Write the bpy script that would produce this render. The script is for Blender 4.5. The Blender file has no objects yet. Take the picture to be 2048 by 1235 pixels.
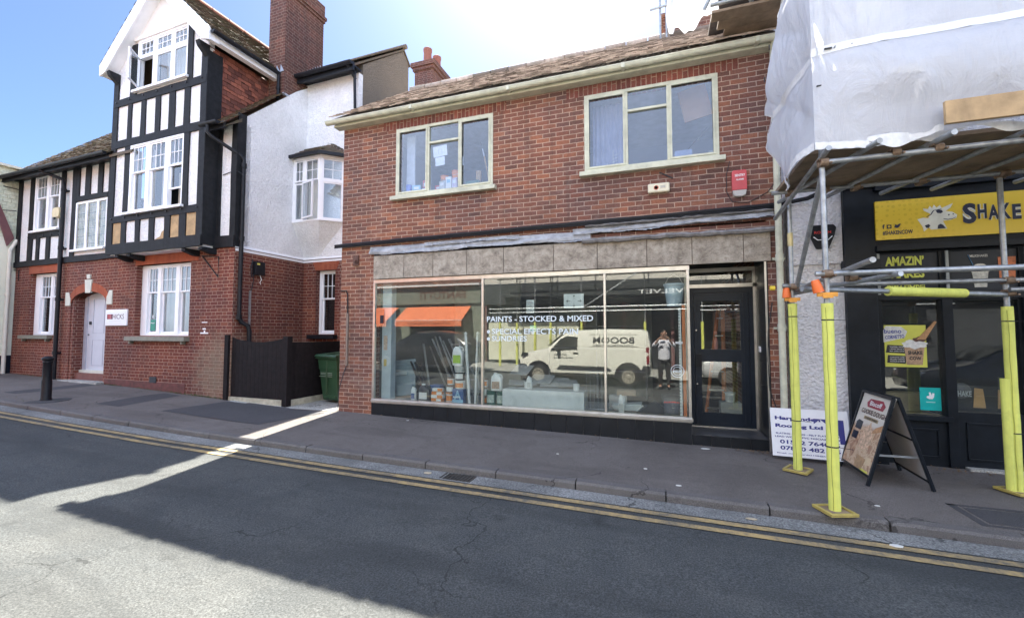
import bpy, bmesh, math, random
from mathutils import Vector, Matrix
random.seed(7)
R = math.radians
scene = bpy.context.scene
col = scene.collection
# ---------------------------------------------------------------- camera
cam = bpy.data.cameras.new('camera'); camo = bpy.data.objects.new('camera', cam); col.objects.link(camo)
cam.sensor_width = 36; cam.lens = 862.66/2048*36; cam.clip_start = .03; cam.clip_end = 3000
camo.location = (0, 0, 1.6); camo.rotation_euler = (R(90+2.979), 0, R(19.016))
scene.camera = camo
# ---------------------------------------------------------------- sky, sun, exposure
SUN_AZ, SUN_EL = 10.7, 54.0            # degrees left of +Y, degrees up
w = bpy.data.worlds.new('World'); scene.world = w; w.use_nodes = True
nt = w.node_tree; nt.nodes.clear()
out = nt.nodes.new('ShaderNodeOutputWorld'); bg = nt.nodes.new('ShaderNodeBackground')
sky = nt.nodes.new('ShaderNodeTexSky'); sky.sky_type = 'NISHITA'; sky.sun_disc = False
sky.sun_elevation = R(SUN_EL); sky.sun_rotation = R(-SUN_AZ)
sky.air_density = .8; sky.dust_density = 1.1; sky.ozone_density = 2.0; sky.altitude = 50
bg.inputs[1].default_value = 0.06
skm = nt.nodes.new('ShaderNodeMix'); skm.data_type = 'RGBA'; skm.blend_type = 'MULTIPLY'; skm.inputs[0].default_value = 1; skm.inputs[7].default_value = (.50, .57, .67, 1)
nt.links.new(sky.outputs[0], skm.inputs[6]); # fill light added to the sky half behind the camera, broken by noise
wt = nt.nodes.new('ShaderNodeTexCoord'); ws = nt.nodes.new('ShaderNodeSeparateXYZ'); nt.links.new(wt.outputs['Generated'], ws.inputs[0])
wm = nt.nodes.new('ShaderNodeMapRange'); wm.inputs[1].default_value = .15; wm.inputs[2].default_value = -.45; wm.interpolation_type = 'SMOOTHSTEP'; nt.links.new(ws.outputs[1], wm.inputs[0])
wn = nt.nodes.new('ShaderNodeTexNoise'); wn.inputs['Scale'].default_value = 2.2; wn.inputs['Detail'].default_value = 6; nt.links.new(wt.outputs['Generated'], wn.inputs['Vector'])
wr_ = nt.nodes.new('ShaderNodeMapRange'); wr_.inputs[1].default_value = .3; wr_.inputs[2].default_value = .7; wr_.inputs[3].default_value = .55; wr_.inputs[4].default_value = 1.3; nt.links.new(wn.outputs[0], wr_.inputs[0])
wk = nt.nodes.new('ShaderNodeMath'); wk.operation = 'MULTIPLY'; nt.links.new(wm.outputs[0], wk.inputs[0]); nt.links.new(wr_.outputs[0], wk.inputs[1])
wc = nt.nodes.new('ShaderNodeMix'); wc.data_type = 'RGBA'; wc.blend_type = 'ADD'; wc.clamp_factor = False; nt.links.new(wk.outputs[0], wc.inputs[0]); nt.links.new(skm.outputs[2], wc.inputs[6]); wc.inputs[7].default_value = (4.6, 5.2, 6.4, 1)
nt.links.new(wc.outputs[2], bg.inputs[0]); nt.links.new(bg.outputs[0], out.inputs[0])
sl = bpy.data.lights.new('sun', 'SUN'); sl.energy = 4.0; sl.angle = R(.5); sl.color = (1, .95, .83)
so = bpy.data.objects.new('sun', sl); col.objects.link(so)
sv = Vector((-math.sin(R(SUN_AZ))*math.cos(R(SUN_EL)), math.cos(R(SUN_AZ))*math.cos(R(SUN_EL)), math.sin(R(SUN_EL))))
so.rotation_euler = sv.to_track_quat('Z', 'Y').to_euler(); so.location = (0, 20, 30)
vs = scene.view_settings
vs.view_transform = 'Standard'; vs.look = 'None'; vs.gamma = 1; vs.exposure = 2.65
scene.cycles.max_bounces = 8; scene.cycles.transparent_max_bounces = 16
scene.cycles.caustics_reflective = False; scene.cycles.caustics_refractive = False
# ---------------------------------------------------------------- materials
class N:
    def __init__(s, name):
        s.m = bpy.data.materials.new(name); s.m.use_nodes = True; s.t = s.m.node_tree; s.t.nodes.clear()
        s.out = s.n('ShaderNodeOutputMaterial')
    def n(s, ty, **k):
        x = s.t.nodes.new(ty)
        for a, b in k.items(): setattr(x, a, b)
        return x
    def l(s, a, b): s.t.links.new(a, b)
    def setv(s, i, v):
        if v is None: return
        if hasattr(v, 'is_linked') or hasattr(v, 'links'): s.l(v, i)
        else: i.default_value = v
    def math(s, op, a, b=None, c=None):
        x = s.n('ShaderNodeMath', operation=op); s.setv(x.inputs[0], a)
        if b is not None: s.setv(x.inputs[1], b)
        if c is not None: s.setv(x.inputs[2], c)
        return x.outputs[0]
    def noise(s, vec, scale, detail=4, rough=.6, dist=0):
        x = s.n('ShaderNodeTexNoise'); x.inputs['Scale'].default_value = scale; x.inputs['Detail'].default_value = detail
        x.inputs['Roughness'].default_value = rough; x.inputs['Distortion'].default_value = dist
        s.l(vec, x.inputs['Vector']); return x.outputs[0]
    def ramp(s, f, stops):
        x = s.n('ShaderNodeValToRGB'); e = x.color_ramp.elements
        while len(e) < len(stops): e.new(.5)
        for i, (p, c) in enumerate(stops):
            e[i].position = p; e[i].color = (c, c, c, 1) if isinstance(c, (int, float)) else (*c, 1)
        s.l(f, x.inputs[0]); return x.outputs[0]
    def mix(s, f, a, b, mode='MIX'):
        x = s.n('ShaderNodeMix', data_type='RGBA', blend_type=mode)
        s.setv(x.inputs[0], f)
        for i, v in ((6, a), (7, b)):
            if isinstance(v, tuple): x.inputs[i].default_value = (*v[:3], 1)
            else: s.l(v, x.inputs[i])
        return x.outputs[2]
    def bsdf(s, colr, rough=.6, metal=0, bump=None, bs=.3, bd=.01, spec=.5, alpha=None):
        b = s.n('ShaderNodeBsdfPrincipled')
        if isinstance(colr, tuple): b.inputs['Base Color'].default_value = (*colr[:3], 1)
        else: s.l(colr, b.inputs['Base Color'])
        s.setv(b.inputs['Roughness'], rough); b.inputs['Metallic'].default_value = metal
        b.inputs['Specular IOR Level'].default_value = spec
        if bump is not None:
            x = s.n('ShaderNodeBump'); x.inputs['Strength'].default_value = bs; x.inputs['Distance'].default_value = bd
            s.l(bump, x.inputs['Height']); s.l(x.outputs[0], b.inputs['Normal'])
        s.l(b.outputs[0], s.out.inputs[0]); s.b = b; return b
    def obj(s): return s.n('ShaderNodeTexCoord').outputs['Object']
    def pos(s): return s.n('ShaderNodeNewGeometry').outputs['Position']
MC = {}
def P(name, c, rough=.6, var=.15, vs=6, bs=0, bscale=60, metal=0, spec=.5, bd=.004, dirt=0, streak=0):
    if name in MC: return MC[name]
    s = N(name); o = s.obj()
    n1 = s.noise(o, vs, 5)
    lo = tuple(x*(1-var) for x in c); hi = tuple(min(1, x*(1+var)) for x in c)
    cc = s.ramp(n1, [(.3, lo), (.7, hi)])
    if dirt:
        n2 = s.noise(o, 2.3, 8, .7, 1)
        cc = s.mix(s.math('MULTIPLY', s.ramp(n2, [(.48, 0), (.7, 1)]), dirt), cc, tuple(x*.35+.01 for x in c))
    if streak:
        mp = s.n('ShaderNodeMapping'); mp.inputs['Scale'].default_value = (22, 22, 1.2); s.l(o, mp.inputs[0])
        n3 = s.noise(mp.outputs[0], 1, 6, .7)
        cc = s.mix(s.math('MULTIPLY', s.ramp(n3, [(.45, 0), (.75, 1)]), streak), cc, tuple(x*.4 for x in c))
    b = s.noise(o, bscale, 3) if bs else None
    s.bsdf(cc, rough, metal, b, bs, bd, spec)
    MC[name] = s.m; return s.m
def brickmat(name, cols, mortar, flemish=False, swap=False, moss=None, course=.075, jw=.011, dark=.35, Lb=.225, pale=.0):
    s = N(name); uv = s.n('ShaderNodeTexCoord').outputs['UV']
    wob = s.n('ShaderNodeTexNoise'); wob.inputs['Scale'].default_value = 16; s.l(uv, wob.inputs['Vector'])
    sub = s.n('ShaderNodeVectorMath', operation='SUBTRACT'); s.l(wob.outputs[1], sub.inputs[0]); sub.inputs[1].default_value = (.5,)*3
    sc = s.n('ShaderNodeVectorMath', operation='SCALE'); s.l(sub.outputs[0], sc.inputs[0]); sc.inputs[3].default_value = .010
    ad = s.n('ShaderNodeVectorMath', operation='ADD'); s.l(sc.outputs[0], ad.inputs[1])
    lw_ = s.n('ShaderNodeTexNoise'); lw_.inputs['Scale'].default_value = 1.3; s.l(uv, lw_.inputs['Vector'])
    la = s.n('ShaderNodeVectorMath', operation='MULTIPLY_ADD'); s.l(lw_.outputs[1], la.inputs[0]); la.inputs[1].default_value = (.012, .016, 0); s.l(uv, la.inputs[2]); s.l(la.outputs[0], ad.inputs[0])
    sp = s.n('ShaderNodeSeparateXYZ'); s.l(ad.outputs[0], sp.inputs[0])
    U, V = (sp.outputs[1], sp.outputs[0]) if swap else (sp.outputs[0], sp.outputs[1])
    v = s.math('DIVIDE', V, course); row = s.math('FLOOR', v); fv = s.math('SUBTRACT', v, row)
    Pd = Lb*1.5 if flemish else Lb
    u = s.math('ADD', s.math('DIVIDE', U, Pd), s.math('MULTIPLY', s.math('MODULO', s.math('ABSOLUTE', row), 2), .5))
    cell = s.math('FLOOR', u); fu = s.math('SUBTRACT', u, cell)
    j = jw/Pd
    mk = s.math('MAXIMUM', s.math('LESS_THAN', fu, j), s.math('LESS_THAN', fv, jw/course))
    ident = s.math('MULTIPLY', cell, 2)
    if flemish:
        mk = s.math('MAXIMUM', mk, s.math('LESS_THAN', s.math('ABSOLUTE', s.math('SUBTRACT', fu, .6667)), j/2))
        ident = s.math('ADD', ident, s.math('GREATER_THAN', fu, .6667))
    cb = s.n('ShaderNodeCombineXYZ'); s.l(ident, cb.inputs[0]); s.l(row, cb.inputs[1])
    wn = s.n('ShaderNodeTexWhiteNoise', noise_dimensions='2D'); s.l(cb.outputs[0], wn.inputs['Vector'])
    k = len(cols); rr = s.n('ShaderNodeValToRGB'); rr.color_ramp.interpolation = 'LINEAR'
    e = rr.color_ramp.elements
    while len(e) < k: e.new(.5)
    for i, c in enumerate(cols): e[i].position = i/(k-1); e[i].color = (*c, 1)
    s.l(wn.outputs[0], rr.inputs[0])
    fine = s.noise(uv, 45, 4, .7)
    bc = s.mix(.55, rr.outputs[0], s.ramp(fine, [(.3, (.35,)*3), (.7, (1.25, 1.2, 1.2))]), 'MULTIPLY')
    mo = s.mix(.5, mortar, s.ramp(s.noise(uv, 9, 5), [(.3, (.5,)*3), (.7, (1.2,)*3)]), 'MULTIPLY')
    c = s.mix(mk, bc, mo)
    rp = s.ramp(s.noise(uv, .55, 3, .5), [(.42, (.88, .86, .90)), (.58, (1.15, 1.03, .95))]); c = s.mix(1, c, rp, 'MULTIPLY')
    big = s.noise(uv, 1.1, 7, .65, .8)
    c = s.mix(s.math('MULTIPLY', s.ramp(big, [(.45, 0), (.72, 1)]), dark), c, (.06, .045, .04))
    mp = s.n('ShaderNodeMapping'); mp.inputs['Scale'].default_value = (5, .35, 1); s.l(uv, mp.inputs[0])
    c = s.mix(s.math('MULTIPLY', s.ramp(s.noise(mp.outputs[0], 1, 6, .7), [(.52, 0), (.72, 1)]), dark*1.1), c, (.05, .04, .038))
    if pale:
        c = s.mix(s.math('MULTIPLY', s.ramp(s.noise(uv, 1.7, 6, .7, 1.5), [(.55, 0), (.75, 1)]), pale), c, (.36, .31, .27))
    if moss:
        (mx, mz, rx, rz), mc = moss
        q = s.n('ShaderNodeSeparateXYZ'); s.l(s.pos(), q.inputs[0])
        dx = s.math('DIVIDE', s.math('SUBTRACT', q.outputs[0], mx), rx); dz = s.math('DIVIDE', s.math('SUBTRACT', q.outputs[2], mz), rz)
        d = s.math('ADD', s.math('MULTIPLY', dx, dx), s.math('MULTIPLY', dz, dz))
        d = s.math('ADD', d, s.math('MULTIPLY', s.math('SUBTRACT', s.noise(uv, 5, 6, .7), .5), 2.2))
        c = s.mix(s.math('MULTIPLY', s.ramp(d, [(.1, 1), (.95, 0)]), .5), c, mc)
    h = s.math('ADD', s.math('MULTIPLY', s.math('SUBTRACT', 1, mk), 1), s.math('MULTIPLY', fine, .5))
    s.bsdf(c, .85, 0, h, .55, .006, .25)
    return s.m
def glassmat(name, r0=.05, tint=(.93, .97, .95), rough=0.0, dirt=.0):
    s = N(name); lw = s.n('ShaderNodeLayerWeight'); lw.inputs['Blend'].default_value = .5
    f = s.math('MULTIPLY_ADD', s.math('POWER', lw.outputs['Facing'], 5), 1-r0, r0)
    tr = s.n('ShaderNodeBsdfTransparent'); tr.inputs[0].default_value = (*tint, 1)
    gl = s.n('ShaderNodeBsdfGlossy'); gl.inputs['Roughness'].default_value = rough; gl.inputs[0].default_value = (1, 1, 1, 1)
    bp = s.n('ShaderNodeBump'); bp.inputs['Strength'].default_value = .012; bp.inputs['Distance'].default_value = .002
    s.l(s.noise(s.obj(), 1.3, 2), bp.inputs['Height']); s.l(bp.outputs[0], gl.inputs['Normal'])
    mx = s.n('ShaderNodeMixShader'); s.l(f, mx.inputs[0]); s.l(tr.outputs[0], mx.inputs[1]); s.l(gl.outputs[0], mx.inputs[2])
    last = mx.outputs[0]
    if dirt:
        df = s.n('ShaderNodeBsdfDiffuse'); df.inputs[0].default_value = (.5, .5, .48, 1)
        m2 = s.n('ShaderNodeMixShader'); s.l(s.math('MULTIPLY', s.ramp(s.noise(s.obj(), 4, 9, .75, 1), [(.35, .15), (.8, 1)]), dirt), m2.inputs[0])
        s.l(last, m2.inputs[1]); s.l(df.outputs[0], m2.inputs[2]); last = m2.outputs[0]
    s.l(last, s.out.inputs[0]); return s.m
def tilemat(name, c1, c2, moss=.0):
    s = N(name); g = s.n('ShaderNodeNewGeometry'); o = s.obj()
    c = s.ramp(g.outputs['Random Per Island'], [(0, c1), (.5, tuple((a+b)/2 for a, b in zip(c1, c2))), (1, c2)])
    c = s.mix(.5, c, s.ramp(s.noise(o, 18, 5), [(.3, (.5,)*3), (.75, (1.3,)*3)]), 'MULTIPLY')
    if moss: c = s.mix(s.math('MULTIPLY', s.ramp(s.noise(o, 3, 8, .75), [(.45, 0), (.62, 1)]), moss), c, (.09, .09, .045))
    s.bsdf(c, .75, 0, s.noise(o, 60, 3), .3, .004, .4); return s.m
# ---------------------------------------------------------------- mesh builder
def Rz(a): return Matrix.Rotation(a, 4, 'Z')
class MB:
    def __init__(s, M=None): s.v = []; s.f = []; s.M = M or Matrix.Identity(4)
    def add(s, vs, fs):
        k = len(s.v); s.v += [s.M @ Vector(v) for v in vs]; s.f += [tuple(i+k for i in f) for f in fs]; return s
    def box(s, x0, x1, y0, y1, z0, z1):
        v = [(x, y, z) for z in (z0, z1) for y in (y0, y1) for x in (x0, x1)]
        return s.add(v, [(0, 2, 3, 1), (4, 5, 7, 6), (0, 1, 5, 4), (2, 6, 7, 3), (0, 4, 6, 2), (1, 3, 7, 5)])
    def bar(s, a, b, wx, wz, up=(0, 0, 1)):
        a = Vector(a); b = Vector(b); d = (b-a).normalized(); u = Vector(up)
        r = d.cross(u)
        if r.length < 1e-4: r = d.cross(Vector((0, 1, 0)))
        r.normalize(); u = r.cross(d).normalized()
        v = [p + r*i*wx/2 + u*j*wz/2 for p in (a, b) for (i, j) in ((-1, -1), (1, -1), (1, 1), (-1, 1))]
        return s.add(v, [(0, 3, 2, 1), (4, 5, 6, 7)]+[(i, (i+1) % 4, (i+1) % 4+4, i+4) for i in range(4)])
    def tube(s, a, b, r, n=12, r2=None):
        a = Vector(a); b = Vector(b); d = (b-a).normalized(); r2 = r if r2 is None else r2
        u = d.cross(Vector((0, 0, 1)) if abs(d.z) < .9 else Vector((1, 0, 0))).normalized(); w_ = d.cross(u)
        v = []
        for p, q in ((a, r), (b, r2)):
            for i in range(n):
                t = 2*math.pi*i/n; v.append(p+u*math.cos(t)*q+w_*math.sin(t)*q)
        return s.add(v, [tuple(range(n))[::-1], tuple(range(n, 2*n))]+[(i, (i+1) % n, (i+1) % n+n, i+n) for i in range(n)])
    def path(s, pts, r, n=8):
        pts = [Vector(p) for p in pts]; rings = []; k = len(pts)
        for i, p in enumerate(pts):
            d = (pts[min(i+1, k-1)]-pts[max(i-1, 0)]).normalized()
            u = d.cross(Vector((.13, .21, 1)).normalized()).normalized(); w_ = d.cross(u)
            rings.append([p+u*math.cos(2*math.pi*j/n)*r+w_*math.sin(2*math.pi*j/n)*r for j in range(n)])
        v = [q for g in rings for q in g]; f = [tuple(range(n))[::-1], tuple(range((k-1)*n, k*n))]
        for i in range(k-1):
            for j in range(n): f.append((i*n+j, i*n+(j+1) % n, (i+1)*n+(j+1) % n, (i+1)*n+j))
        return s.add(v, f)
    def lathe(s, c, prof, n=16, ax=None):
        c = Vector(c); v = []; Q = ax or Matrix.Identity(3)
        for (r, z) in prof:
            for i in range(n):
                t = 2*math.pi*i/n; v.append(c + Q @ Vector((r*math.cos(t), r*math.sin(t), z)))
        k = len(prof); f = [tuple(range(n))[::-1], tuple(range((k-1)*n, k*n))]
        for i in range(k-1):
            for j in range(n): f.append((i*n+j, i*n+(j+1) % n, (i+1)*n+(j+1) % n, (i+1)*n+j))
        return s.add(v, f)
    def prism(s, pts, off):
        pts = [Vector(p) for p in pts]; off = Vector(off); n = len(pts)
        return s.add(pts+[p+off for p in pts], [tuple(range(n))[::-1], tuple(range(n, 2*n))]+[(i, (i+1) % n, (i+1) % n+n, i+n) for i in range(n)])
    def quad(s, *p): return s.add(p, [tuple(range(len(p)))])
    def grid(s, fn, nu, nv):
        v = [fn(i/nu, j/nv) for j in range(nv+1) for i in range(nu+1)]
        return s.add(v, [(j*(nu+1)+i, j*(nu+1)+i+1, (j+1)*(nu+1)+i+1, (j+1)*(nu+1)+i) for j in range(nv) for i in range(nu)])
    def wall(s, x0, x1, z0, z1, y0, y1, holes=()):
        """solid wall (x by z, thickness y0 front to y1 back) with rectangular holes (x0,x1,z0,z1)"""
        xs = sorted({x0, x1} | {min(max(h[i], x0), x1) for h in holes for i in (0, 1)})
        zs = sorted({z0, z1} | {min(max(h[i], z0), z1) for h in holes for i in (2, 3)})
        nx, nz = len(xs)-1, len(zs)-1
        def solid(i, j):
            if not (0 <= i < nx and 0 <= j < nz): return False
            cx, cz = (xs[i]+xs[i+1])/2, (zs[j]+zs[j+1])/2
            return not any(h[0] < cx < h[1] and h[2] < cz < h[3] for h in holes)
        for i in range(nx):
            for j in range(nz):
                if not solid(i, j): continue
                a, b, c, d = xs[i], xs[i+1], zs[j], zs[j+1]
                s.quad((a, y0, c), (b, y0, c), (b, y0, d), (a, y0, d)); s.quad((b, y1, c), (a, y1, c), (a, y1, d), (b, y1, d))
                if not solid(i-1, j): s.quad((a, y1, c), (a, y0, c), (a, y0, d), (a, y1, d))
                if not solid(i+1, j): s.quad((b, y0, c), (b, y1, c), (b, y1, d), (b, y0, d))
                if not solid(i, j-1): s.quad((a, y1, c), (b, y1, c), (b, y0, c), (a, y0, c))
                if not solid(i, j+1): s.quad((a, y0, d), (b, y0, d), (b, y1, d), (a, y1, d))
        return s
    def build(s, name, m, parent=None, smooth=False, bevel=0, uvrot=None):
        me = bpy.data.meshes.new(name)
        inv = None
        if parent is not None:
            root = parent
            while root.parent is not None: root = root.parent
            inv = (Matrix.LocRotScale(root.location, root.rotation_euler, None)).inverted(); loc = None
        else:
            xs = [v.x for v in s.v]; ys = [v.y for v in s.v]; zs = [v.z for v in s.v]
            loc = Vector(((min(xs)+max(xs))/2, (min(ys)+max(ys))/2, min(zs))); inv = Matrix.Translation(-loc)
        me.from_pydata([tuple(inv @ v) for v in s.v], [], s.f)
        uv = me.uv_layers.new(name='UVMap').data
        for p in me.polygons:
            q = [s.v[i] for i in s.f[p.index]]
            n = Vector((0, 0, 0))
            for i in range(len(q)):
                a, b = q[i], q[(i+1) % len(q)]
                n += Vector(((a.y-b.y)*(a.z+b.z), (a.z-b.z)*(a.x+b.x), (a.x-b.x)*(a.y+b.y)))
            ax, ay, az = abs(n.x), abs(n.y), abs(n.z)
            for li, co in zip(p.loop_indices, q):
                uv[li].uv = (co.x, co.y) if (az > ax and az > ay) else ((co.y, co.z) if ax > ay else (co.x, co.z))
            p.use_smooth = smooth
        me.materials.append(m); me.validate()
        o = bpy.data.objects.new(name, me); col.objects.link(o)
        if parent is not None: o.parent = parent
        else: o.location = loc
        if bevel:
            b = o.modifiers.new('bevel', 'BEVEL'); b.width = bevel; b.segments = 2; b.limit_method = 'ANGLE'; b.angle_limit = R(40)
        if smooth and not bevel:
            try:
                me.polygons.foreach_set('use_smooth', [True]*len(me.polygons))
                es = o.modifiers.new('split', 'EDGE_SPLIT'); es.split_angle = R(38)
            except Exception: pass
        return o
def empty(name, loc, rz=0):
    o = bpy.data.objects.new(name, None); col.objects.link(o); o.location = loc; o.rotation_euler = (0, 0, rz)
    o.empty_display_size = .2; return o
def tag(o, label, cat, group=None):
    o['label'] = label; o['category'] = cat
    if group: o['group'] = group
    return o
def struct(o, kind='structure'): o['kind'] = kind; return o
def text(body, parent, O, X, Z, h, wd=None, m=None, bold=0, name='lettering', align='L', lift=.0015):
    cu = bpy.data.curves.new('t', 'FONT'); cu.body = body; cu.size = 1; cu.offset = bold; cu.resolution_u = 3
    ob = bpy.data.objects.new('t', cu); col.objects.link(ob)
    dg = bpy.context.evaluated_depsgraph_get()
    me = bpy.data.meshes.new_from_object(ob.evaluated_get(dg))
    bpy.data.objects.remove(ob); bpy.data.curves.remove(cu)
    xs = [v.co.x for v in me.vertices]; ys = [v.co.y for v in me.vertices]
    bx, by, W_, H_ = min(xs), min(ys), max(xs)-min(xs), max(ys)-min(ys)
    sy = h/H_; sx = (wd/W_) if wd else sy
    X = Vector(X).normalized(); Z = Vector(Z).normalized(); Nn = X.cross(Z); O = Vector(O)
    if align == 'C': O = O - X*(W_*sx/2)
    b = MB(); b.v = [O+X*((v.co.x-bx)*sx)+Z*((v.co.y-by)*sy)+Nn*lift for v in me.vertices]
    b.f = [tuple(p.vertices) for p in me.polygons]; bpy.data.meshes.remove(me)
    return b.build(name, m, parent)
def tiles(b, o, u, sdir, width, length, tw=.165, ga=.1, th=.012, clip=None, jit=.25):
    o = Vector(o); u = Vector(u).normalized(); sd = Vector(sdir).normalized(); n = u.cross(sd).normalized()
    if n.z < 0 and abs(n.z) > .01: n = -n
    rows = int(length/ga)+1; cols_ = int(width/tw)+2; tl = ga*1.25; e = Vector(v for v in n)
    for r_ in range(rows):
        off = (r_ % 2)*tw/2
        for c_ in range(-1, cols_):
            a0 = c_*tw+off+.004; a1 = a0+tw-.009
            if clip is None:
                a0 = max(a0, 0); a1 = min(a1, width)
                if a1-a0 < .02: continue
            elif not clip((a0+a1)/2, r_*ga): continue
            s0 = r_*ga+random.uniform(-1, 1)*.012*jit*2; s1 = min(s0+tl, length+ga*.3)
            l0 = th*1.9+random.random()*th*jit; l1 = th*.75
            tw_ = random.uniform(-1, 1)*th*jit*.6
            A = o+u*a0+sd*s0; B = o+u*a1+sd*s0; C = o+u*a1+sd*s1; D = o+u*a0+sd*s1
            vv = [A+e*(l0+tw_), B+e*(l0-tw_), C+e*l1, D+e*l1, A+e*(l0+tw_-th), B+e*(l0-tw_-th)]
            k = len(b.v); b.v += [b.M @ q for q in vv]
            b.f += [(k, k+1, k+2, k+3), (k+4, k+5, k+1, k), (k+4, k, k+3), (k+1, k+5, k+2)]
    return b
def H(x):
    T = [(-40, .75), (-20, .50), (-17, .42), (-14, .33), (-11.8, .28), (-8.9, .17), (-6.7, .10), (-5.1, .07), (-3.8, .04), (-1.7, .01), (0, -.02), (2.5, -.05), (8, -.09), (40, -.3)]
    if x <= T[0][0]: return T[0][1]
    for (a, p), (b, q) in zip(T, T[1:]):
        if x <= b: return p+(q-p)*(x-a)/(b-a)
    return T[-1][1]
def HR(x, y=4): return H(x)-.078-min(.05, max(0, (4.3-y))*.02)*min(1, max(0, (x+6)/4))
# ---------------------------------------------------------------- materials used widely
B_shop = brickmat('shop_brick', [(.13, .072, .060), (.23, .10, .070), (.175, .085, .070), (.32, .14, .085), (.15, .083, .073), (.25, .12, .088)], (.44, .345, .275), pale=.25)
B_sold = brickmat('soldier_brick', [(.15, .06, .05), (.25, .08, .06), (.19, .07, .055), (.30, .11, .08)], (.36, .27, .21), swap=True)
B_left = brickmat('old_red_brick', [(.14, .048, .038), (.19, .060, .043), (.155, .050, .040), (.23, .082, .053)], (.42, .31, .25), flemish=True,
                  moss=((-8.95, .7, .95, 1.0), (.24, .22, .16)), dark=.4, jw=.009)
B_chim = brickmat('chimney_brick', [(.10, .05, .042), (.16, .07, .055), (.12, .06, .05), (.2, .09, .07)], (.27, .2, .16), flemish=True, dark=.45)
B_red = brickmat('rubbed_red_brick', [(.36, .10, .055), (.40, .13, .07), (.33, .09, .05)], (.30, .12, .08), swap=True, jw=.004, dark=.15)
M_white = P('white_paint', (.86, .86, .89), .45, .05, 4, .15, 30)
M_upvc = P('white_joinery', (.88, .88, .92), .35, .03, 5)
M_timber = P('black_timber', (.016, .017, .020), .65, .35, 9, .7, 35, bd=.006, spec=.2, streak=.5)
M_black = P('black_iron', (.012, .013, .017), .45, .3, 9, .1, 40, spec=.25)
M_cream = P('cream_green_paint', (.56, .56, .44), .5, .15, 5, .25, 30, dirt=.42)
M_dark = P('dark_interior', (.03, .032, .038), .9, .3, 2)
M_lead = P('lead_sheet', (.34, .35, .38), .5, .3, 9, .6, 14, bd=.01, dirt=.5)
M_alu = P('aluminium', (.55, .53, .50), .32, .15, 6, .1, 20, metal=.85)
M_galv = P('galvanised_tube', (.36, .38, .40), .42, .3, 14, .3, 40, metal=.55, dirt=.35)
M_yel = P('yellow_foam', (.74, .77, .17), .7, .08, 5, .4, 25, dirt=.28, streak=.32)
M_orange = P('orange_plastic', (.85, .17, .03), .4, .08, 5)
M_navy = P('navy_paint', (.010, .016, .028), .38, .2, 6, spec=.3)
M_wht = P('white_vinyl', (.82, .84, .86), .5, .02, 5)
M_ink = P('black_ink', (.02, .02, .025), .5, .02, 5)
M_wood = P('raw_board', (.42, .29, .16), .8, .25, 5, .4, 30, dirt=.4)
M_wood2 = P('weathered_board', (.26, .19, .13), .85, .3, 5, .4, 30, dirt=.4)
def roughcast(name, c, sc=26, st=1.0):
    s = N(name); o = s.obj()
    n = s.noise(o, sc, 6, .75); v = s.n('ShaderNodeTexVoronoi'); v.inputs['Scale'].default_value = sc*1.6; s.l(o, v.inputs[0])
    h = s.math('ADD', n, s.math('MULTIPLY', v.outputs[0], .6))
    cc = s.ramp(s.noise(o, 1.3, 7, .7, .5), [(.3, tuple(x*.84 for x in c)), (.65, c)])
    cc = s.mix(.35, cc, s.ramp(n, [(.3, (.6,)*3), (.6, (1.1,)*3)]), 'MULTIPLY')
    s.bsdf(cc, .85, 0, h, st, .035, .2); return s.m
M_rough = roughcast('white_roughcast', (.90, .90, .92), 17, .75)
M_rough2 = roughcast('pier_roughcast', (.82, .81, .84), 18, 1.0)
M_pebble = roughcast('brown_pebbledash', (.30, .25, .20), 34, 1.4)
G_shop = glassmat('shopfront_glass', .075, (.93, .96, .94), dirt=.05)
G_win = glassmat('window_glass', .06, (.90, .93, .95), dirt=.02)
G_up = glassmat('upstairs_glass', .075, (.90, .93, .97), dirt=.05)
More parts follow.
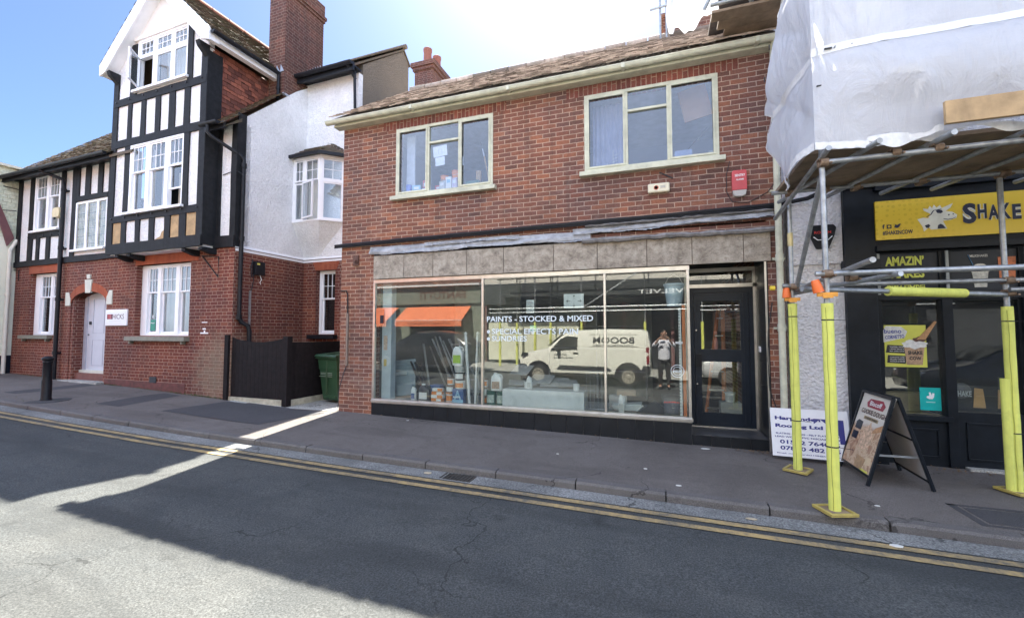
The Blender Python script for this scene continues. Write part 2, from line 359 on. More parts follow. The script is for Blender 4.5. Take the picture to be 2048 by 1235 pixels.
# ---------------------------------------------------------------- ground
def groundmat(name, c1, c2, agg=180, spots=.0, patch=.0, light=.0, gum=0, tracks=0):
    s = N(name); o = s.pos()
    a = s.noise(o, agg, 2, .8); b = s.noise(o, .9, 8, .7, .6); c = s.noise(o, 7, 6, .7)
    cc = s.mix(s.ramp(b, [(.35, 0), (.68, 1)]), c1, c2)
    v = s.n('ShaderNodeTexVoronoi'); v.inputs['Scale'].default_value = agg*.45; s.l(o, v.inputs[0])
    sc_ = s.ramp(a, [(.30, (.42,)*3), (.5, (.95,)*3), (.70, (1.75,)*3)])
    cc = s.mix(1, cc, sc_, 'MULTIPLY')
    cc = s.mix(s.math('MULTIPLY', s.ramp(c, [(.58, 0), (.75, 1)]), .55), cc, tuple(x*.45 for x in c1))
    if spots:
        wn = s.n('ShaderNodeTexVoronoi'); wn.inputs['Scale'].default_value = 55; s.l(o, wn.inputs[0])
        sp_ = s.math('LESS_THAN', wn.outputs[0], .06)
        sel = s.math('GREATER_THAN', s.noise(wn.outputs['Position'], 33, 0), .60)
        cc = s.mix(s.math('MULTIPLY', s.math('MULTIPLY', sp_, sel), spots), cc, (.55, .55, .53))
    if patch:
        mp = s.n('ShaderNodeMapping'); mp.inputs['Scale'].default_value = (.35, 1.3, 1); s.l(o, mp.inputs[0])
        q = s.noise(mp.outputs[0], 1.1, 5, .6, .4)
        cc = s.mix(s.math('MULTIPLY', s.ramp(q, [(.52, 0), (.60, 1)]), patch), cc, tuple(x*.55 for x in c1))
    # cracks
    dn = s.n('ShaderNodeTexNoise'); dn.inputs['Scale'].default_value = 3; dn.inputs['Detail'].default_value = 5; s.l(o, dn.inputs['Vector'])
    ds = s.n('ShaderNodeVectorMath', operation='MULTIPLY_ADD'); s.l(dn.outputs[1], ds.inputs[0]); ds.inputs[1].default_value = (.55, .55, .55); s.l(o, ds.inputs[2])
    cv = s.n('ShaderNodeTexVoronoi', feature='DISTANCE_TO_EDGE'); cv.inputs['Scale'].default_value = .55; s.l(ds.outputs[0], cv.inputs[0])
    ck = s.math('MULTIPLY', s.math('LESS_THAN', cv.outputs[0], .004), s.ramp(s.noise(o, .8, 3), [(.48, 0), (.55, 1)]))
    cc = s.mix(s.math('MULTIPLY', ck, .75), cc, tuple(x*.3 for x in c1))
    if gum:
        gv = s.n('ShaderNodeTexVoronoi'); gv.inputs['Scale'].default_value = 3.2; s.l(o, gv.inputs[0])
        gs = s.math('MULTIPLY', s.math('LESS_THAN', gv.outputs[0], .06), .5); gc = s.n('ShaderNodeSeparateColor'); s.l(gv.outputs['Color'], gc.inputs[0])
        cc = s.mix(s.math('MULTIPLY', gs, s.math('LESS_THAN', gc.outputs[0], .35)), cc, (.26, .25, .25)); cc = s.mix(s.math('MULTIPLY', gs, s.math('GREATER_THAN', gc.outputs[0], .7)), cc, (.03, .03, .03))
    if tracks:
        mt = s.n('ShaderNodeMapping'); mt.inputs['Scale'].default_value = (.10, 1.0, 1); s.l(o, mt.inputs[0])
        cc = s.mix(s.math('MULTIPLY', s.ramp(s.noise(mt.outputs[0], 1.6, 4, .55), [(.45, 0), (.62, 1)]), .45), cc, tuple(x*.5 for x in c1))
        ov = s.n('ShaderNodeTexVoronoi'); ov.inputs['Scale'].default_value = 1.3; s.l(ds.outputs[0], ov.inputs[0])
        cc = s.mix(s.math('MULTIPLY', s.ramp(ov.outputs[0], [(.05, 1), (.16, 0)]), .5), cc, tuple(x*.35 for x in c1))
    s.bsdf(cc, .82, 0, s.math('ADD', a, s.math('MULTIPLY', v.outputs[0], .7)), .55, .006, .35)
    return s.m
M_road = groundmat('asphalt', (.058, .063, .065), (.084, .087, .085), 80, .7, .35, tracks=1)
M_pave = groundmat('pavement_asphalt', (.122, .108, .100), (.168, .150, .141), 150, .4, .25, gum=1)
M_patch = groundmat('patch_asphalt', (.062, .061, .066), (.078, .075, .08), 150)
M_kerb = groundmat('kerb_stone', (.115, .106, .104), (.155, .145, .14), 190)
M_chan = groundmat('gutter_channel', (.14, .143, .14), (.27, .272, .265), 60)
M_conc = groundmat('concrete', (.30, .30, .28), (.42, .41, .38), 60)
def strip(name, y0, y1, m, zf, x0=-40, x1=40, ny=4, nx=200, dz=0):
    b = MB(); b.grid(lambda u, v: (x0+(x1-x0)*u, y0+(y1-y0)*v, zf(x0+(x1-x0)*u, y0+(y1-y0)*v)+dz), nx, ny)
    return struct(b.build(name, m, smooth=False))
b = MB(); b.grid(lambda u, v: (-900+1800*u, -900+1800*v, -.55), 4, 4); struct(b.build('ground', M_conc))
strip('road', -2.2, 4.65, M_road, HR, ny=24)
strip('gutter_channel', 4.40, 4.645, M_chan, HR, dz=.004, ny=2)
strip('pavement', 4.77, 14, M_pave, lambda x, y: H(x), ny=2)
strip('opposite_pavement', -6.4, -2.2, M_conc, lambda x, y: H(x)-.02, ny=2)
b = MB(); x = -20.0; i = 0
while x < 14:
    L = .91; g = .006
    dz = random.uniform(-.004, .004); dy = random.uniform(-.006, .006)
    za, zb = H(x)+dz, H(x+L)+dz
    pts = [(x+g, 4.655+dy, za-.22), (x+g, 4.655+dy, za-.018), (x+g, 4.675+dy, za+.004), (x+g, 4.785, za+.004), (x+g, 4.785, za-.22)]
    q = [(a+L-2*g, c, e-za+zb) for a, c, e in pts]; n = 5
    b.add(pts+q, [tuple(range(n)), tuple(range(n, 2*n))[::-1]]+[(k, k+n, (k+1) % n+n, (k+1) % n) for k in range(n)])
    x += L
struct(b.build('kerb', M_kerb, bevel=.004))
b = MB()
b.grid(lambda u, v: (-40+80*u, 4.665+.11*v, H(-40+80*u)-.012), 200, 1)
struct(b.build('kerb_bed', P('kerb_joint', (.05, .048, .045), .9)))
# worn double yellow lines
s = N('worn_yellow_line'); o = s.pos()
n1 = s.noise(o, 14, 8, .8); mp = s.n('ShaderNodeMapping'); mp.inputs['Scale'].default_value = (1, .25, 1); s.l(o, mp.inputs[0]); n2 = s.noise(mp.outputs[0], 1.6, 6, .8)
k = s.math('ADD', s.math('MULTIPLY', n1, .6), s.math('MULTIPLY', n2, .5))
cc = s.mix(s.ramp(k, [(.46, 1), (.66, 0)]), (.13, .122, .105), (.46, .33, .15))
s.bsdf(cc, .75, 0, s.noise(o, 120, 2), .4, .004, .3); M_line = s.m
strip('yellow_line', 4.285, 4.365, M_line, HR, dz=.008, ny=1)
strip('yellow_line', 4.125, 4.20, M_line, HR, dz=.008, ny=1)
def patch(name, pts, m, dz=.004, road=False):
    b = MB(); b.quad(*[(x, y, (HR(x, y) if road else H(x))+dz) for x, y in pts]); return struct(b.build(name, m))
patch('pavement_patch', [(-8.6, 5.4), (-6.2, 5.35), (-5.95, 6.55), (-8.5, 6.7)], M_patch)
patch('pavement_patch', [(-13.2, 5.2), (-9.6, 5.3), (-9.9, 6.6), (-13.4, 6.85)], M_patch)
patch('alley_slab', [(-7.0, 6.9), (-5.86, 6.84), (-5.86, 9.0), (-7.0, 9.0)], M_conc, .006)
patch('alley_slab', [(-8.5, 6.6), (-7.0, 6.55), (-7.0, 6.895), (-8.5, 6.9)], M_conc, .006)
patch('alley_slab', [(-6.98, 6.55), (-5.9, 6.7), (-5.87, 6.835), (-6.98, 6.895)], M_conc, .009)
# drain, iron covers, bits of litter
b = MB(); b.box(-2.42, -2.02, 4.43, 4.63, HR(-2.2)+.006, HR(-2.2)+.012)
for i in range(9): b.box(-2.40+i*.042, -2.385+i*.042, 4.44, 4.62, HR(-2.2)+.012, HR(-2.2)+.02)
tag(b.build('drain_grating', P('rust_iron', (.05, .045, .04), .6, .4, 20)), 'dark iron drain grating in the gutter channel before the paint shop', 'drain')
b = MB(); z = H(2.9)+.002
for a in ((2.56, 3.9, 4.86, 4.90), (2.56, 2.62, 4.9, 5.36), (2.56, 3.9, 5.33, 5.37), (3.85, 3.9, 4.9, 5.33)): b.box(*a, z-.01, z+.004)
for a in ((2.65, 3.82, 4.93, 5.30),): b.box(*a, z-.01, z+.003)
tag(b.build('access_cover', M_patch), 'rectangular iron-framed access cover set in the pavement by the kerb', 'manhole cover')
random.seed(3)
for i, (x, y, r_, c) in enumerate([(-.2, 5.4, .03, 'a'), (.15, 4.95, .035, 'a'), (.75, 4.5, .05, 'b'), (1.75, 4.35, .06, 'a'), (-2.6, 4.52, .07, 'b'), (-4.2, 6.6, .03, 'a'), (.55, 6.62, .07, 'a'), (-1.3, 5.6, .02, 'a'), (1.9, 5.05, .03, 'a')]):
    z = (HR(x, y)+.008) if y < 4.65 else H(x)+.002
    b = MB(); t0 = random.random()*6
    pts = [(x+r_*math.cos(t0+k*1.05)*random.uniform(.6, 1), y+.5*r_*math.sin(t0+k*1.05)*random.uniform(.6, 1), z) for k in range(6)]
    b.prism(pts, (0, 0, .006))
    wh = ['lying near the door step', 'by the kerb', 'in the gutter', 'in the gutter at the scaffold', 'beside the drain grating', 'against the black plinth', 'below the glazed door', 'mid pavement', 'near the scaffold foot']
    where = ['mid pavement in front of the spray bottle window', 'at the kerb edge left of the scaffold feet', 'in the gutter just left of the scaffold', 'in the gutter right of the front scaffold foot', 'in the gutter beside the drain grating',
             'against the black plinth under the stacked tubs', 'below the step of the glazed door', 'mid pavement in front of the long white panel', 'beside the foot of the front scaffold pole'][i]
    tag(b.build('litter_scrap', P('litter_'+c, (.7, .7, .68) if c == 'a' else (.5, .42, .3), .6)), 'small pale scrap of litter ' + where, 'litter', 'scraps of litter')
# ================================================================ the paint shop
SHOP = empty('brick_shop', (-2.2, 6.8, H(-2.2)))
tag(SHOP, 'two-storey red brick shop with cream metal windows above an aluminium shopfront', 'shop building')
W1 = (-4.64, -2.69, 4.10, 5.385); W2 = (-1.11, .85, 4.13, 5.39)
lintH = .225
b = MB(); Yb = 12.2
b.wall(-5.85, 1.62, -.2, 5.66, 6.8, 7.02, [(-5.10, 1.42, -.3, 3.16), W1, W2, (-4.93, -2.45, 5.385, 5.385+lintH), (-1.40, 1.13, 5.39, 5.39+lintH)])
b.box(-5.85, -5.62, 7.02, Yb, -.2, 5.66); b.box(1.40, 1.62, 7.52, Yb, -.2, 5.66); b.box(-5.62, 1.40, Yb-.2, Yb, -.2, 5.66)
for X in (-5.85, 1.40): b.prism([(X, 6.8, 5.66), (X, Yb, 5.66), (X, 9.5, 7.5)], (.22, 0, 0))
b.box(1.40, 1.62, 7.02, 7.52, -.2, 5.66)
b.build('wall', B_shop, SHOP)
for (a, c, z) in ((-4.93, -2.45, 5.385), (-1.40, 1.13, 5.39)):
    MB().box(a, c, 6.803, 7.02, z, z+lintH).build('lintel', B_sold, SHOP)
# roof of small clay tiles, its eaves course, ridge
M_rt = tilemat('clay_tiles_shop', (.10, .070, .055), (.66, .54, .45), moss=.4)
b = MB(); e0 = Vector((-6.0, 6.55, 5.70)); sd = Vector((0, 2.90, 2.11)); Ls = sd.length
b.prism([(-5.98, 6.54, 5.665), (-5.98, 9.42, 7.78), (-5.98, 12.3, 5.665), (-5.98, 12.3, 5.6), (-5.98, 9.42, 7.70), (-5.98, 6.64, 5.655)], (7.58, 0, 0))
random.seed(5)
tiles(b, e0, (1, 0, 0), sd, 7.62, Ls, tw=.17, ga=.125, th=.017, jit=.7)
rf = b.build('roof', M_rt, SHOP)
b = MB(); x = -6.0
while x < 1.6:
    b.tube((x, 9.40, 7.80+random.uniform(-.008, .008)), (x+.43, 9.40, 7.80+random.uniform(-.008, .008)), .09, 10); x += .45
b.build('ridge_tile', M_rt, rf)
# fascia, gutter
b = MB(); b.box(-5.96, 1.62, 6.66, 6.797, 5.56, 5.655); b.box(-5.96, 1.62, 6.64, 6.659, 5.56, 5.60)
b.build('fascia_board', M_cream, SHOP)
b = MB(); n = 10; yc, zc, r_ = 6.575, 5.645, .058
def gut(b, x0, x1, yc, zc, r_, n=10, seg=18, sag=.006):
    def f(u, v):
        t = math.pi + math.pi*v
        return (x0+(x1-x0)*u, yc+math.cos(t)*r_, zc+math.sin(t)*r_*1.05+math.sin(u*23)*sag*.5)
    b.grid(f, seg, n)
    def f2(u, v):
        t = math.pi + math.pi*v
        return (x0+(x1-x0)*u, yc+math.cos(t)*(r_-.008), zc+.003+math.sin(t)*(r_-.008)*1.05+math.sin(u*23)*sag*.5)
    b.grid(lambda u, v: f2(1-u, v), seg, n)
    for X in (x0, x1): b.prism([(X, yc+math.cos(math.pi+math.pi*k/8)*r_, zc+math.sin(math.pi+math.pi*k/8)*r_*1.05) for k in range(9)], (.006 if X == x0 else -.006, 0, 0))
gut(b, -6.08, 1.62, yc, zc, r_)
b.box(-6.08, 1.62, 6.513, 6.521, zc-.010, zc+.008)
for X in (-4.2, -2.35, -.5, 1.3): b.box(X, X+.05, 6.508, 6.64, zc-.066, zc+.010)
b.build('gutter', M_cream, SHOP, smooth=True)
# stone fascia, lead and wood strips
s = N('old_render_fascia'); uv = s.n('ShaderNodeTexCoord').outputs['UV']
n = s.noise(uv, 5.5, 9, .75, .35); c = s.ramp(n, [(.30, (.12, .105, .09)), (.42, (.26, .225, .185)), (.55, (.38, .335, .28)), (.75, (.52, .47, .40))])
c = s.mix(s.math('MULTIPLY', s.ramp(s.noise(uv, 16, 8, .8, .5), [(.50, 0), (.62, 1)]), .5), c, (.12, .09, .07))
s.bsdf(c, .8, 0, s.noise(uv, 14, 8, .8), .6, .012, .3); M_stone = s.m
b = MB(); xs = [-5.08, -4.42, -3.82, -3.16, -2.48, -1.62, -.92, -.18, .45, 1.12, 1.46]
for a, c in zip(xs, xs[1:]): b.box(a+.004, c-.004, 6.755, 6.80, 2.575, 3.01)
b.build('stone_fascia', M_stone, SHOP, bevel=.004)
b = MB(); b.box(-5.08, 1.46, 6.77, 6.799, 2.60, 3.0); b.build('fascia_backing', P('rust_joint', (.10, .06, .04), .9), SHOP)
b = MB()
def ragged(b, x0, x1, z0, z1, y0, amp=.012, n=60, slope=0):
    pts = []
    for i in range(n+1):
        x = x0+(x1-x0)*i/n; pts.append((x, z0+slope*(x-x0)+random.uniform(-amp, amp), z1+slope*(x-x0)+random.uniform(-amp, amp), y0+random.uniform(-.015, .01)))
    for (xa, a0, a1, ya), (xb, b0, b1, yb) in zip(pts, pts[1:]):
        b.add([(xa, ya, a0), (xb, yb, b0), (xb, yb-.015, (b0+b1)/2), (xa, ya-.015, (a0+a1)/2), (xb, yb+.005, b1), (xa, ya+.005, a1), (xa, 6.799, a0), (xb, 6.799, b0), (xa, 6.799, a1), (xb, 6.799, b1)],
              [(0, 1, 2, 3), (3, 2, 4, 5), (6, 7, 1, 0), (5, 4, 9, 8)])
    return b
random.seed(11)
def apron(x0, x1, zt, zb, slope, seed):
    rr = random.Random(seed); ph = [rr.uniform(0, 6) for _ in range(6)]
    def f(u, v):
        x = x0+(x1-x0)*u; w = math.sin(x*2.1+ph[0])+.6*math.sin(x*5.3+ph[1])+.4*math.sin(x*13+ph[2]); r = rr.uniform(-1, 1)
        z = zt+slope*(x-x0)+(zb-zt)*v+.010*w*(.3+v)+.006*r*v
        y = 6.785-.060*v**.6-.012*(1-abs(math.sin(x*3.1+ph[3]+v*2)))**3-.010*math.sin(v*9+x*4+ph[4])-.004*r
        return (x, y, z)
    b = MB(); b.grid(f, 150, 7); b.grid(lambda u, v: (x0+(x1-x0)*u, 6.725+.07*v, zb+slope*(x1-x0)*u+.012), 20, 1)
    return b.build('lead_flashing', M_lead, SHOP, smooth=True)
apron(-5.16, -1.02, 3.19, 3.035, 0, 1); apron(-1.30, 1.50, 3.235, 3.13, .018, 2); apron(-4.0, -2.2, 3.205, 3.12, .004, 3)
M_rot = P('grey_rotten_wood', (.20, .19, .19), .8, .35, 12, .5, 30, dirt=.5)
ragged(MB(), -1.15, 1.50, 2.985, 3.05, 6.70, .010, 34, -.004).build('batten', M_rot, SHOP); ragged(MB(), -1.1, 1.50, 3.235, 3.265, 6.73, .006, 30, .012).build('batten', M_rot, SHOP)
b = MB(); b.wall(-1.1, 1.49, 3.055, 3.125, 6.788, 6.799); b.build('brick_band', B_shop, SHOP)
pts = [(-5.97, 6.755, 3.255), (-5.7, 6.755, 3.265)] + [(-5.2+i*.45, 6.75+random.uniform(-.008, .008), 3.27+random.uniform(-.006, .006)+i*.005) for i in range(16)] + [(1.9, 6.72, 3.39), (2.2, 6.6, 3.5)]
b = MB(); b.path(pts, .030, 8); b.path([(p[0], p[1]-.02, p[2]-.038) for p in pts[:-2]], .014, 6); b.build('cable', M_black, SHOP, smooth=True)
# ---- black tiled plinth, recess, step
M_btile = P('black_glazed_tile', (.012, .014, .018), .35, .3, 5, .1, 20, dirt=.25, spec=.35)
b = MB(); x = -5.10
while x < .38:
    x2 = min(x+.262, .40); b.box(x+.002, x2-.002, 6.785, 6.80, -.12, .285); x = x2
b.build('plinth_tile', M_btile, SHOP, bevel=.002)
MB().box(-5.10, .40, 6.80, 7.0, -.2, .28).build('plinth_core', M_conc, SHOP)
b = MB()
for k in range(8): b.box(1.38, 1.40, 6.80, 7.50, .13+k*.345+.002, .13+(k+1)*.345-.002)
b.box(1.40, 1.42, 6.80, 7.50, .1, 2.9)
for k in range(4): b.box(.405+k*.25, .651+k*.25, 6.80, 6.815, -.15, .115)
b.build('recess_tile', M_btile, SHOP)
MB().box(1.375, 1.40, 6.786, 6.80, -.05, 2.6).build('corner_trim', M_alu, SHOP)
MB().box(.40, 1.41, 6.815, 7.75, -.2, .118).build('step', P('step_tile', (.05, .052, .058), .45, .25, 6, .1, 20, dirt=.3), SHOP)
# ---- aluminium shopfront
SF = MB(); SF.box(-5.10, .41, 6.795, 6.86, 2.50, 2.57); SF.box(-5.10, .41, 6.78, 6.90, .285, .36); SF.box(-5.10, .42, 6.765, 6.78, .30, .345)
for a, c in ((-5.10, -5.055), (-2.895, -2.855), (-.835, -.80), (.365, .405)): SF.box(a, c, 6.79, 6.85, .36, 2.50)
SF.box(.365, .405, 6.85, 7.45, 2.50, 2.57); SF.box(.365, .405, 6.85, 7.45, .285, .36)
SF.box(.365, .405, 7.40, 7.45, .36, 2.5)
sf = SF.build('shopfront_frame', M_alu, SHOP, bevel=.004)
panes = []
for a, c in ((-5.055, -2.895), (-2.855, -.835), (-.80, .365)):
    panes.append(MB().box(a, c, 6.815, 6.821, .36, 2.50).build('pane', G_shop, sf))
MB().box(.382, .388, 6.85, 7.40, .36, 2.5).build('pane', G_shop, sf)
# ---- recessed entrance: transom, navy door
b = MB(); b.box(.405, 1.38, 7.44, 7.50, 2.54, 2.60); b.box(.405, 1.38, 7.44, 7.50, 2.29, 2.345); b.box(.405, .435, 7.44, 7.50, .12, 2.54); b.box(1.345, 1.38, 7.44, 7.50, .12, 2.54)
b.build('transom_frame', M_alu, SHOP); MB().box(.435, 1.345, 7.465, 7.471, 2.345, 2.54).build('transom_pane', G_shop, SHOP)
b = MB(); b.box(.435, .50, 7.44, 7.49, .12, 2.29); b.box(1.28, 1.345, 7.44, 7.49, .12, 2.29); b.box(.5, 1.28, 7.44, 7.49, 2.21, 2.29)
b.build('door_frame', M_navy, SHOP)
b = MB(); b.wall(.505, 1.275, .14, 2.205, 7.43, 7.475, [(.60, 1.16, 1.32, 2.08), (.60, 1.16, .34, 1.13)])
b.box(1.20, 1.215, 7.425, 7.43, .14, 2.2)
dr = b.build('glazed_door', M_navy, SHOP)
for z0, z1 in ((1.32, 2.08), (.34, 1.13)): MB().box(.60, 1.16, 7.45, 7.456, z0, z1).build('pane', G_shop, dr)
b = MB(); b.box(.515, .60, 7.39, 7.43, 1.05, 1.25); b.build('door_handle', M_black, dr)
for z in (1.62, .78): MB().lathe((.53, 7.425, z), [(.012, 0), (.012, .01)], 10, Matrix.Rotation(R(90), 3, 'X')).build('keyhole', M_alu, dr)
MB().box(.44, 1.34, 7.40, 7.50, .118, .135).build('threshold', M_alu, SHOP)
MB().box(1.365, 1.38, 7.18, 7.26, 1.3, 1.38).build('light_switch', M_white, SHOP)
# ---- interior of the ground floor
M_int = P('shop_interior', (.15, .155, .15), .9, .15, 1.5); M_intw = P('interior_white', (.42, .44, .45), .8, .1)
b = MB(); b.box(-5.6, 1.39, 11.8, 11.95, .1, 2.9); b.box(-5.62, -5.5, 7.02, 11.9, .1, 2.9); b.build('interior_wall', M_int, SHOP)
MB().box(-5.6, 1.39, 6.83, 11.9, 2.9, 3.02).build('ceiling', M_int, SHOP)
MB().box(-5.6, 1.39, 7.76, 11.9, .02, .118).build('interior_floor', P('shop_floor', (.09, .085, .08), .6), SHOP)
MB().box(-5.09, .36, 7.0, 7.95, .22, .33).build('display_shelf', P('display_shelf', (.30, .30, .29), .7, .2, 3, dirt=.4), SHOP)
MB().box(-5.05, .36, 6.86, 7.0, .285, .332).build('display_ledge', P('display_shelf', (.3, .3, .29), .7), SHOP)
MB().box(-5.0, -4.80, 6.95, 7.1, .33, 2.5).build('interior_post', P('pale_blue_paint', (.42, .50, .56), .6, .08), SHOP)
b = MB(); b.box(-4.8, -3.1, 9.6, 9.7, .12, 2.7); b.box(-2.6, -.2, 10.4, 10.5, .12, 2.2); b.build('partition', P('partition_grey', (.30, .31, .29), .9, .1), SHOP)
b = MB()
for z in (.7, 1.2, 1.7, 2.1): b.box(-2.5, -.3, 9.9, 10.35, z, z+.03)
for X in (-2.5, -1.4, -.33): b.box(X, X+.03, 9.9, 10.35, .12, 2.2)
b.build('shelving', P('shelf_metal', (.32, .33, .35), .5), SHOP)
# upstairs rooms
M_rm = P('room_wall', (.30, .32, .40), .9, .08, 2)
for (a, c, z0, z1) in (W1, W2):
    b = MB(); b.box(a-.5, c+.5, 9.4, 9.5, 3.9, 5.6); b.box(a-.55, a-.45, 7.03, 9.5, 3.9, 5.6); b.box(c+.45, c+.55, 7.03, 9.5, 3.9, 5.6); b.build('room_wall', M_rm, SHOP)
    MB().box(a-.5, c+.5, 7.03, 9.45, 5.50, 5.58).build('room_ceiling', P('room_ceiling', (.55, .56, .60), .9), SHOP)
    MB().box(a-.5, c+.5, 7.03, 9.45, 3.92, 4.02).build('room_floor', M_wood2, SHOP)
# metal windows
def metal_window(x0, x1, z0, z1, m1, m2, tz):
    f = MB(); t = .05
    f.box(x0, x1, 6.785, 6.86, z1-t, z1); f.box(x0, x1, 6.785, 6.86, z0, z0+t); f.box(x0, x0+t, 6.785, 6.86, z0+t, z1-t); f.box(x1-t, x1, 6.785, 6.86, z0+t, z1-t)
    for m in (m1, m2): f.box(m-.022, m+.022, 6.785, 6.86, z0+t, z1-t)
    f.box(m1+.022, m2-.022, 6.78, 6.85, tz-.02, tz+.02)
    fr = f.build('window', M_cream, SHOP, bevel=.005)
    q = .028
    for (a, c, d, e) in ((x0+t, m1-.022, z0+t, z1-t), (m2+.022, x1-t, z0+t, z1-t)):
        cs = MB(); cs.box(a, c, 6.775, 6.80, e-q, e); cs.box(a, c, 6.775, 6.80, d, d+q); cs.box(a, a+q, 6.775, 6.80, d+q, e-q); cs.box(c-q, c, 6.775, 6.80, d+q, e-q); cs.build('casement', M_cream, fr)
    for (a, c, d, e) in ((x0+t, m1-.022, z0+t, z1-t), (m2+.022, x1-t, z0+t, z1-t), (m1+.022, m2-.022, z0+t, tz-.02), (m1+.022, m2-.022, tz+.02, z1-t)):
        MB().box(a, c, 6.815, 6.819, d, e).build('pane', G_up, fr)
    for X in (m1-.05, m2+.05): MB().bar((X, 6.84, z0+.45), (X-.01, 6.86, z0+.62), .012, .012).build('handle', M_alu, fr)
    MB().box(x0-.07, x1+.07, 6.70, 6.80, z0-.075, z0-.003).build('sill', M_cream, fr, bevel=.006)
metal_window(*W1, -3.955, -3.33, 5.03); metal_window(*W2, -.455, .16, 5.03)
# downpipe and its brackets, thin cables
b = MB(); b.tube((1.545, 6.70, H(1.5)), (1.545, 6.70, 5.52), .042, 14)
for z in (.3, 1.6, 2.55, 3.5, 4.9): b.tube((1.545, 6.70, z), (1.545, 6.70, z+.10), .050, 14); b.box(1.47, 1.62, 6.74, 6.80, z+.03, z+.06)
b.tube((1.545, 6.70, 5.52), (1.545, 6.60, 5.62), .042, 12)
b.build('downpipe', M_cream, SHOP, smooth=True)
b = MB(); b.path([(1.46, 6.79, 2.0), (1.40, 6.785, 1.6), (1.385, 6.785, 1.2), (1.40, 6.785, .8), (1.50, 6.78, .45), (1.52, 6.76, .1)], .007, 6); b.build('thin_cable', M_ink, SHOP); b = MB()
b.path([(.98, 6.79, 4.05), (.93, 6.79, 3.85), (.93, 6.79, 3.6), (1.0, 6.79, 3.45), (1.2, 6.79, 3.42), (1.45, 6.79, 3.55), (1.52, 6.78, 3.65)], .005, 6)
b.build('thin_cable', M_ink, SHOP)
b = MB(); b.path([(-5.83, 6.78, 2.38), (-5.70, 6.77, 2.38), (-5.665, 6.77, 2.30), (-5.66, 6.77, 1.95)], .012, 8); b.build('conduit', M_black, SHOP, smooth=True)
MB().box(-5.685, -5.65, 6.765, 6.80, .95, 1.97).build('cable_trunking', P('brown_trunking', (.22, .17, .14), .6, .15), SHOP)
b = MB(); b.path([(-5.67, 6.775, .96), (-5.72, 6.76, .8), (-5.80, 6.74, .5), (-5.81, 6.73, .1)], .008, 6); b.build('thin_cable', M_ink, SHOP)
b = MB(); b.box(-5.55, -5.44, 6.76, 6.80, 2.86, 3.05); b.box(-5.47, -5.44, 6.68, 6.76, 2.90, 2.95); b.build('bracket_stub', P('rusty_bracket', (.12, .06, .045), .8, .3, 20), SHOP)
b = MB()
for i in range(9): b.bar((.02+i*.02, 6.795, 4.0-.012*i), (.05+i*.02, 6.785, 3.985-.012*i), .02, .012)
b.build('cable_end', M_ink, SHOP)
# alarm box, floodlight
a = empty('alarm_box', (1.09, 6.8, 3.52)); tag(a, 'red bell-shaped burglar alarm box reading SENTRY ALARMS on the brick wall', 'alarm box')
b = MB(); b.prism([(.995, 6.80, 3.60), (1.185, 6.80, 3.60), (1.185, 6.80, 3.86), (1.17, 6.80, 3.885), (1.01, 6.80, 3.885), (.995, 6.80, 3.86)], (0, -.075, 0)); b.build('cover', P('faded_red_plastic', (.52, .07, .08), .4, .08), a, bevel=.008)
b = MB(); b.prism([(1.0, 6.80, 3.60), (1.18, 6.80, 3.60), (1.165, 6.80, 3.525), (1.12, 6.80, 3.51), (1.06, 6.80, 3.51), (1.015, 6.80, 3.525)], (0, -.07, 0)); b.build('lens', P('grey_lens', (.42, .40, .38), .3, .1), a, bevel=.006)
text('SENTRY', a, (1.03, 6.724, 3.79), (1, 0, 0), (0, 0, 1), .035, .13, M_wht, .02); text('ALARMS', a, (1.045, 6.724, 3.735), (1, 0, 0), (0, 0, 1), .025, .10, M_wht, .02)
a = empty('alarm_sign', (.0, 6.8, 3.66)); tag(a, 'small cream rectangular box with a red ring mark fixed below the right upstairs window', 'wall box')
MB().box(-.15, .16, 6.72, 6.80, 3.68, 3.82).build('casing', P('cream_plastic', (.70, .64, .48), .45, .1, 6, dirt=.2), a, bevel=.02)
b = MB(); b.lathe((-.03, 6.720, 3.75), [(.034, 0), (.034, .002), (.024, .0021), (.024, 0)], 16, Matrix.Rotation(R(90), 3, 'X')); b.build('ring_mark', P('red_mark', (.5, .1, .06), .5), a)
MB().box(.03, .10, 6.716, 6.719, 3.735, 3.775).build('printed_panel', P('grey_print', (.45, .42, .36), .5), a)
# ================================================================ half-timbered building on the left
LO = (-8.6, 6.72, 0.0); LA = R(-1.5)
TUD = empty('half_timbered_building', (LO[0], LO[1], H(-8.6)), LA)
tag(TUD, 'black and white half-timbered building with jettied gable over a red brick ground floor', 'building')
ML = Matrix.Translation(Vector(LO)) @ Rz(LA)                       # local: x along the front (0 = right corner), y inwards, z up
def T(): return MB(ML)
WX = 1.62
SW = ML @ Matrix(((0, -1, 0, 0), (1, 0, 0, 0), (0, 0, 1, 0), (0, 0, 0, 1)))   # side wall frame: x' runs inwards, y' = -x
DOORH = (-5.95, -4.42, -.3, 2.62)
b = T(); GS = (-7.98, -6.69, 1.50, 3.19); GB = (-3.28, -1.36, 1.50, 3.18)
b.wall(-8.76, 0, -.2, 3.42, 0, .34, [GS, GB, DOORH])
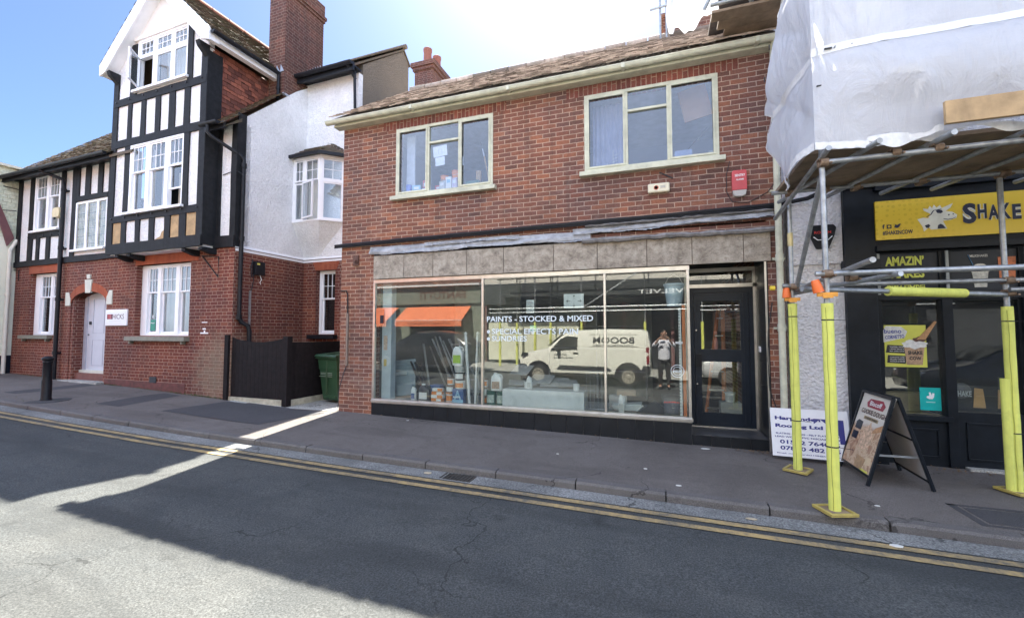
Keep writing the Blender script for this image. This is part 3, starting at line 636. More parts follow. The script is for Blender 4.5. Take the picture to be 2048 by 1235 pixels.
# arch spandrels over the door
n = 10; cx = (-5.95-4.42)/2; hw = .765
arc = [(cx+hw*math.cos(math.pi*k/n), 2.32+.30*math.sin(math.pi*k/n)) for k in range(n+1)]
for k in range(n):
    (xa, za), (xb, zb) = arc[k], arc[k+1]; b.prism([(xa, 0, za), (xa, 0, 2.62), (xb, 0, 2.62), (xb, 0, zb)], (0, .34, 0))
b.box(-.34, 0, .34, 2.19, -.2, 3.40)                                   # side wall, below the render
wb = b.build('wall', B_left, TUD)
b = T(); b.wall(0, WX, -.2, 3.40, 1.85, 2.19, [(.42, 1.02, 1.53, 3.12)]); b.build('wall', B_left, TUD)
b = T(); b.wall(-5.95, -5.85, -.2, 2.62, .02, .34); b.build('door_jamb', B_left, TUD)
# white render above: main front, side, back wing
b = T(); ULW = (-7.92, -6.66, 4.36, 5.95); LDW = (-5.90, -4.54, 3.70, 4.97)
b.wall(-8.76, 0, 3.42, 6.15, 0, .3, [ULW, LDW, (-3.80, -.65, 3.42, 6.15)])
b.build('render', M_rough, TUD); b = T(); b.prism([(0, .003, 3.42), (0, .003, 6.17), (0, 1.5, 7.62), (0, 1.85, 7.90), (0, 1.85, 3.42)], (-.3, 0, 0))
b.box(-.3, WX, 1.85, 2.0, 3.42, 7.98)
b.build('render', M_rough, TUD)
b = T(); b.prism([(0, 0, 3.40), (0, 0, 3.46), (.035, -.0, 3.40)], (0, 1.85, 0)); b.prism([(0, 1.85, 3.40), (0, 1.85, 3.46), (0, 1.81, 3.40)], (WX, 0, 0))
b.box(0, .012, .02, 1.85, 3.33, 3.385); b.box(.013, WX, 1.838, 1.85, 3.33, 3.385)
b.build('drip_edge', M_white, TUD)
# timbers
random.seed(21)
def beam(b, x0, x1, z0, z1, y=0, d=.035, hor=True):
    n = max(2, int(((x1-x0) if hor else (z1-z0))/.5)); j = lambda: random.uniform(-.009, .009)
    if hor:
        top = [(x0+(x1-x0)*k/n, z1+j()) for k in range(n+1)]; bot = [(x0+(x1-x0)*k/n, z0+j()) for k in range(n+1)]
        pts = [(x, y, z) for x, z in bot]+[(x, y, z) for x, z in top[::-1]]
        for k in range(n): b.prism([(bot[k][0], y, bot[k][1]), (bot[k+1][0], y, bot[k+1][1]), (top[k+1][0], y, top[k+1][1]), (top[k][0], y, top[k][1])], (0, -d, 0))
    else:
        L = [(x0+j(), z0+(z1-z0)*k/n) for k in range(n+1)]; Rr = [(x1+j(), z0+(z1-z0)*k/n) for k in range(n+1)]
        for k in range(n): b.prism([(L[k][0], y, L[k][1]), (Rr[k][0], y, Rr[k][1]), (Rr[k+1][0], y, Rr[k+1][1]), (L[k+1][0], y, L[k+1][1])], (0, -d, 0))
b = T()
beam(b, -8.78, -3.85, 3.41, 3.56, d=.05); b2 = T(); beam(b2, -.60, .02, 3.41, 3.66, d=.05)
for a, c, z0, z1 in ((-8.78, -8.60, 3.56, 6.0), (-8.16, -7.95, 3.56, 6.0), (-6.63, -6.45, 3.56, 6.0), (-6.10, -5.92, 3.56, 6.0), (-4.52, -4.20, 3.56, 6.0),
                     (-7.73, -7.58, 3.56, 4.17), (-7.24, -7.07, 3.56, 4.17), (-5.92, -5.80, 5.12, 6.0), (-5.53, -5.31, 5.12, 6.0), (-4.98, -4.78, 5.12, 6.0),
                     (-.60, -.46, 3.66, 6.1), (-.14, .02, 3.66, 6.15)): beam(b if a < -1 else b2, a, c, z0, z1, d=.032, hor=False)
beam(b, -7.94, -6.64, 4.17, 4.33, d=.036); beam(b, -5.90, -4.53, 5.0, 5.13, d=.036); beam(b, -8.6, -3.9, 5.93, 6.03, d=.028)
b2.box(.001, .03, -.02, .17, 3.42, 6.35); b2.build('timber_frame', M_timber, TUD)
b.build('timber_frame', M_timber, TUD)
# ---- jettied bay with gable
BY = -.30
BW = (-3.12, -1.24, 4.34, 5.96); GW = (-3.0, -1.23, 7.24, 8.47)
b = T(); b.wall(-3.85, -.58, 3.46, 7.75, BY, BY+.12, [BW, GW])
b.wall(-3.85, -.58, 7.75, 8.47, BY, BY+.12, [GW, (-3.9, -3.25, 7.75, 8.5), (-1.0, -.5, 7.75, 8.5)])
b.prism([(-3.25, BY, 7.75), (-3.85, BY, 7.75), (-3.85, BY, 7.95), (-3.25, BY, 8.52)], (0, .12, 0)); b.prism([(-1.0, BY, 7.75), (-.58, BY, 7.75), (-.58, BY, 8.05), (-1.0, BY, 8.47)], (0, .12, 0))
b.box(-3.85, -3.73, BY+.12, .0, 3.46, 7.9); b.box(-.70, -.58, BY+.12, 0, 3.46, 6.2)
b.build('bay_render', M_rough, TUD)
b = T(); b.prism([(-3.42, BY-.01, 8.47), (-.9, BY-.01, 8.47), (-.9, BY-.01, 8.5), (-2.15, BY-.01, 9.70), (-3.42, BY-.01, 8.5)], (0, .12, 0)); b.box(-3.1, -1.15, BY-.06, BY-.01, 8.47, 8.56)
b.build('gable_plaster', P('smooth_cream_plaster', (.80, .77, .74), .7, .04, 3, .2, 10), TUD)
b = T()
beam(b, -3.87, -.56, 3.41, 3.65, BY, .05); beam(b, -3.85, -.58, 4.16, 4.32, BY, .034); beam(b, -3.85, -.58, 5.96, 6.14, BY, .036); beam(b, -3.85, -.58, 6.99, 7.16, BY, .036)
for a, c, z0, z1 in ((-3.87, -3.69, 3.65, 7.75), (-.76, -.56, 3.65, 7.80), (-3.33, -3.12, 4.32, 5.96), (-1.24, -1.07, 4.32, 5.96), (-3.24, -3.02, 7.16, 8.42), (-1.23, -1.06, 7.16, 8.47)): beam(b, a, c, z0, z1, BY, .03, False)
lw = [-3.35, -3.18, -2.83, -2.67, -2.33, -2.15, -1.80, -1.61, -1.30, -1.09]
for a, c in zip(lw[::2], lw[1::2]): beam(b, a, c, 3.65, 4.16, BY, .028, False)
uw = [-3.30, -3.15, -2.80, -2.63, -2.28, -2.11, -1.80, -1.60, -1.29, -1.10]
for a, c in zip(uw[::2], uw[1::2]): beam(b, a, c, 6.14, 6.99, BY, .028, False)
b.box(-.58, -.555, BY-.02, .0, 3.46, 7.7); b.box(-3.875, -3.85, BY-.02, 0, 3.46, 7.7)
b.build('bay_timber_frame', M_timber, TUD)
for a, c in ((-3.68, -3.36), (-1.60, -1.31), (-1.08, -.77)): T().box(a, c, BY-.008, BY-.001, 3.66, 4.155).build('bare_panel', P('bare_tan_panel', (.44, .30, .16), .85, .25, 8, .4, 25, dirt=.4), TUD)
b = T(); b.prism([(-2.14, BY-.002, 3.66), (-1.81, BY-.002, 3.66), (-1.82, BY-.002, 3.86), (-1.9, BY-.002, 3.82), (-1.95, BY-.002, 3.72)], (0, -.006, 0)); b.build('broken_plaster', P('bare_tan_panel', (.44, .3, .16)), TUD)
b = T()
for k in range(7): b.lathe((-3.72+k*.50, BY-.036, 4.26), [(.018, 0), (.018, .02)], 8, Matrix.Rotation(R(90), 3, 'X'))
for k in range(7): b.lathe((-3.72+k*.50, BY-.036, 7.1), [(.018, 0), (.018, .02)], 8, Matrix.Rotation(R(90), 3, 'X'))
for k in range(5): b.lathe((-8.1+k*.38, -.036, 4.22), [(.018, 0), (.018, .02)], 8, Matrix.Rotation(R(90), 3, 'X'))
o = b.build('timber_pegs', M_ink, TUD); o['kind'] = 'stuff'
b = T(); b.box(-3.80, -.62, BY+.02, -.0, 3.40, 3.455); b.build('bay_soffit', M_white, TUD)
for X in (-3.55, -3.1, -1.2, -.66):
    T().prism([(X, 0, 3.40), (X, BY-.02, 3.40), (X, BY-.02, 3.34), (X, -.1, 3.27), (X, 0, 3.27)], (.12, 0, 0)).build('bracket', M_timber, TUD, bevel=.006)
b = T(); b.path([(-.98, -.02, 3.27), (-.45, -.02, 3.22), (-.45, -.02, 2.78), (-.98, -.02, 3.27)], .012, 6); b.build('iron_bracket', M_black, TUD)
b = T(); b.path([(-8.82, -.02, 3.35), (-8.55, -.02, 3.32), (-8.55, -.02, 3.02)], .01, 6); b.build('iron_bracket', M_black, TUD)
# ---- roofs
M_lt = tilemat('old_clay_tiles', (.065, .05, .038), (.17, .115, .08), moss=.7)
M_th = tilemat('hung_tiles', (.10, .035, .028), (.36, .12, .075))
S_ = Vector((0, 1, .96)).normalized()
b = T(); b.prism([(-9.02, -.36, 5.84), (-9.02, 3.0, 9.06), (-9.02, 6.4, 5.8), (-9.02, 6.4, 5.7), (-9.02, 3.0, 8.96), (-9.02, -.36, 5.78)], (6.0, 0, 0)); b.prism([(-3.02, .0, 6.18), (-3.02, 3.0, 9.06), (-3.02, 6.4, 5.8), (-3.02, 6.4, 5.7), (-3.02, 3.0, 8.96), (-3.02, .0, 6.12)], (3.0, 0, 0))
tiles(b, (-9.05, -.40, 5.86), (1, 0, 0), S_, 5.2, 4.7, clip=lambda u, v: 0 < u < 5.22, jit=.8)
b.prism([(-.56, -.36, 5.88), (-.56, .05, 6.24), (-.56, .05, 6.16)], (.60, 0, 0))
tiles(b, (-.57, -.38, 5.93), (1, 0, 0), S_, .62, 2.15, clip=lambda u, v: 0 < u < .64, jit=.8)
b.build('roof', M_lt, TUD)
b = T()
gut(b, -9.1, -3.88, -.44, 5.90, .06); b.box(-9.0, -3.88, -.36, -.30, 5.78, 5.90); b.box(-9.0, -3.88, -.30, -.0, 5.90, 5.93)
b.build('gutter', M_black, TUD); b = T(); gut(b, -.56, -.02, -.44, 5.98, .06); b.box(-.56, .02, -.35, -.30, 5.86, 6.0)
b.build('gutter', M_black, TUD)
DS = Vector((-1, 0, .95)).normalized(); RX = -2.15; RZ = 9.78; EZ = 7.98; half = 1.92
b = T()
b.prism([(RX-half, -.50, EZ-.02), (RX, -.50, RZ-.03), (RX+half, -.50, EZ-.02), (RX+half-.1, -.50, EZ-.07), (RX, -.50, RZ-.14), (RX-half+.1, -.50, EZ-.07)], (0, 1.75, 0))
b.prism([(RX-half, 1.25, EZ-.02), (RX, 1.25, RZ-.03), (RX+1.45, 1.25, EZ+.42)], (0, 2.2, 0))
tiles(b, (RX+half+.02, -.54, EZ-.01), (0, 1, 0), (-1, 0, .94), 3.6, 2.63, clip=lambda u, v: 0 < u < (1.66 if v < .75 else 3.6), jit=.8)
tiles(b, (RX-half-.02, 3.0, EZ-.01), (0, -1, 0), (1, 0, .94), 3.55, 2.63, clip=lambda u, v: 0 < u < 3.54, jit=.8)
b.build('dormer_roof', M_lt, TUD)
b = T(); y = -.56
while y < 3.0: b.tube((RX, y, RZ+.02), (RX, y+.42, RZ+.02), .075, 10); y += .44
b.build('ridge_tile', P('red_ridge_tile', (.42, .17, .11), .7, .2), TUD)
b = T()
for sgn in (-1, 1):
    A = (RX+sgn*half, EZ); Bp = (RX, RZ-.02); 
    b.prism([(A[0], -.545, A[1]), (A[0]-sgn*.02, -.545, A[1]-.26), (A[0]-sgn*.22, -.545, A[1]-.20), (Bp[0], -.545, Bp[1]-.36), (Bp[0], -.545, Bp[1])][::sgn], (0, .045, 0))
    b.prism([(A[0]-sgn*.02, -.50, A[1]-.24), (A[0]-sgn*.22, -.50, A[1]-.18), (Bp[0]-sgn*.02, -.50, Bp[1]-.30), (Bp[0]-sgn*.02, -.5, Bp[1]-.18), (A[0]-sgn*.02, -.5, A[1]-.06)][::sgn], (0, .2, 0))
b.build('bargeboard', M_white, TUD, bevel=.006)
b = T(); b.box(-.40, -.26, -.5, 1.18, 7.78, 7.93); b.build('eaves_board', M_white, TUD)
b = MB(ML @ Matrix.Translation((0, 0, 0)) @ Matrix(((0, 1, 0, 0), (1, 0, 0, 0), (0, 0, 1, 0), (0, 0, 0, 1)))); gut(b, -.52, 1.12, -.17, 7.92, .06)
b.M = ML; b.tube((-.17, 1.10, 7.9), (-.17, 1.10, 7.18), .035, 10); b.tube((-.17, 1.10, 7.5), (-.17, 1.10, 7.56), .045, 10)
b.build('dormer_gutter', M_black, TUD)
for X in (-3.75, -.62): T().prism([(X-.05, BY, 7.80), (X-.05, BY-.24, 7.80), (X-.05, BY-.20, 7.70), (X-.05, BY-.03, 7.55), (X-.05, BY, 7.45)], (.13, 0, 0)).build('corbel', M_timber, TUD, bevel=.01)
# hung tiles on the dormer cheek
b = T(); b.box(-.70, -.60, BY+.0, 1.3, 6.2, 7.8); b.build('cheek_wall', M_timber, TUD)
b = T(); random.seed(9)
tiles(b, (-.598, BY+.0, 6.0), (0, 1, 0), (0, 0, 1), 1.6, 1.80, tw=.17, ga=.10, th=.012, clip=lambda u, v: 0 < u < 1.56 and v+.02 > .96*(u-.25), jit=.9)
b.build('tile_hanging', M_th, TUD)
# ---- back wing: roof, gutter, pebbledashed gable
b = T(); yr, zr = 3.68, 9.72
b.prism([(-.9, 1.55, 8.0), (-.9, yr, zr), (-.9, 4.0, zr-.3), (-.9, 4.0, zr-.36), (-.9, yr, zr-.06), (-.9, 1.55, 7.94)], (.9+WX+.03, 0, 0))
sd2 = Vector((0, yr-1.52, zr-8.0)); random.seed(4)
tiles(b, (-.9, 1.50, 8.02), (1, 0, 0), sd2, WX+.93, sd2.length, jit=.9)
b.build('wing_roof', M_lt, TUD)
b = T(); b.tube((-.9, yr, zr+.05), (WX+.1, yr, zr+.05), .07, 10); b.build('ridge_tile', P('brown_ridge', (.16, .12, .085), .8, .3, 9), TUD)
b = T(); b.prism([(WX, 2.0, 3.0), (WX, 3.95, 3.0), (WX, 3.95, zr-.28), (WX, yr, zr-.07), (WX, 2.0, 8.26)], (-.25, 0, 0)); b.build('pebbledash_gable', M_pebble, TUD)
b = T(); b.box(WX-.25, WX, 1.85+.345, 3.95, -.2, 3.0); b.box(-3, WX-.26, 3.65, 3.94, -.2, 9.1); b.box(-8.76, -3, 5.9, 6.2, -.2, 5.8); b.box(-8.76, -8.45, .36, 5.9, -.2, 5.9); b.box(-3, -2.7, 4.15, 6.0, -.2, 6)
b.build('rear_wall', B_left, TUD)
b = T(); gut(b, -.02, WX+.10, 1.47, 8.02, .065); b.box(-.05, WX+.08, 1.54, 1.60, 7.86, 8.06); b.box(-.05, WX+.08, 1.6, 1.85, 7.97, 8.0)
b.tube((WX-.02, 1.72, 7.95), (WX-.02, 1.80, 6.1), .035, 10); b.tube((WX-.05, 1.50, 7.98), (WX-.02, 1.76, 7.75), .035, 10)
b.build('wing_gutter', M_black, TUD)
# ---- chimney with lead flashing
b = T(); b.box(-.60, -.06, 1.17, 2.38, 7.0, 10.02); b.box(-.63, -.03, 1.14, 2.41, 10.02, 10.10); b.box(-.66, 0, 1.11, 2.44, 10.10, 10.18); b.box(-.62, -.04, 1.15, 2.40, 10.18, 10.5)
ch = b.build('chimney', B_chim, TUD)
for y in (1.45, 2.1): T().lathe((-.33, y, 10.45), [(.13, 0), (.11, .35), (.13, .37), (.13, .42), (.1, .42)], 14).build('chimney_pot', P('terracotta', (.27, .10, .07), .7, .15), ch)
b = T(); 
for k in range(9): 
    y = 1.62+k*.082; z = 8.02+(k*.082)*.92+.02; b.prism([(-.055, y, z-.06), (-.055, y+.078, z), (-.055, y+.005, z+.15)], (.006, 0, 0))
for k in range(4): x = -.58+k*.13; b.prism([(x, 1.162, 7.98), (x+.125, 1.162, 7.98), (x+.02, 1.162, 8.16)], (0, -.006, 0))
b.box(-.055, .0, 1.12, 1.30, 7.36, 7.41)
o = b.build('stepped_flashing', P('lead_flash', (.40, .43, .50), .45, .2, 9), ch); o['kind'] = 'stuff'
# ---- windows
M_curt = P('net_curtain', (.60, .58, .54), .9, .06, 3); M_curtd = P('curtain_warm', (.30, .27, .24), .9, .1, 4)
def curtain(par, M, x0, x1, z0, z1, y, m, amp=.02, k=40):
    b = MB(M); b.grid(lambda u, v: (x0+(x1-x0)*u, y+amp*math.sin(u*(x1-x0)*k)+amp*.4*math.sin(u*17+v*3), z0+(z1-z0)*v), max(12, int((x1-x0)*50)), 3)
    b.grid(lambda u, v: (x0+(x1-x0)*u, y+.012+amp*math.sin(u*(x1-x0)*k), z0+(z1-z0)*v), 4, 1)
    return b.build('curtain', m, par, smooth=True)
def sash(par, M, x0, x1, z0, z1, y, nx, nz, t=.035, bar=.014, gm=None, d=.03, rot=0, m=None):
    if rot:
        M = M @ Matrix.Translation((x0, y, 0)) @ Rz(rot) @ Matrix.Translation((-x0, -y, 0))
    b = MB(M); b.box(x0, x1, y, y+d, z1-t, z1); b.box(x0, x1, y, y+d, z0, z0+t); b.box(x0, x0+t, y, y+d, z0+t, z1-t); b.box(x1-t, x1, y, y+d, z0+t, z1-t)
    for i in range(1, nx):
        x = x0+t+(x1-x0-2*t)*i/nx; b.box(x-bar/2, x+bar/2, y+.004, y+d-.004, z0+t, z1-t)
    for i in range(1, nz):
        z = z0+t+(z1-z0-2*t)*i/nz; b.box(x0+t, x1-t, y+.006, y+d-.006, z-bar/2, z+bar/2)
    s_ = b.build('sash', m or M_upvc, par)
    MB(M).box(x0+t, x1-t, y+d*.5, y+d*.5+.003, z0+t, z1-t).build('pane', gm or G_win, par)
    return s_
def window(root, M, x0, x1, z0, z1, y, lights, fw=.05, depth=.10, sill=None, trans=(), room=.9):
    """lights: (x0,x1) openings; the frame is everything between"""
    b = MB(M); b.box(x0, x1, y, y+depth, z1-fw, z1); b.box(x0, x1, y, y+depth, z0, z0+fw)
    edges = [x0]+[q for l in lights for q in l]+[x1]
    for a, c in zip(edges[::2], edges[1::2]): b.box(a, c, y, y+depth, z0+fw, z1-fw)
    for z in trans: 
        for (a, c) in lights: b.box(a, c, y+.005, y+depth, z-.03, z+.03)
    f = b.build('window', M_upvc, root, bevel=.004)
    if sill: MB(M).box(x0-sill, x1+sill*.8, y-.07, y, z0-.035, z0+.02).build('sill', M_upvc, f, bevel=.005)
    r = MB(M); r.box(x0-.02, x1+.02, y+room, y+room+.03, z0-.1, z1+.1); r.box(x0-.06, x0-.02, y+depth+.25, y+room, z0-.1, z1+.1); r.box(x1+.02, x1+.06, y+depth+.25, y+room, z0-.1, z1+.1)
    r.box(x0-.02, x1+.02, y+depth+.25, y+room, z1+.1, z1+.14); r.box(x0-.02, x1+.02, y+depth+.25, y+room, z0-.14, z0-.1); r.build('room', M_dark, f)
    return f
def sashes(f, M, lights, z0, z1, zm, y, nx=3, open_last=False):
    for i, (a, c) in enumerate(lights):
        sash(f, M, a, c, zm-.02, z1, y+.02, nx, 2)
        if open_last and i == len(lights)-1: sash(f, M, a, c, z0+.38, zm+.06, y+.055, 1, 1)
        else: sash(f, M, a, c, z0, zm+.02, y+.055, 1, 1, t=.045)
# ground floor small (2 lights) and big (3 lights)
f = window(TUD, ML, -7.98, -6.69, 1.50, 3.19, .12, [(-7.72, -7.23), (-7.13, -6.74)]); sashes(f, ML, [(-7.72, -7.23), (-7.13, -6.74)], 1.55, 3.14, 2.55, .12)
curtain(f, ML, -7.75, -6.7, 1.55, 3.14, .40, M_curt)
L3 = [(-3.06, -2.70), (-2.58, -2.05), (-1.92, -1.41)]
f = window(TUD, ML, -3.28, -1.36, 1.50, 3.18, .12, L3); sashes(f, ML, L3, 1.55, 3.13, 2.53, .12)
curtain(f, ML, -3.1, -1.4, 1.55, 3.13, .40, M_curt)
T().box(-2.98, -2.80, .165, .169, 1.62, 1.88).build('sticker', P('green_sticker', (.03, .28, .2), .5), f)
text('0', f, ML @ Vector((-2.92, .163, 1.92)), (1, 0, 0), (0, 0, 1), .07, .05, M_wht, .02); text('sage', f, ML @ Vector((-2.965, .163, 1.78)), (1, 0, 0), (0, 0, 1), .035, .13, M_wht, .01)
# upper left, leaded, bay, gable
UL = [(-7.84, -7.33), (-7.20, -6.72)]
f = window(TUD, ML, -7.92, -6.66, 4.36, 5.95, -.03, UL, sill=.06); sashes(f, ML, UL, 4.41, 5.90, 5.30, -.03); curtain(f, ML, -7.9, -6.7, 4.4, 5.9, .3, M_curtd)
LD = [(-5.83, -5.46), (-5.37, -4.98), (-4.89, -4.58)]
s = N('leaded_glass'); o = s.obj(); sp = s.n('ShaderNodeSeparateXYZ'); s.l(o, sp.inputs[0])
gx = s.math('LESS_THAN', s.math('ABSOLUTE', s.math('SUBTRACT', s.math('FRACT', s.math('MULTIPLY', sp.outputs[0], 14)), .5)), .09)
gz = s.math('LESS_THAN', s.math('ABSOLUTE', s.math('SUBTRACT', s.math('FRACT', s.math('MULTIPLY', sp.outputs[2], 5)), .5)), .035)
cc = s.mix(s.ramp(s.noise(o, 5, 2), [(.4, 0), (.6, 1)]), (.16, .17, .11), (.30, .30, .24)); cc = s.mix(s.math('MAXIMUM', gx, gz), cc, (.05, .05, .05))
s.bsdf(cc, .15, 0, s.noise(o, 30, 2), .3, .01, .8); M_lead_g = s.m
f = window(TUD, ML, -5.90, -4.54, 3.70, 4.97, -.03, LD, sill=.05)
for a, c in LD: T().box(a, c, -.005, .003, 3.75, 4.92).build('leaded_pane', M_lead_g, f)
LB = [(-3.04, -2.53), (-2.41, -1.86), (-1.74, -1.28)]
f = window(TUD, ML, -3.12, -1.24, 4.34, 5.96, BY-.03, LB, sill=.10); sashes(f, ML, LB, 4.39, 5.91, 5.30, BY-.03, open_last=True)
curtain(f, ML, -3.0, -2.62, 4.4, 5.9, BY+.22, M_curt); curtain(f, ML, -2.35, -2.05, 4.4, 5.9, BY+.22, M_curt)
b = T(); b.prism([(-1.72, BY+.2, 4.4), (-1.62, BY+.2, 4.4), (-1.35, BY+.2, 4.95), (-1.28, BY+.2, 5.2), (-1.72, BY+.2, 5.2)], (0, .02, 0)); b.build('drape', P('beige_drape', (.5, .45, .38), .9), f)
LG = [(-2.93, -2.44), (-2.34, -1.80), (-1.72, -1.27)]
f = window(TUD, ML, -3.0, -1.23, 7.24, 8.47, BY-.03, LG, sill=.08, trans=(8.05,))
for i, (a, c) in enumerate(LG):
    sash(f, ML, a, c, 8.08, 8.42, BY-.01, 3, 2)
    if i == 0: sash(f, ML, a, c, 7.29, 8.02, BY-.03, 1, 1, rot=R(-52))
    else: sash(f, ML, a, c, 7.29, 8.02, BY-.01, 1, 1)
curtain(f, ML, -2.32, -1.3, 7.3, 8.4, BY+.2, M_curt, .025, 60); curtain(f, ML, -2.72, -2.5, 7.3, 8.4, BY+.3, M_curtd)
# window in the back wall, oriel
f = window(TUD, ML, .42, 1.02, 1.53, 3.12, 1.97, [(.50, 1.02-.05)], depth=.09); sash(f, ML, .50, .97, 2.40, 3.07, 1.98, 3, 2); sash(f, ML, .50, .97, 1.58, 2.44, 2.01, 1, 1, t=.045)
b = T()
b.prism([(.30, 1.846, 3.33), (1.14, 1.846, 3.33), (1.06, 1.846, 3.12), (.40, 1.846, 3.12)], (0, .02, 0)); b.build('lintel', B_red, TUD)
T().box(.28, 1.12, 1.72, 1.85, 1.42, 1.52).build('sill', M_black, TUD)
OY = 1.45
b = T(); prof = [(3.47, .0), (3.75, .12), (4.0, .26), (4.28, .40)]
for (za, da), (zb, db) in zip(prof, prof[1:]):
    pa = [(0, 1.85, za), (0, 1.849-da, za), (.5+da*.9, 1.849-da, za), (.52+da*1.9, 1.85, za)]; pb = [(0, 1.85, zb), (0, 1.849-db, zb), (.5+db*.9, 1.849-db, zb), (.52+db*1.9, 1.85, zb)]
    b.add(pa+pb, [(0, 1, 2, 3), (4, 7, 6, 5), (1, 5, 6, 2), (2, 6, 7, 3), (0, 4, 5, 1), (3, 7, 4, 0)])
b.build('oriel_base', M_rough, TUD)
orl = T(); orl.prism([(0, 1.44, 4.26), (.88, 1.44, 4.26), (1.32, 1.85, 4.26), (0, 1.85, 4.26)], (0, 0, .05)); orl.prism([(0, 1.46, 5.80), (.86, 1.46, 5.80), (1.28, 1.85, 5.80), (0, 1.85, 5.80)], (0, 0, .08))
for a, c in ((.0, .07), (.33, .40), (.80, .86)): orl.box(a, c, 1.455, 1.53, 4.31, 5.80)
of = orl.build('oriel_window', M_upvc, TUD, bevel=.004)
sash(of, ML, .07, .33, 5.27, 5.79, 1.46, 2, 2, .03); sash(of, ML, .40, .80, 5.27, 5.79, 1.46, 2, 2, .03)
sash(of, ML, .07, .33, 4.31, 5.23, 1.46, 1, 1, .035); sash(of, ML, .33, .78, 4.33, 5.23, 1.42, 1, 1, .04, rot=R(-14))
MD = ML @ Matrix.Translation((.86, 1.46, 0)) @ Rz(R(43)); W_ = .575
b = MB(MD); 
for a, c in ((0, .05), (.51, .575)): b.box(a, c, 0, .07, 4.31, 5.80)
b.box(.05, .51, 0, .07, 5.22, 5.28); b.build('oriel_side', M_upvc, of)
sash(of, MD, .05, .51, 5.28, 5.79, .01, 2, 2, .03); sash(of, MD, .05, .51, 4.31, 5.22, .01, 1, 1, .035)
curtain(of, ML, .08, .78, 4.35, 5.75, 1.60, M_curt, .012, 60)
b = T(); b.quad((0, 1.42, 5.25), (.85, 1.42, 5.25), (.85, 1.53, 5.25), (0, 1.53, 5.25)); 
b = T(); ap = [(0, 1.38, 5.88), (.92, 1.38, 5.88), (1.45, 1.86, 5.88)]; tp = [(0, 1.84, 6.28), (.80, 1.84, 6.28)]
b.prism([(-.0, 1.38, 5.88), (.92, 1.38, 5.88), (1.45, 1.86, 5.88), (0, 1.86, 5.88)], (0, 0, .03))
b.add([(0, 1.36, 5.90), (.93, 1.36, 5.90), (.72, 1.84, 6.26), (0, 1.84, 6.26), (1.48, 1.85, 5.90), (.72, 1.85, 6.26)], [(0, 1, 2, 3), (1, 4, 5, 2)])
random.seed(2)
tiles(b, (0, 1.34, 5.90), (1, 0, 0), (0, .48, .36), .95, .60, tw=.15, ga=.09, th=.01, clip=lambda u, v: 0 < u < .95-v*.38)
dd = Vector((1.48-.93, 1.85-1.36, 0)).normalized(); perp = Vector((-dd.y, dd.x, 0))
tiles(b, (.94, 1.34, 5.90), dd, perp*.40+Vector((0, 0, .36)), .74, .54, tw=.15, ga=.09, th=.01, clip=lambda u, v: v*.35 < u < .76-v*.9)
b.build('oriel_roof', M_lt, of)
b = T(); b.prism([(0, 1.30, 5.84), (.94, 1.30, 5.84), (1.5, 1.83, 5.84), (1.45, 1.86, 5.84), (.92, 1.36, 5.84), (0, 1.36, 5.84)], (0, 0, .075)); b.build('oriel_gutter', M_black, of)
# ---- brick details
T().box(-8.05, -6.60, -.006, .12, 3.19, 3.415).build('lintel', B_red, TUD); T().box(-3.34, -1.12, -.006, .12, 3.18, 3.415).build('lintel', B_red, TUD)
for (a, c, z) in ((-8.16, -6.72, 1.40), (-3.45, -1.32, 1.38)):
    b = T(); b.box(a, c, -.12, .12, z, z+.10); b.box(a+.12, a+.17, -.09, -.001, z-.07, z); b.box(c-.17, c-.12, -.09, -.001, z-.07, z); b.build('stone_sill', P('dark_painted_sill', (.085, .088, .08) if z < 1.39 else (.20, .19, .15), .5, .2, 9), TUD, bevel=.006)
b = T(); 
for k in range(n):
    a0, a1 = math.pi*k/n, math.pi*(k+1)/n
    q = [(cx+(hw+.0)*math.cos(a0), 2.32+.30*math.sin(a0)), (cx+(hw+.0)*math.cos(a1), 2.32+.30*math.sin(a1)), (cx+(hw+.08)*math.cos(a1), 2.42+.42*math.sin(a1)), (cx+(hw+.08)*math.cos(a0), 2.42+.42*math.sin(a0))]
    b.prism([(x, -.008, z) for x, z in q], (0, .35, 0))
b.build('arch', B_red, TUD)
M_ks = P('painted_keystone', (.62, .62, .54), .6, .08, 5, .3, 20)
T().prism([(cx-.11, -.03, 2.58), (cx+.11, -.03, 2.58), (cx+.15, -.03, 2.92), (cx-.15, -.03, 2.92)], (0, .05, 0)).build('keystone', M_ks, TUD, bevel=.005)
T().prism([(cx-.06, -.03, 2.94), (cx+.06, -.03, 2.94), (cx+.08, -.03, 3.05), (cx-.08, -.03, 3.05)], (0, .04, 0)).build('keystone_finial', M_ks, TUD)
for sg in (-1, 1): T().prism([(cx+sg*.78, -.02, 2.27), (cx+sg*1.0, -.02, 2.27), (cx+sg*1.0, -.02, 2.62), (cx+sg*.88, -.02, 2.62), (cx+sg*.78, -.02, 2.45)][::sg], (0, .04, 0)).build('springer', M_ks, TUD, bevel=.005)
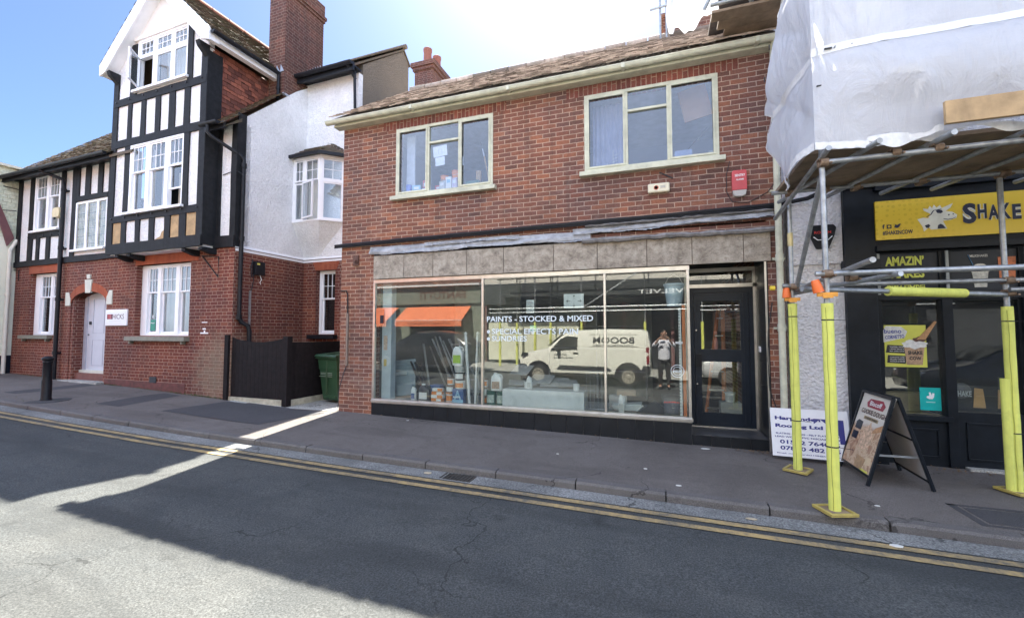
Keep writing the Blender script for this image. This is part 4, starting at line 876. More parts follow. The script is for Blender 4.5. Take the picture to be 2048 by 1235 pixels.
# door, reveal, step
dm = P('pale_grey_door', (.56, .57, .64), .45, .04, 5)
b = T(); b.box(-5.85, -4.42, .26, .30, .60, 2.64)
dr = b.build('door', dm, TUD)
b = T()
for (a, c) in ((-5.48, -5.0), (-4.88, -4.5)):
    for z0, z1 in ((.72, 1.38), (1.55, 2.45)):
        for q in ((a, c, z0, z0+.012), (a, c, z1-.012, z1), (a, a+.012, z0, z1), (c-.012, c, z0, z1)): b.box(q[0], q[1], .252, .262, q[2], q[3])
b.box(-5.85, -5.72, .24, .26, .60, 2.64)
b.build('door_panel_moulding', P('door_shadow_line', (.44, .45, .52), .5), dr)
T().box(-5.62, -5.55, .235, .26, 1.78, 1.86).build('door_lock', M_ink, dr); T().box(-5.66, -5.63, .24, .26, 1.50, 1.53).build('keyhole', M_ink, dr)
MB(ML).box(-5.85, -4.40, .10, .9, -.1, .53).build('raised_step', P('red_painted_step', (.18, .07, .055), .7, .2), TUD)
T().box(-5.85, -4.42, .18, .36, .53, .60).build('threshold', M_ks, TUD)
T().box(-6.05, -4.38, -.16, .10, .0, .36).build('step', M_conc, TUD, bevel=.015)
T().box(-5.93, -4.44, .10, .16, .36, .365).build('tread', M_conc, TUD)
# painted base course, air bricks
b = T(); b.box(-4.35, -1.4, -.01, 0, .1, .44); b.build('painted_base', P('red_masonry_paint', (.13, .04, .033), .7, .35, 7, .4, 20, dirt=.5), TUD)
b = T(); b.box(-2.62, -2.38, -.02, -.011, .42, .56); b.build('air_brick', M_ink, TUD); T().box(-7.1, -6.9, -.012, 0, .42, .56).build('air_brick', M_ink, TUD)
b = T(); b.box(-.93, -.76, -.004, 0, 1.79, 1.81); b.box(-.97, -.72, -.004, 0, 1.55, 1.58); b.box(-.9, -.8, -.004, 0, 1.64, 1.67); b.box(-.86, -.82, -.004, 0, 1.58, 1.62); b.build('paint_marks', M_white, TUD)
# pipes
b = T(); b.tube((-6.35, -.09, H(-15)+.0), (-6.35, -.09, 5.45), .045, 12); b.path([(-6.35, -.09, 5.42), (-6.35, -.10, 5.62), (-6.70, -.3, 5.78), (-6.78, -.42, 5.84)], .042, 10)
for z in (1.0, 2.4, 3.75, 5.3): b.tube((-6.35, -.09, z), (-6.35, -.09, z+.09), .06, 12); b.box(-6.42, -6.28, -.09, -.0, z+.02, z+.06)
b.build('downpipe', M_black, TUD, smooth=True)
b = T(); b.path([(-.32, -.44, 5.95), (-.32, -.44, 5.78), (-.25, -.36, 5.68), (.02, .05, 5.42), (.07, .10, 5.34), (.07, .10, 5.2)], .038, 10); b.tube((.07, .10, 5.22), (.07, .10, 1.85), .042, 12)
b.path([(.07, .10, 1.9), (.09, .14, 1.80), (.14, .26, 1.72), (.16, .28, 1.60), (.16, .28, .2)], .046, 10)
for z in (1.86, 3.55, 5.15): b.tube((.07, .10, z), (.07, .10, z+.10), .056, 12)
b.path([(-.42, -.01, 5.02), (-.1, -.02, 5.06), (.05, -.03, 5.05), (.15, -.02, 4.98), (.24, 0.0, 4.92)], .008, 6)
b.build('downpipe', M_black, TUD, smooth=True)
MB(SW).box(.36, .39, -.045, -.01, H(-8.6), 2.50).build('steel_conduit', M_galv, TUD)
# antenna style brackets at the far left eaves
b = T(); b.path([(-8.95, -.42, 5.72), (-8.6, -.1, 5.62)], .012, 6); b.path([(-8.98, -.5, 5.78), (-8.98, -.5, 5.55), (-9.02, -.55, 5.48)], .01, 6); b.build('cable_bracket', M_black, TUD); b = T(); b.path([(-8.6, -.12, 5.0), (-9.0, -.5, 5.0)], .01, 6); b.path([(-8.98, -.5, 5.15), (-8.98, -.5, 4.8)], .01, 6)
b.build('cable_bracket', M_black, TUD)
# sign, lamp, junction box
a = empty('wall_sign', tuple(ML @ Vector((-3.95, 0, 1.74))), LA); tag(a, 'white framed rectangular office sign reading HICKS beside the arched door', 'sign')
T().box(-4.38, -3.53, -.035, 0, 1.74, 2.135).build('frame', M_white, a, bevel=.01); T().box(-4.34, -3.57, -.04, -.036, 1.78, 2.095).build('panel', M_wht, a)
q = lambda x, z: ML @ Vector((x, -.041, z))
text('HICKS', a, q(-4.06, 1.90), (1, -.026, 0), (0, 0, 1), .12, .44, P('maroon_ink', (.11, .02, .04), .5))
for k, c in enumerate(((.25, .02, .03), (.45, .05, .06), (.40, .10, .11), (.12, .02, .04))): T().box(-4.29+k*.055, -4.24+k*.055, -.043, -.0405, 1.90, 2.02).build('logo_bar', P('bar%d' % k, c, .5), a)
T().box(-4.20, -3.75, -.042, -.0405, 1.845, 1.852).build('strapline', P('pale_strapline', (.6, .6, .6), .5), a)
a = empty('lamp_box', tuple(ML @ Vector((-6.60, -.1, 4.62))), LA); tag(a, 'small cream hexagonal bell box on the black downpipe of the timbered building', 'alarm box')
T().prism([(-6.74, -.03, 4.64), (-6.48, -.03, 4.64), (-6.44, -.03, 4.75), (-6.48, -.03, 4.90), (-6.74, -.03, 4.90), (-6.78, -.03, 4.75)], (0, -.10, 0)).build('casing', P('cream_bell_box', (.68, .58, .36), .5, .1), a, bevel=.008)
T().box(-6.65, -6.58, -.16, -.13, 4.57, 4.63).build('fixing', M_ink, a)
a = empty('meter_box', tuple(SW @ Vector((.50, -.1, 2.75))), LA); tag(a, 'black junction box with dangling wires on the brick side wall', 'junction box')
MB(SW).box(.42, .66, -.12, -.005, 2.86, 3.16).build('casing', M_black, a, bevel=.012); MB(SW).box(.45, .52, -.124, -.121, 3.08, 3.12).build('label_plate', P('yellowish', (.6, .5, .1)), a)
b = MB(SW); b.path([(.40, -.05, 3.2), (.35, -.06, 3.0), (.38, -.05, 2.8), (.44, -.05, 2.86)], .012, 6); b.path([(.44, -.05, 2.88), (.43, -.04, 2.7), (.40, -.03, 2.5)], .01, 6); b.build('wire', M_ink, a)
MB(SW).path([(.58, -.06, 2.86), (.60, -.08, 2.76), (.57, -.07, 2.70), (.61, -.05, 2.66)], .008, 6).build('wire', M_white, a)
a = empty('satellite_mast', tuple(ML @ Vector((-3.3, -.5, 3.2))))
bpy.data.objects.remove(a)
# ---- fence and gate panel
FN = empty('wooden_fence', tuple(ML @ Vector((.8, 0, H(-7.8)))), LA); tag(FN, 'dark stained board fence with dished top closing the yard beside the timbered building', 'fence')
M_fen = P('dark_fence_stain', (.013, .010, .011), .75, .35, 10, .3, 50, streak=.5, spec=.2)
def dish(u): return 1.48-.10*math.sin(math.pi*min(1, max(0, u)))**.7
b = T(); k = 13; x0, x1 = -.02, 1.50
for i in range(k):
    a0, a1 = x0+(x1-x0)*i/k, x0+(x1-x0)*(i+1)/k
    b.prism([(a0+.002, .02, .24), (a1-.002, .02, .24), (a1-.002, .02, dish((i+1)/k)), (a0+.002, .02, dish(i/k))], (0, .03+.004*(i % 2), 0))
b.build('board_panel', M_fen, FN)
b = T(); b.box(1.50, 1.62, -.04, .08, .06, 1.50); b.build('post', M_fen, FN); T().box(-.14, -.03, -.05, .06, .10, 1.53).build('post', M_fen, FN)
b = T(); 
for i in range(15): b.box(1.545, 1.58, .09+i*.116, .09+(i+1)*.116-.003, .24, 1.38)
b.build('board_panel', M_fen, FN)
T().box(-.03, 1.50, -.01, .10, .02, .235).build('gravel_board', P('old_concrete', (.42, .39, .30), .8, .25, 8, .4, 30, dirt=.4), FN); T().box(1.53, 1.60, .09, 1.8, .02, .235).build('gravel_board', P('old_concrete', (.4, .4, .3)), FN)
b = T()
for i in range(12): b.box(1.66+.1*i, 1.757+.1*i, 1.70, 1.73, .1, 1.50+(.02*(i % 3)))
b.build('board_panel', M_fen, FN)
# ---- wheelie bin
WB = empty('wheelie_bin', (-6.62, 7.58, H(-6.6))); tag(WB, 'green plastic wheelie bin standing in the yard entrance beside the fence', 'wheelie bin')
g0 = H(-6.6); M_bin = P('green_bin_plastic', (.028, .070, .036), .42, .12, 5, .1, 40, dirt=.12)
Mb = Matrix.Translation((-6.56, 7.62, g0)) @ Rz(R(-6))
b = MB(Mb); 
def ring(w_, d_, z, dy=0): return [(-w_, -d_+dy, z), (w_, -d_+dy, z), (w_, d_+dy, z), (-w_, d_+dy, z)]
lv = [(.21, .22, .06, 0), (.215, .23, .10, 0), (.25, .30, .70, .0), (.262, .31, .72, 0), (.262, .315, .78, 0), (.27, .33, .92, 0), (.30, .37, .93, 0), (.30, .37, .97, 0)]
vv = []; 
for l in lv: vv += ring(*l)
fs = [(3, 2, 1, 0)]+[(4*i+j, 4*i+(j+1) % 4, 4*i+4+(j+1) % 4, 4*i+4+j) for i in range(len(lv)-1) for j in range(4)]+[tuple(range(len(vv)-4, len(vv)))]
b.add(vv, fs); b.box(-.18, .18, -.26, -.225, .1, .17); b.box(-.03, .0, -.335, -.3, .2, .9)
b.build('body', M_bin, WB, bevel=.015)
b = MB(Mb); b.add([(-.31, -.40, .975), (.31, -.40, .975), (.31, .37, .985), (-.31, .37, .985), (-.29, -.37, 1.02), (.29, -.37, 1.02), (.28, .33, 1.06), (-.28, .33, 1.06)], [(3, 2, 1, 0), (4, 5, 6, 7), (0, 1, 5, 4), (1, 2, 6, 5), (2, 3, 7, 6), (3, 0, 4, 7)])
b.box(.02, .10, -.38, .34, 1.03, 1.052); b.tube((-.25, .40, 1.0), (.25, .40, 1.0), .018, 10)
b.build('lid', M_bin, WB, bevel=.012)
for X in (-.25, .20): MB(Mb).tube((X, .2, .10), (X+.05, .2, .10), .10, 18).build('wheel', M_ink, WB)
b = MB(Mb)
for z in (.56, .60, .63): b.box(-.235+.04*(z > .58), .12, -.312, -.300, z, z+.008)
b.build('scuff_mark', P('pale_scuff', (.35, .42, .34), .7), WB)
# ---- bollard
zb = H(-11.2); BO = empty('bollard', (-11.33, 5.05, zb)); tag(BO, 'black cast iron bollard with a flared cap on the pavement by the kerb', 'bollard')
b = MB(); b.lathe((-11.33, 5.05, zb), [(.092, -.03), (.092, .03), (.082, .05), (.080, .38), (.070, .42), (.066, .72), (.075, .735), (.075, .755), (.066, .77)], 14); b.build('post', M_black, BO, smooth=True)
b = MB(); b.lathe((-11.33, 5.05, zb), [(.066, .77), (.088, .79), (.092, .815), (.084, .835), (.05, .855), (.0, .862)], 14); b.build('cap', M_black, BO, smooth=True)
MB().lathe((-11.33, 5.05, zb-.01), [(.38, 0), (.36, .018), (.12, .02)], 10).build('footing', M_patch, BO)
# ---- cream building at far left
CR = empty('cream_building', (-17.5, 8.0, .4)); tag(CR, 'pale cream building with tile-hung upper wall and black plinth at the left edge', 'building')
M_crm = P('cream_render_wall', (.84, .83, .70), .7, .05, 2, .2, 12)
MB().box(-24, -17.42, 5.7, 14, .2, 4.25).build('wall', M_crm, CR)
b = MB(); b.box(-24, -17.46, 5.72, 14, 4.25, 6.24); random.seed(8)
tiles(b, (-17.455, 5.7, 4.05), (0, 1, 0), (0, 0, 1), 3.2, 2.05, tw=.17, ga=.11, th=.012, clip=lambda u, v: 0 < u < 3.2, jit=.7)
b.build('tile_hanging', tilemat('painted_cream_tiles', (.72, .73, .56), (.84, .85, .68)), CR)
b = MB(); b.box(-24.2, -17.36, 5.6, 14, 6.25, 6.32); b.build('coping', M_crm, CR)
b = MB(); b.prism([(-17.41, 6.30, 5.9), (-17.41, 6.55, 5.18), (-17.41, 6.88, 4.25), (-17.41, 6.75, 4.0), (-17.41, 6.55, 4.75), (-17.41, 6.25, 5.3)], (.05, 0, 0)); b.build('verge_board', P('purple_brown_paint', (.17, .07, .075), .5), CR)
MB().box(-24, -17.39, 5.66, 14, .2, .93).build('plinth', M_navy, CR)
b = MB(); b.tube((-17.33, 6.80, .4), (-17.33, 6.80, 3.9), .045, 12); b.tube((-17.33, 6.80, 3.88), (-17.33, 6.93, 4.2), .045, 12)
for z in (1.1, 2.6): b.tube((-17.33, 6.80, z), (-17.33, 6.80, z+.08), .056, 12)
b.build('downpipe', P('cream_pipe', (.68, .66, .58), .5, .06), CR, smooth=True)
MB().box(-17.41, -17.37, 6.0, 6.62, 1.2, 2.9).build('window_opening', M_dark, CR)
# ---- rear chimney with two pots
RC = empty('rear_house', (-8.2, 14.5, 0)); tag(RC, 'brick chimney stack with two terracotta pots of a house behind the shop roof', 'house')
MB().box(-11, -6.8, 14.9, 19, -.2, 8.5).build('wall', B_chim, RC); b = MB(); b.prism([(-11.2, 14.7, 8.5), (-11.2, 19.2, 8.5), (-11.2, 16.9, 10.3)], (4.6, 0, 0)); b.build('roof', M_lt, RC)
b = MB(); b.box(-8.78, -8.0, 14.0, 15.1, 0, 11.55); b.box(-8.84, -7.94, 13.94, 15.16, 11.55, 11.68); b.box(-8.9, -7.88, 13.88, 15.22, 11.68, 11.85); cc_ = b.build('chimney', B_chim, RC)
for (x, y) in ((-8.4, 14.3), (-8.3, 14.85)): MB().lathe((x, y, 11.8), [(.17, 0), (.15, .62), (.17, .65), (.17, .75), (.13, .78), (.10, .78)], 16).build('chimney_pot', P('terracotta', (.27, .10, .07)), cc_, smooth=True)
# ================================================================ the milkshake shop on the right
MS = empty('milkshake_shop', (4.2, 6.8, H(4))); tag(MS, 'black-fronted milkshake shop with a white roughcast pier and yellow fascia sign', 'shop building')
b = MB(); b.box(1.69, 2.30, 6.80, 7.2, -.2, 3.5); b.box(1.69, 9.0, 7.0, 7.2, 3.5, 12.5); b.box(1.625, 1.69, 7.0, 7.3, -.2, 12.5); b.build('pier', M_rough2, MS)
MB().box(1.70, 2.29, 6.77, 6.80, 2.5, 3.0).build('pier_band', M_rough2, MS)
b = MB(); b.box(1.625, 9.0, 13, 13.2, -.2, 12.5); b.box(8.8, 9.0, 7.2, 13, -.2, 12.5); b.box(1.63, 1.85, 7.3, 13, 3, 12.5); b.build('wall', M_rough2, MS)
b = MB(); b.prism([(1.5, 6.7, 12.5), (1.5, 13.3, 12.5), (1.5, 10, 15)], (7.7, 0, 0)); b.build('roof', M_lt, MS)
M_bp = P('black_shop_paint', (.008, .011, .016), .42, .3, 7, .1, 40, spec=.25)
b = MB(); b.box(2.30, 2.63, 6.72, 6.80, -.1, 3.52); b.box(2.28, 2.66, 6.68, 6.72, -.08, .45); b.box(2.27, 2.66, 6.66, 6.80, 2.40, 2.52); b.box(2.28, 2.62, 6.68, 6.72, 3.45, 3.6)
b.build('pilaster', M_bp, MS, bevel=.006)
b = MB(); b.box(2.63, 8.9, 6.74, 6.80, 2.66, 3.62); b.box(2.63, 8.9, 6.66, 6.74, 3.40, 3.50); b.box(2.63, 8.9, 6.68, 6.74, 2.62, 2.69); b.box(2.63, 8.9, 6.78, 7.0, 3.5, 3.7)
b.build('fascia', M_bp, MS, bevel=.004)
b = MB(); b.wall(2.63, 8.9, -.1, 2.62, 6.80, 6.90, [(2.70, 3.30, 2.10, 2.60), (3.42, 4.05, 2.10, 2.60), (4.15, 4.9, 2.10, 2.60), (2.70, 3.30, .56, 2.0), (3.40, 4.02, .62, 1.98), (4.30, 4.9, .62, 1.98), (5.2, 8.5, .6, 2.5)])
b.box(2.63, 4.95, 6.77, 6.80, 2.0, 2.10); b.box(3.30, 3.40, 6.77, 6.80, -.05, 2.0); b.box(2.66, 3.34, 6.74, 6.80, .50, .56)
for z0, z1, x0, x1 in ((.05, .40, 2.78, 3.22), (.05, .50, 3.48, 3.98), (.08, .25, 4.3, 4.8)):
    for q in ((x0, x1, z0, z0+.02), (x0, x1, z1-.02, z1), (x0, x0+.02, z0, z1), (x1-.02, x1, z0, z1)): b.box(q[0], q[1], 6.785, 6.80, q[2], q[3])
b.box(4.05, 4.12, 6.76, 6.80, -.1, 2.0)
b.build('shopfront', M_bp, MS, bevel=.003)
for (a, c, d, e) in ((2.70, 3.30, .56, 2.0), (3.40, 4.02, .62, 1.98), (4.30, 4.9, .62, 1.98), (5.2, 8.5, .6, 2.5)): MB().box(a, c, 6.84, 6.846, d, e).build('pane', G_shop, MS)
for (a, c) in ((2.70, 3.30), (3.42, 4.05), (4.15, 4.9)): MB().box(a, c, 6.82, 6.83, 2.10, 2.60).build('transom_panel', M_navy, MS)
b = MB()
for X in (2.665, 3.36, 4.10): b.box(X-.014, X+.014, 6.755, 6.77, 2.07, 2.60)
b.build('glazing_bar', P('pale_bar', (.30, .33, .34), .5), MS)
MB().box(3.45, 5.0, 6.70, 6.80, -.12, -.03).build('doorstep', M_conc, MS)
for z in (1.62, 1.50, .9): text('3' if z > 1.6 else '9' if z > 1.4 else '5', MS, (4.07, 6.758, z), (1, 0, 0), (0, 0, 1), .045, .025, M_wht, .02)
b = MB(); b.tube((3.86, 6.79, .72), (3.86, 6.79, 1.05), .010, 8); b.box(4.20, 4.215, 6.74, 6.78, .9, 1.15); b.build('pull_handle', M_alu, MS)
# interior
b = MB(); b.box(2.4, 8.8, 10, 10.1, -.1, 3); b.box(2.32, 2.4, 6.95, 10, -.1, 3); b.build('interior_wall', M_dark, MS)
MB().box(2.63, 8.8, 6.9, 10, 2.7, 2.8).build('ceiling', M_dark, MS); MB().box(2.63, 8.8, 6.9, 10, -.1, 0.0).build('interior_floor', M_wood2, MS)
b = MB(); b.box(2.7, 3.3, 6.95, 7.3, .50, .56); b.box(2.75, 3.25, 7.05, 7.25, .57, .80); b.build('window_counter', P('counter_wood', (.34, .27, .17), .6, .2, 5), MS)
b = MB(); b.box(3.42, 4.0, 6.89, 6.90, .66, .93); b.build('print_band', P('print_band_dark', (.03, .03, .035), .5), MS)
b = MB(); b.prism([(3.60, 6.885, .67), (3.72, 6.885, .67), (3.70, 6.885, .90), (3.62, 6.885, .91)], (0, -.003, 0)); b.prism([(3.83, 6.885, .67), (3.93, 6.885, .67), (3.95, 6.885, .86), (3.84, 6.885, .9)], (0, -.003, 0)); b.build('printed_cone', P('print_tan', (.50, .30, .14), .5), MS)
text('SHAKE', MS, (3.43, 6.88, .80), (1, 0, 0), (0, 0, 1), .07, .16, P('print_grey', (.45, .47, .48), .5), .02)
# yellow fascia sign with its lettering
s = N('yellow_sign'); o = s.obj(); v = s.n('ShaderNodeTexVoronoi'); v.inputs['Scale'].default_value = 17; v.inputs['Randomness'].default_value = .35; s.l(o, v.inputs[0])
sp = s.n('ShaderNodeSeparateXYZ'); s.l(s.pos(), sp.inputs[0])
gl = s.ramp(s.math('MULTIPLY', s.math('SUBTRACT', sp.outputs[0], 2.6), .9), [(0, 1), (1, 0)])
mk = s.math('MULTIPLY', s.math('LESS_THAN', v.outputs[0], .33), gl)
s.bsdf(s.mix(s.math('MULTIPLY', mk, .5), (.80, .56, .05), (.55, .36, .02)), .35, 0, None, spec=.5); M_ys = s.m
SG = empty('fascia_sign', (4.4, 6.7, 2.77)); tag(SG, 'long yellow fascia sign with dotted left end reading SHAKE & above the black shopfront', 'sign')
MB().box(2.635, 6.5, 6.70, 6.735, 2.765, 3.265).build('panel', M_ys, SG)
M_dn = P('dark_navy_ink', (.025, .03, .06), .4); 
def sgt(t, x, z, h, w_, m=None, bold=.0, y=6.70): return text(t, SG, (x, y-.001, z), (1, 0, 0), (0, 0, 1), h, w_, m or M_dn, bold)
sgt('#SHAKENCOW', 2.70, 2.82, .058, .31, bold=.03)
sgt('f', 2.70, 2.905, .058, .025, bold=.05)
b = MB(); b.box(2.745, 2.795, 6.6975, 6.6995, 2.905, 2.955); b.build('social_icon', M_dn, SG)
b = MB(); b.lathe((2.77, 6.697, 2.93), [(.014, 0), (.014, .001), (.008, .001)], 14, Matrix.Rotation(R(90), 3, 'X')); b.build('social_icon', M_ys, SG)
b = MB(); b.prism([(2.82, 6.698, 2.92), (2.85, 6.698, 2.905), (2.875, 6.698, 2.92), (2.885, 6.698, 2.945), (2.895, 6.698, 2.955), (2.875, 6.698, 2.96), (2.855, 6.698, 2.945), (2.83, 6.698, 2.955), (2.83, 6.698, 2.935)], (0, -.001, 0)); b.build('social_icon', M_dn, SG)
# cow head emblem: pale outline shape, dark patches
def em(pts, m, y, nm): MB().prism([(3.06+px_*.001, y, 2.80+pz_*.001) for px_, pz_ in pts], (0, -.001, 0)).build(nm, m, SG)
M_ol = P('pale_outline', (.78, .77, .66), .4)
em([(0, 200), (60, 215), (110, 205), (130, 260), (70, 300), (60, 330), (110, 320), (130, 360), (150, 325), (170, 370), (195, 330), (230, 360), (245, 320), (330, 360), (355, 370), (330, 320), (280, 280), (345, 265), (390, 225), (380, 185), (320, 165), (250, 160), (290, 60), (130, 60), (110, 90), (60, 40), (50, 100)][::-1], M_ol, 6.6985, 'emblem_head')
em([(185, 290), (210, 305), (245, 295), (255, 270), (235, 255), (200, 262)][::-1], M_dn, 6.697, 'emblem_patch'); em([(70, 115), (110, 130), (125, 110), (105, 80), (85, 85)][::-1], M_dn, 6.697, 'emblem_patch'); em([(195, 65), (200, 110), (225, 125), (250, 110), (275, 65)][::-1], M_dn, 6.697, 'emblem_patch')
em([(300, 235), (315, 240), (320, 228), (305, 222)][::-1], M_dn, 6.697, 'emblem_nostril'); em([(345, 242), (358, 242), (360, 230), (348, 228)][::-1], M_dn, 6.697, 'emblem_nostril')
em([(258, 190), (300, 178), (345, 182), (378, 200), (376, 193), (342, 174), (298, 170), (256, 182)][::-1], M_dn, 6.697, 'emblem_mouth')
em([(90, 225), (130, 250), (160, 300), (240, 312), (242, 306), (168, 294), (138, 244), (96, 218)][::-1], M_dn, 6.697, 'emblem_line')
x = 3.50
for ch_, w_, h_, dz in (('S', .13, .25, -.02), ('H', .085, .18, .03), ('A', .10, .18, .01), ('K', .095, .19, .01), ('E', .08, .18, .0), ('&', .13, .21, -.01), ('C', .13, .24, -.01), ('O', .11, .19, .02), ('W', .14, .19, 0)):
    if ch_ == '&': x += .05
    if ch_ == 'C': x += .06
    z = 2.925+dz
    sgt(ch_, x, z, h_, w_, P('pale_outline', (.78, .77, .66), .4), .085, 6.6985); sgt(ch_, x, z, h_, w_, M_dn, .038, 6.6965)
    x += w_+.012
# transom prints
M_lime = P('lime_print', (.55, .60, .10), .5)
for t, z, h in (('AMAZiN\u2019', 2.44, .12), ('SHAKES', 2.28, .12), ('AND MORE!', 2.15, .085)): text(t, MS, (2.76, 6.818, z), (1, 0, 0), (0, 0, 1), h, .40, M_lime, .045)
def cup(par, x, z, w_, h, y, body, lid, stripe=None):
    MB().prism([(x-w_*.34, y, z), (x+w_*.34, y, z), (x+w_*.46, y, z+h*.62), (x-w_*.46, y, z+h*.62)], (0, -.002, 0)).build('printed_cup', body, par)
    pts = [(x+w_*.5*math.cos(t)*(1+.08*math.sin(t*7)), y-.0025, z+h*.62+h*.34*abs(math.sin(t))**.8) for t in [math.pi*k/14 for k in range(15)]]
    MB().prism(pts[::-1], (0, -.002, 0)).build('printed_cream', lid, par)
M_pc = P('print_cream', (.52, .53, .50), .5, .3, 30); M_pw = P('print_white', (.66, .66, .64), .5, .2, 30); M_pb = P('print_brown', (.40, .26, .16), .5, .4, 25); M_po = P('print_orange', (.55, .17, .07), .5, .3, 20)
cup(MS, 3.70, 2.14, .17, .30, 6.818, M_pc, M_pw); text('MILKSHAKES', MS, (3.61, 6.818, 2.51), (1, 0, 0), (0, 0, 1), .03, .17, M_pw, .02)
b = MB(); b.bar((3.64, 6.816, 2.40), (3.59, 6.816, 2.54), .012, .003); b.build('printed_straw', P('straw_blue', (.1, .25, .45)), MS)
b = MB(); b.prism([(3.88, 6.818, 2.18), (4.02, 6.818, 2.18), (4.035, 6.818, 2.50), (3.87, 6.818, 2.50)], (0, -.002, 0)); b.build('printed_cup', M_po, MS)
cup(MS, 4.62, 2.14, .17, .32, 6.818, M_pc, M_pw); MB().box(4.2, 4.5, 6.816, 6.818, 2.36, 2.48).build('printed_food', P('print_red', (.35, .04, .03), .5, .4, 20), MS)
# window poster and teal sticker
PO = empty('window_poster', (2.9, 6.83, 1.13)); tag(PO, 'yellow poster of an ice cream cup stuck inside the left milkshake window', 'poster')
MB().box(2.72, 3.15, 6.830, 6.833, 1.15, 1.68).build('sheet', P('poster_yellow', (.62, .62, .10), .5, .08, 4), PO, bevel=.001)
MB().prism([(2.71, 6.829, 1.46), (2.93, 6.829, 1.52), (2.96, 6.829, 1.60), (2.90, 6.829, 1.66), (2.74, 6.829, 1.67), (2.69, 6.829, 1.57)], (0, -.002, 0)).build('printed_cloud', M_pw, PO)
M_bl = P('print_blue', (.03, .05, .30), .5); text('bueno', PO, (2.72, 6.826, 1.575), (1, .0, 0), (-.05, 0, 1), .06, .18, M_bl, .015); text('CORNETTO', PO, (2.73, 6.826, 1.50), (1, 0, .08), (-.08, 0, 1), .045, .20, M_bl, .03)
for i, z in enumerate((1.33, 1.20)):
    MB().prism([(2.73+.01*i, 6.829, z), (2.93, 6.829, z-.01), (2.95, 6.829, z+.09), (2.75, 6.829, z+.10)], (0, -.002, 0)).build('printed_panel', M_ink, PO)
    for k, t in enumerate((('TOPPED WITH', 'CREAM, SAUCE &', 'MILK CHOC CONE'), ('CORNETTO CONE', 'FILLED WITH', 'NUTELLA & CREAM'))[i]): text(t, PO, (2.77, 6.826, z+.065-.026*k), (1, 0, 0), (0, 0, 1), .014, .15, M_pw, .02)
MB().prism([(2.94, 6.829, 1.18), (3.10, 6.829, 1.18), (3.13, 6.829, 1.42), (2.92, 6.829, 1.42)], (0, -.003, 0)).build('printed_cup', M_pb, PO)
b = MB(); b.prism([(3.03+.125*math.cos(t)*(1+.1*math.sin(t*9)), 6.828, 1.44+.055*math.sin(t)*(1+.2*math.sin(t*7))) for t in [2*math.pi*k/28 for k in range(28)]][::-1], (0, -.003, 0)); b.build('printed_cream', M_pw, PO)
b = MB(); b.prism([(3.08+.07*math.cos(t), 6.826, 1.50+.03*math.sin(t)*(1+.3*math.sin(t*5))) for t in [2*math.pi*k/18 for k in range(18)]][::-1], (0, -.002, 0)); b.build('printed_topping', P('print_choc', (.10, .045, .03), .5), PO)
MB().prism([(3.05, 6.826, 1.50), (3.14, 6.826, 1.50), (3.26, 6.826, 1.72), (3.24, 6.826, 1.73)], (0, -.004, 0)).build('printed_cone', P('print_cone', (.48, .26, .12), .5, .3, 60), PO)
text('SHAKE', PO, (2.955, 6.825, 1.31), (1, 0, 0), (0, 0, 1), .045, .15, M_ink, .04); text('COW', PO, (2.97, 6.825, 1.24), (1, 0, 0), (0, 0, 1), .045, .12, M_ink, .04)
TS = empty('teal_sticker', (3.15, 6.84, .66)); tag(TS, 'square teal delivery sticker low in the right corner of the left milkshake window', 'sticker')
MB().box(3.06, 3.27, 6.834, 6.837, .62, .90).build('sheet', P('teal', (.0, .42, .40), .45), TS)
MB().prism([(3.125, 6.833, .775), (3.15, 6.833, .76), (3.185, 6.833, .76), (3.20, 6.833, .785), (3.205, 6.833, .83), (3.185, 6.833, .835), (3.18, 6.833, .80), (3.165, 6.833, .845), (3.15, 6.833, .84), (3.155, 6.833, .80), (3.13, 6.833, .795)], (0, -.002, 0)).build('logo', M_wht, TS)
MB().box(3.12, 3.21, 6.831, 6.833, .715, .728).build('word_line', P('pale_teal', (.3, .65, .6)), TS)
# black alarm box on the pier
a = empty('alarm_box', (2.05, 6.8, 2.65)); tag(a, 'black hexagonal alarm box with red lettering on the white roughcast pier', 'alarm box')
b = MB(); b.prism([(1.90, 6.80, 2.98), (1.93, 6.80, 3.02), (2.19, 6.80, 3.02), (2.22, 6.80, 2.98), (2.20, 6.80, 2.88), (2.13, 6.80, 2.70), (1.99, 6.80, 2.70), (1.92, 6.80, 2.88)][::-1], (0, -.07, 0)); b.build('casing', M_black, a, bevel=.01)
b = MB(); b.path([(1.955, 6.722, 2.86), (2.0, 6.715, 2.815), (2.12, 6.715, 2.815), (2.165, 6.722, 2.86)], .006, 6); b.build('trim', M_wht, a)
text('ROMAN', a, (1.965, 6.724, 2.90), (1, 0, 0), (0, 0, 1), .035, .19, P('red_letters', (.55, .04, .04), .5), .03)
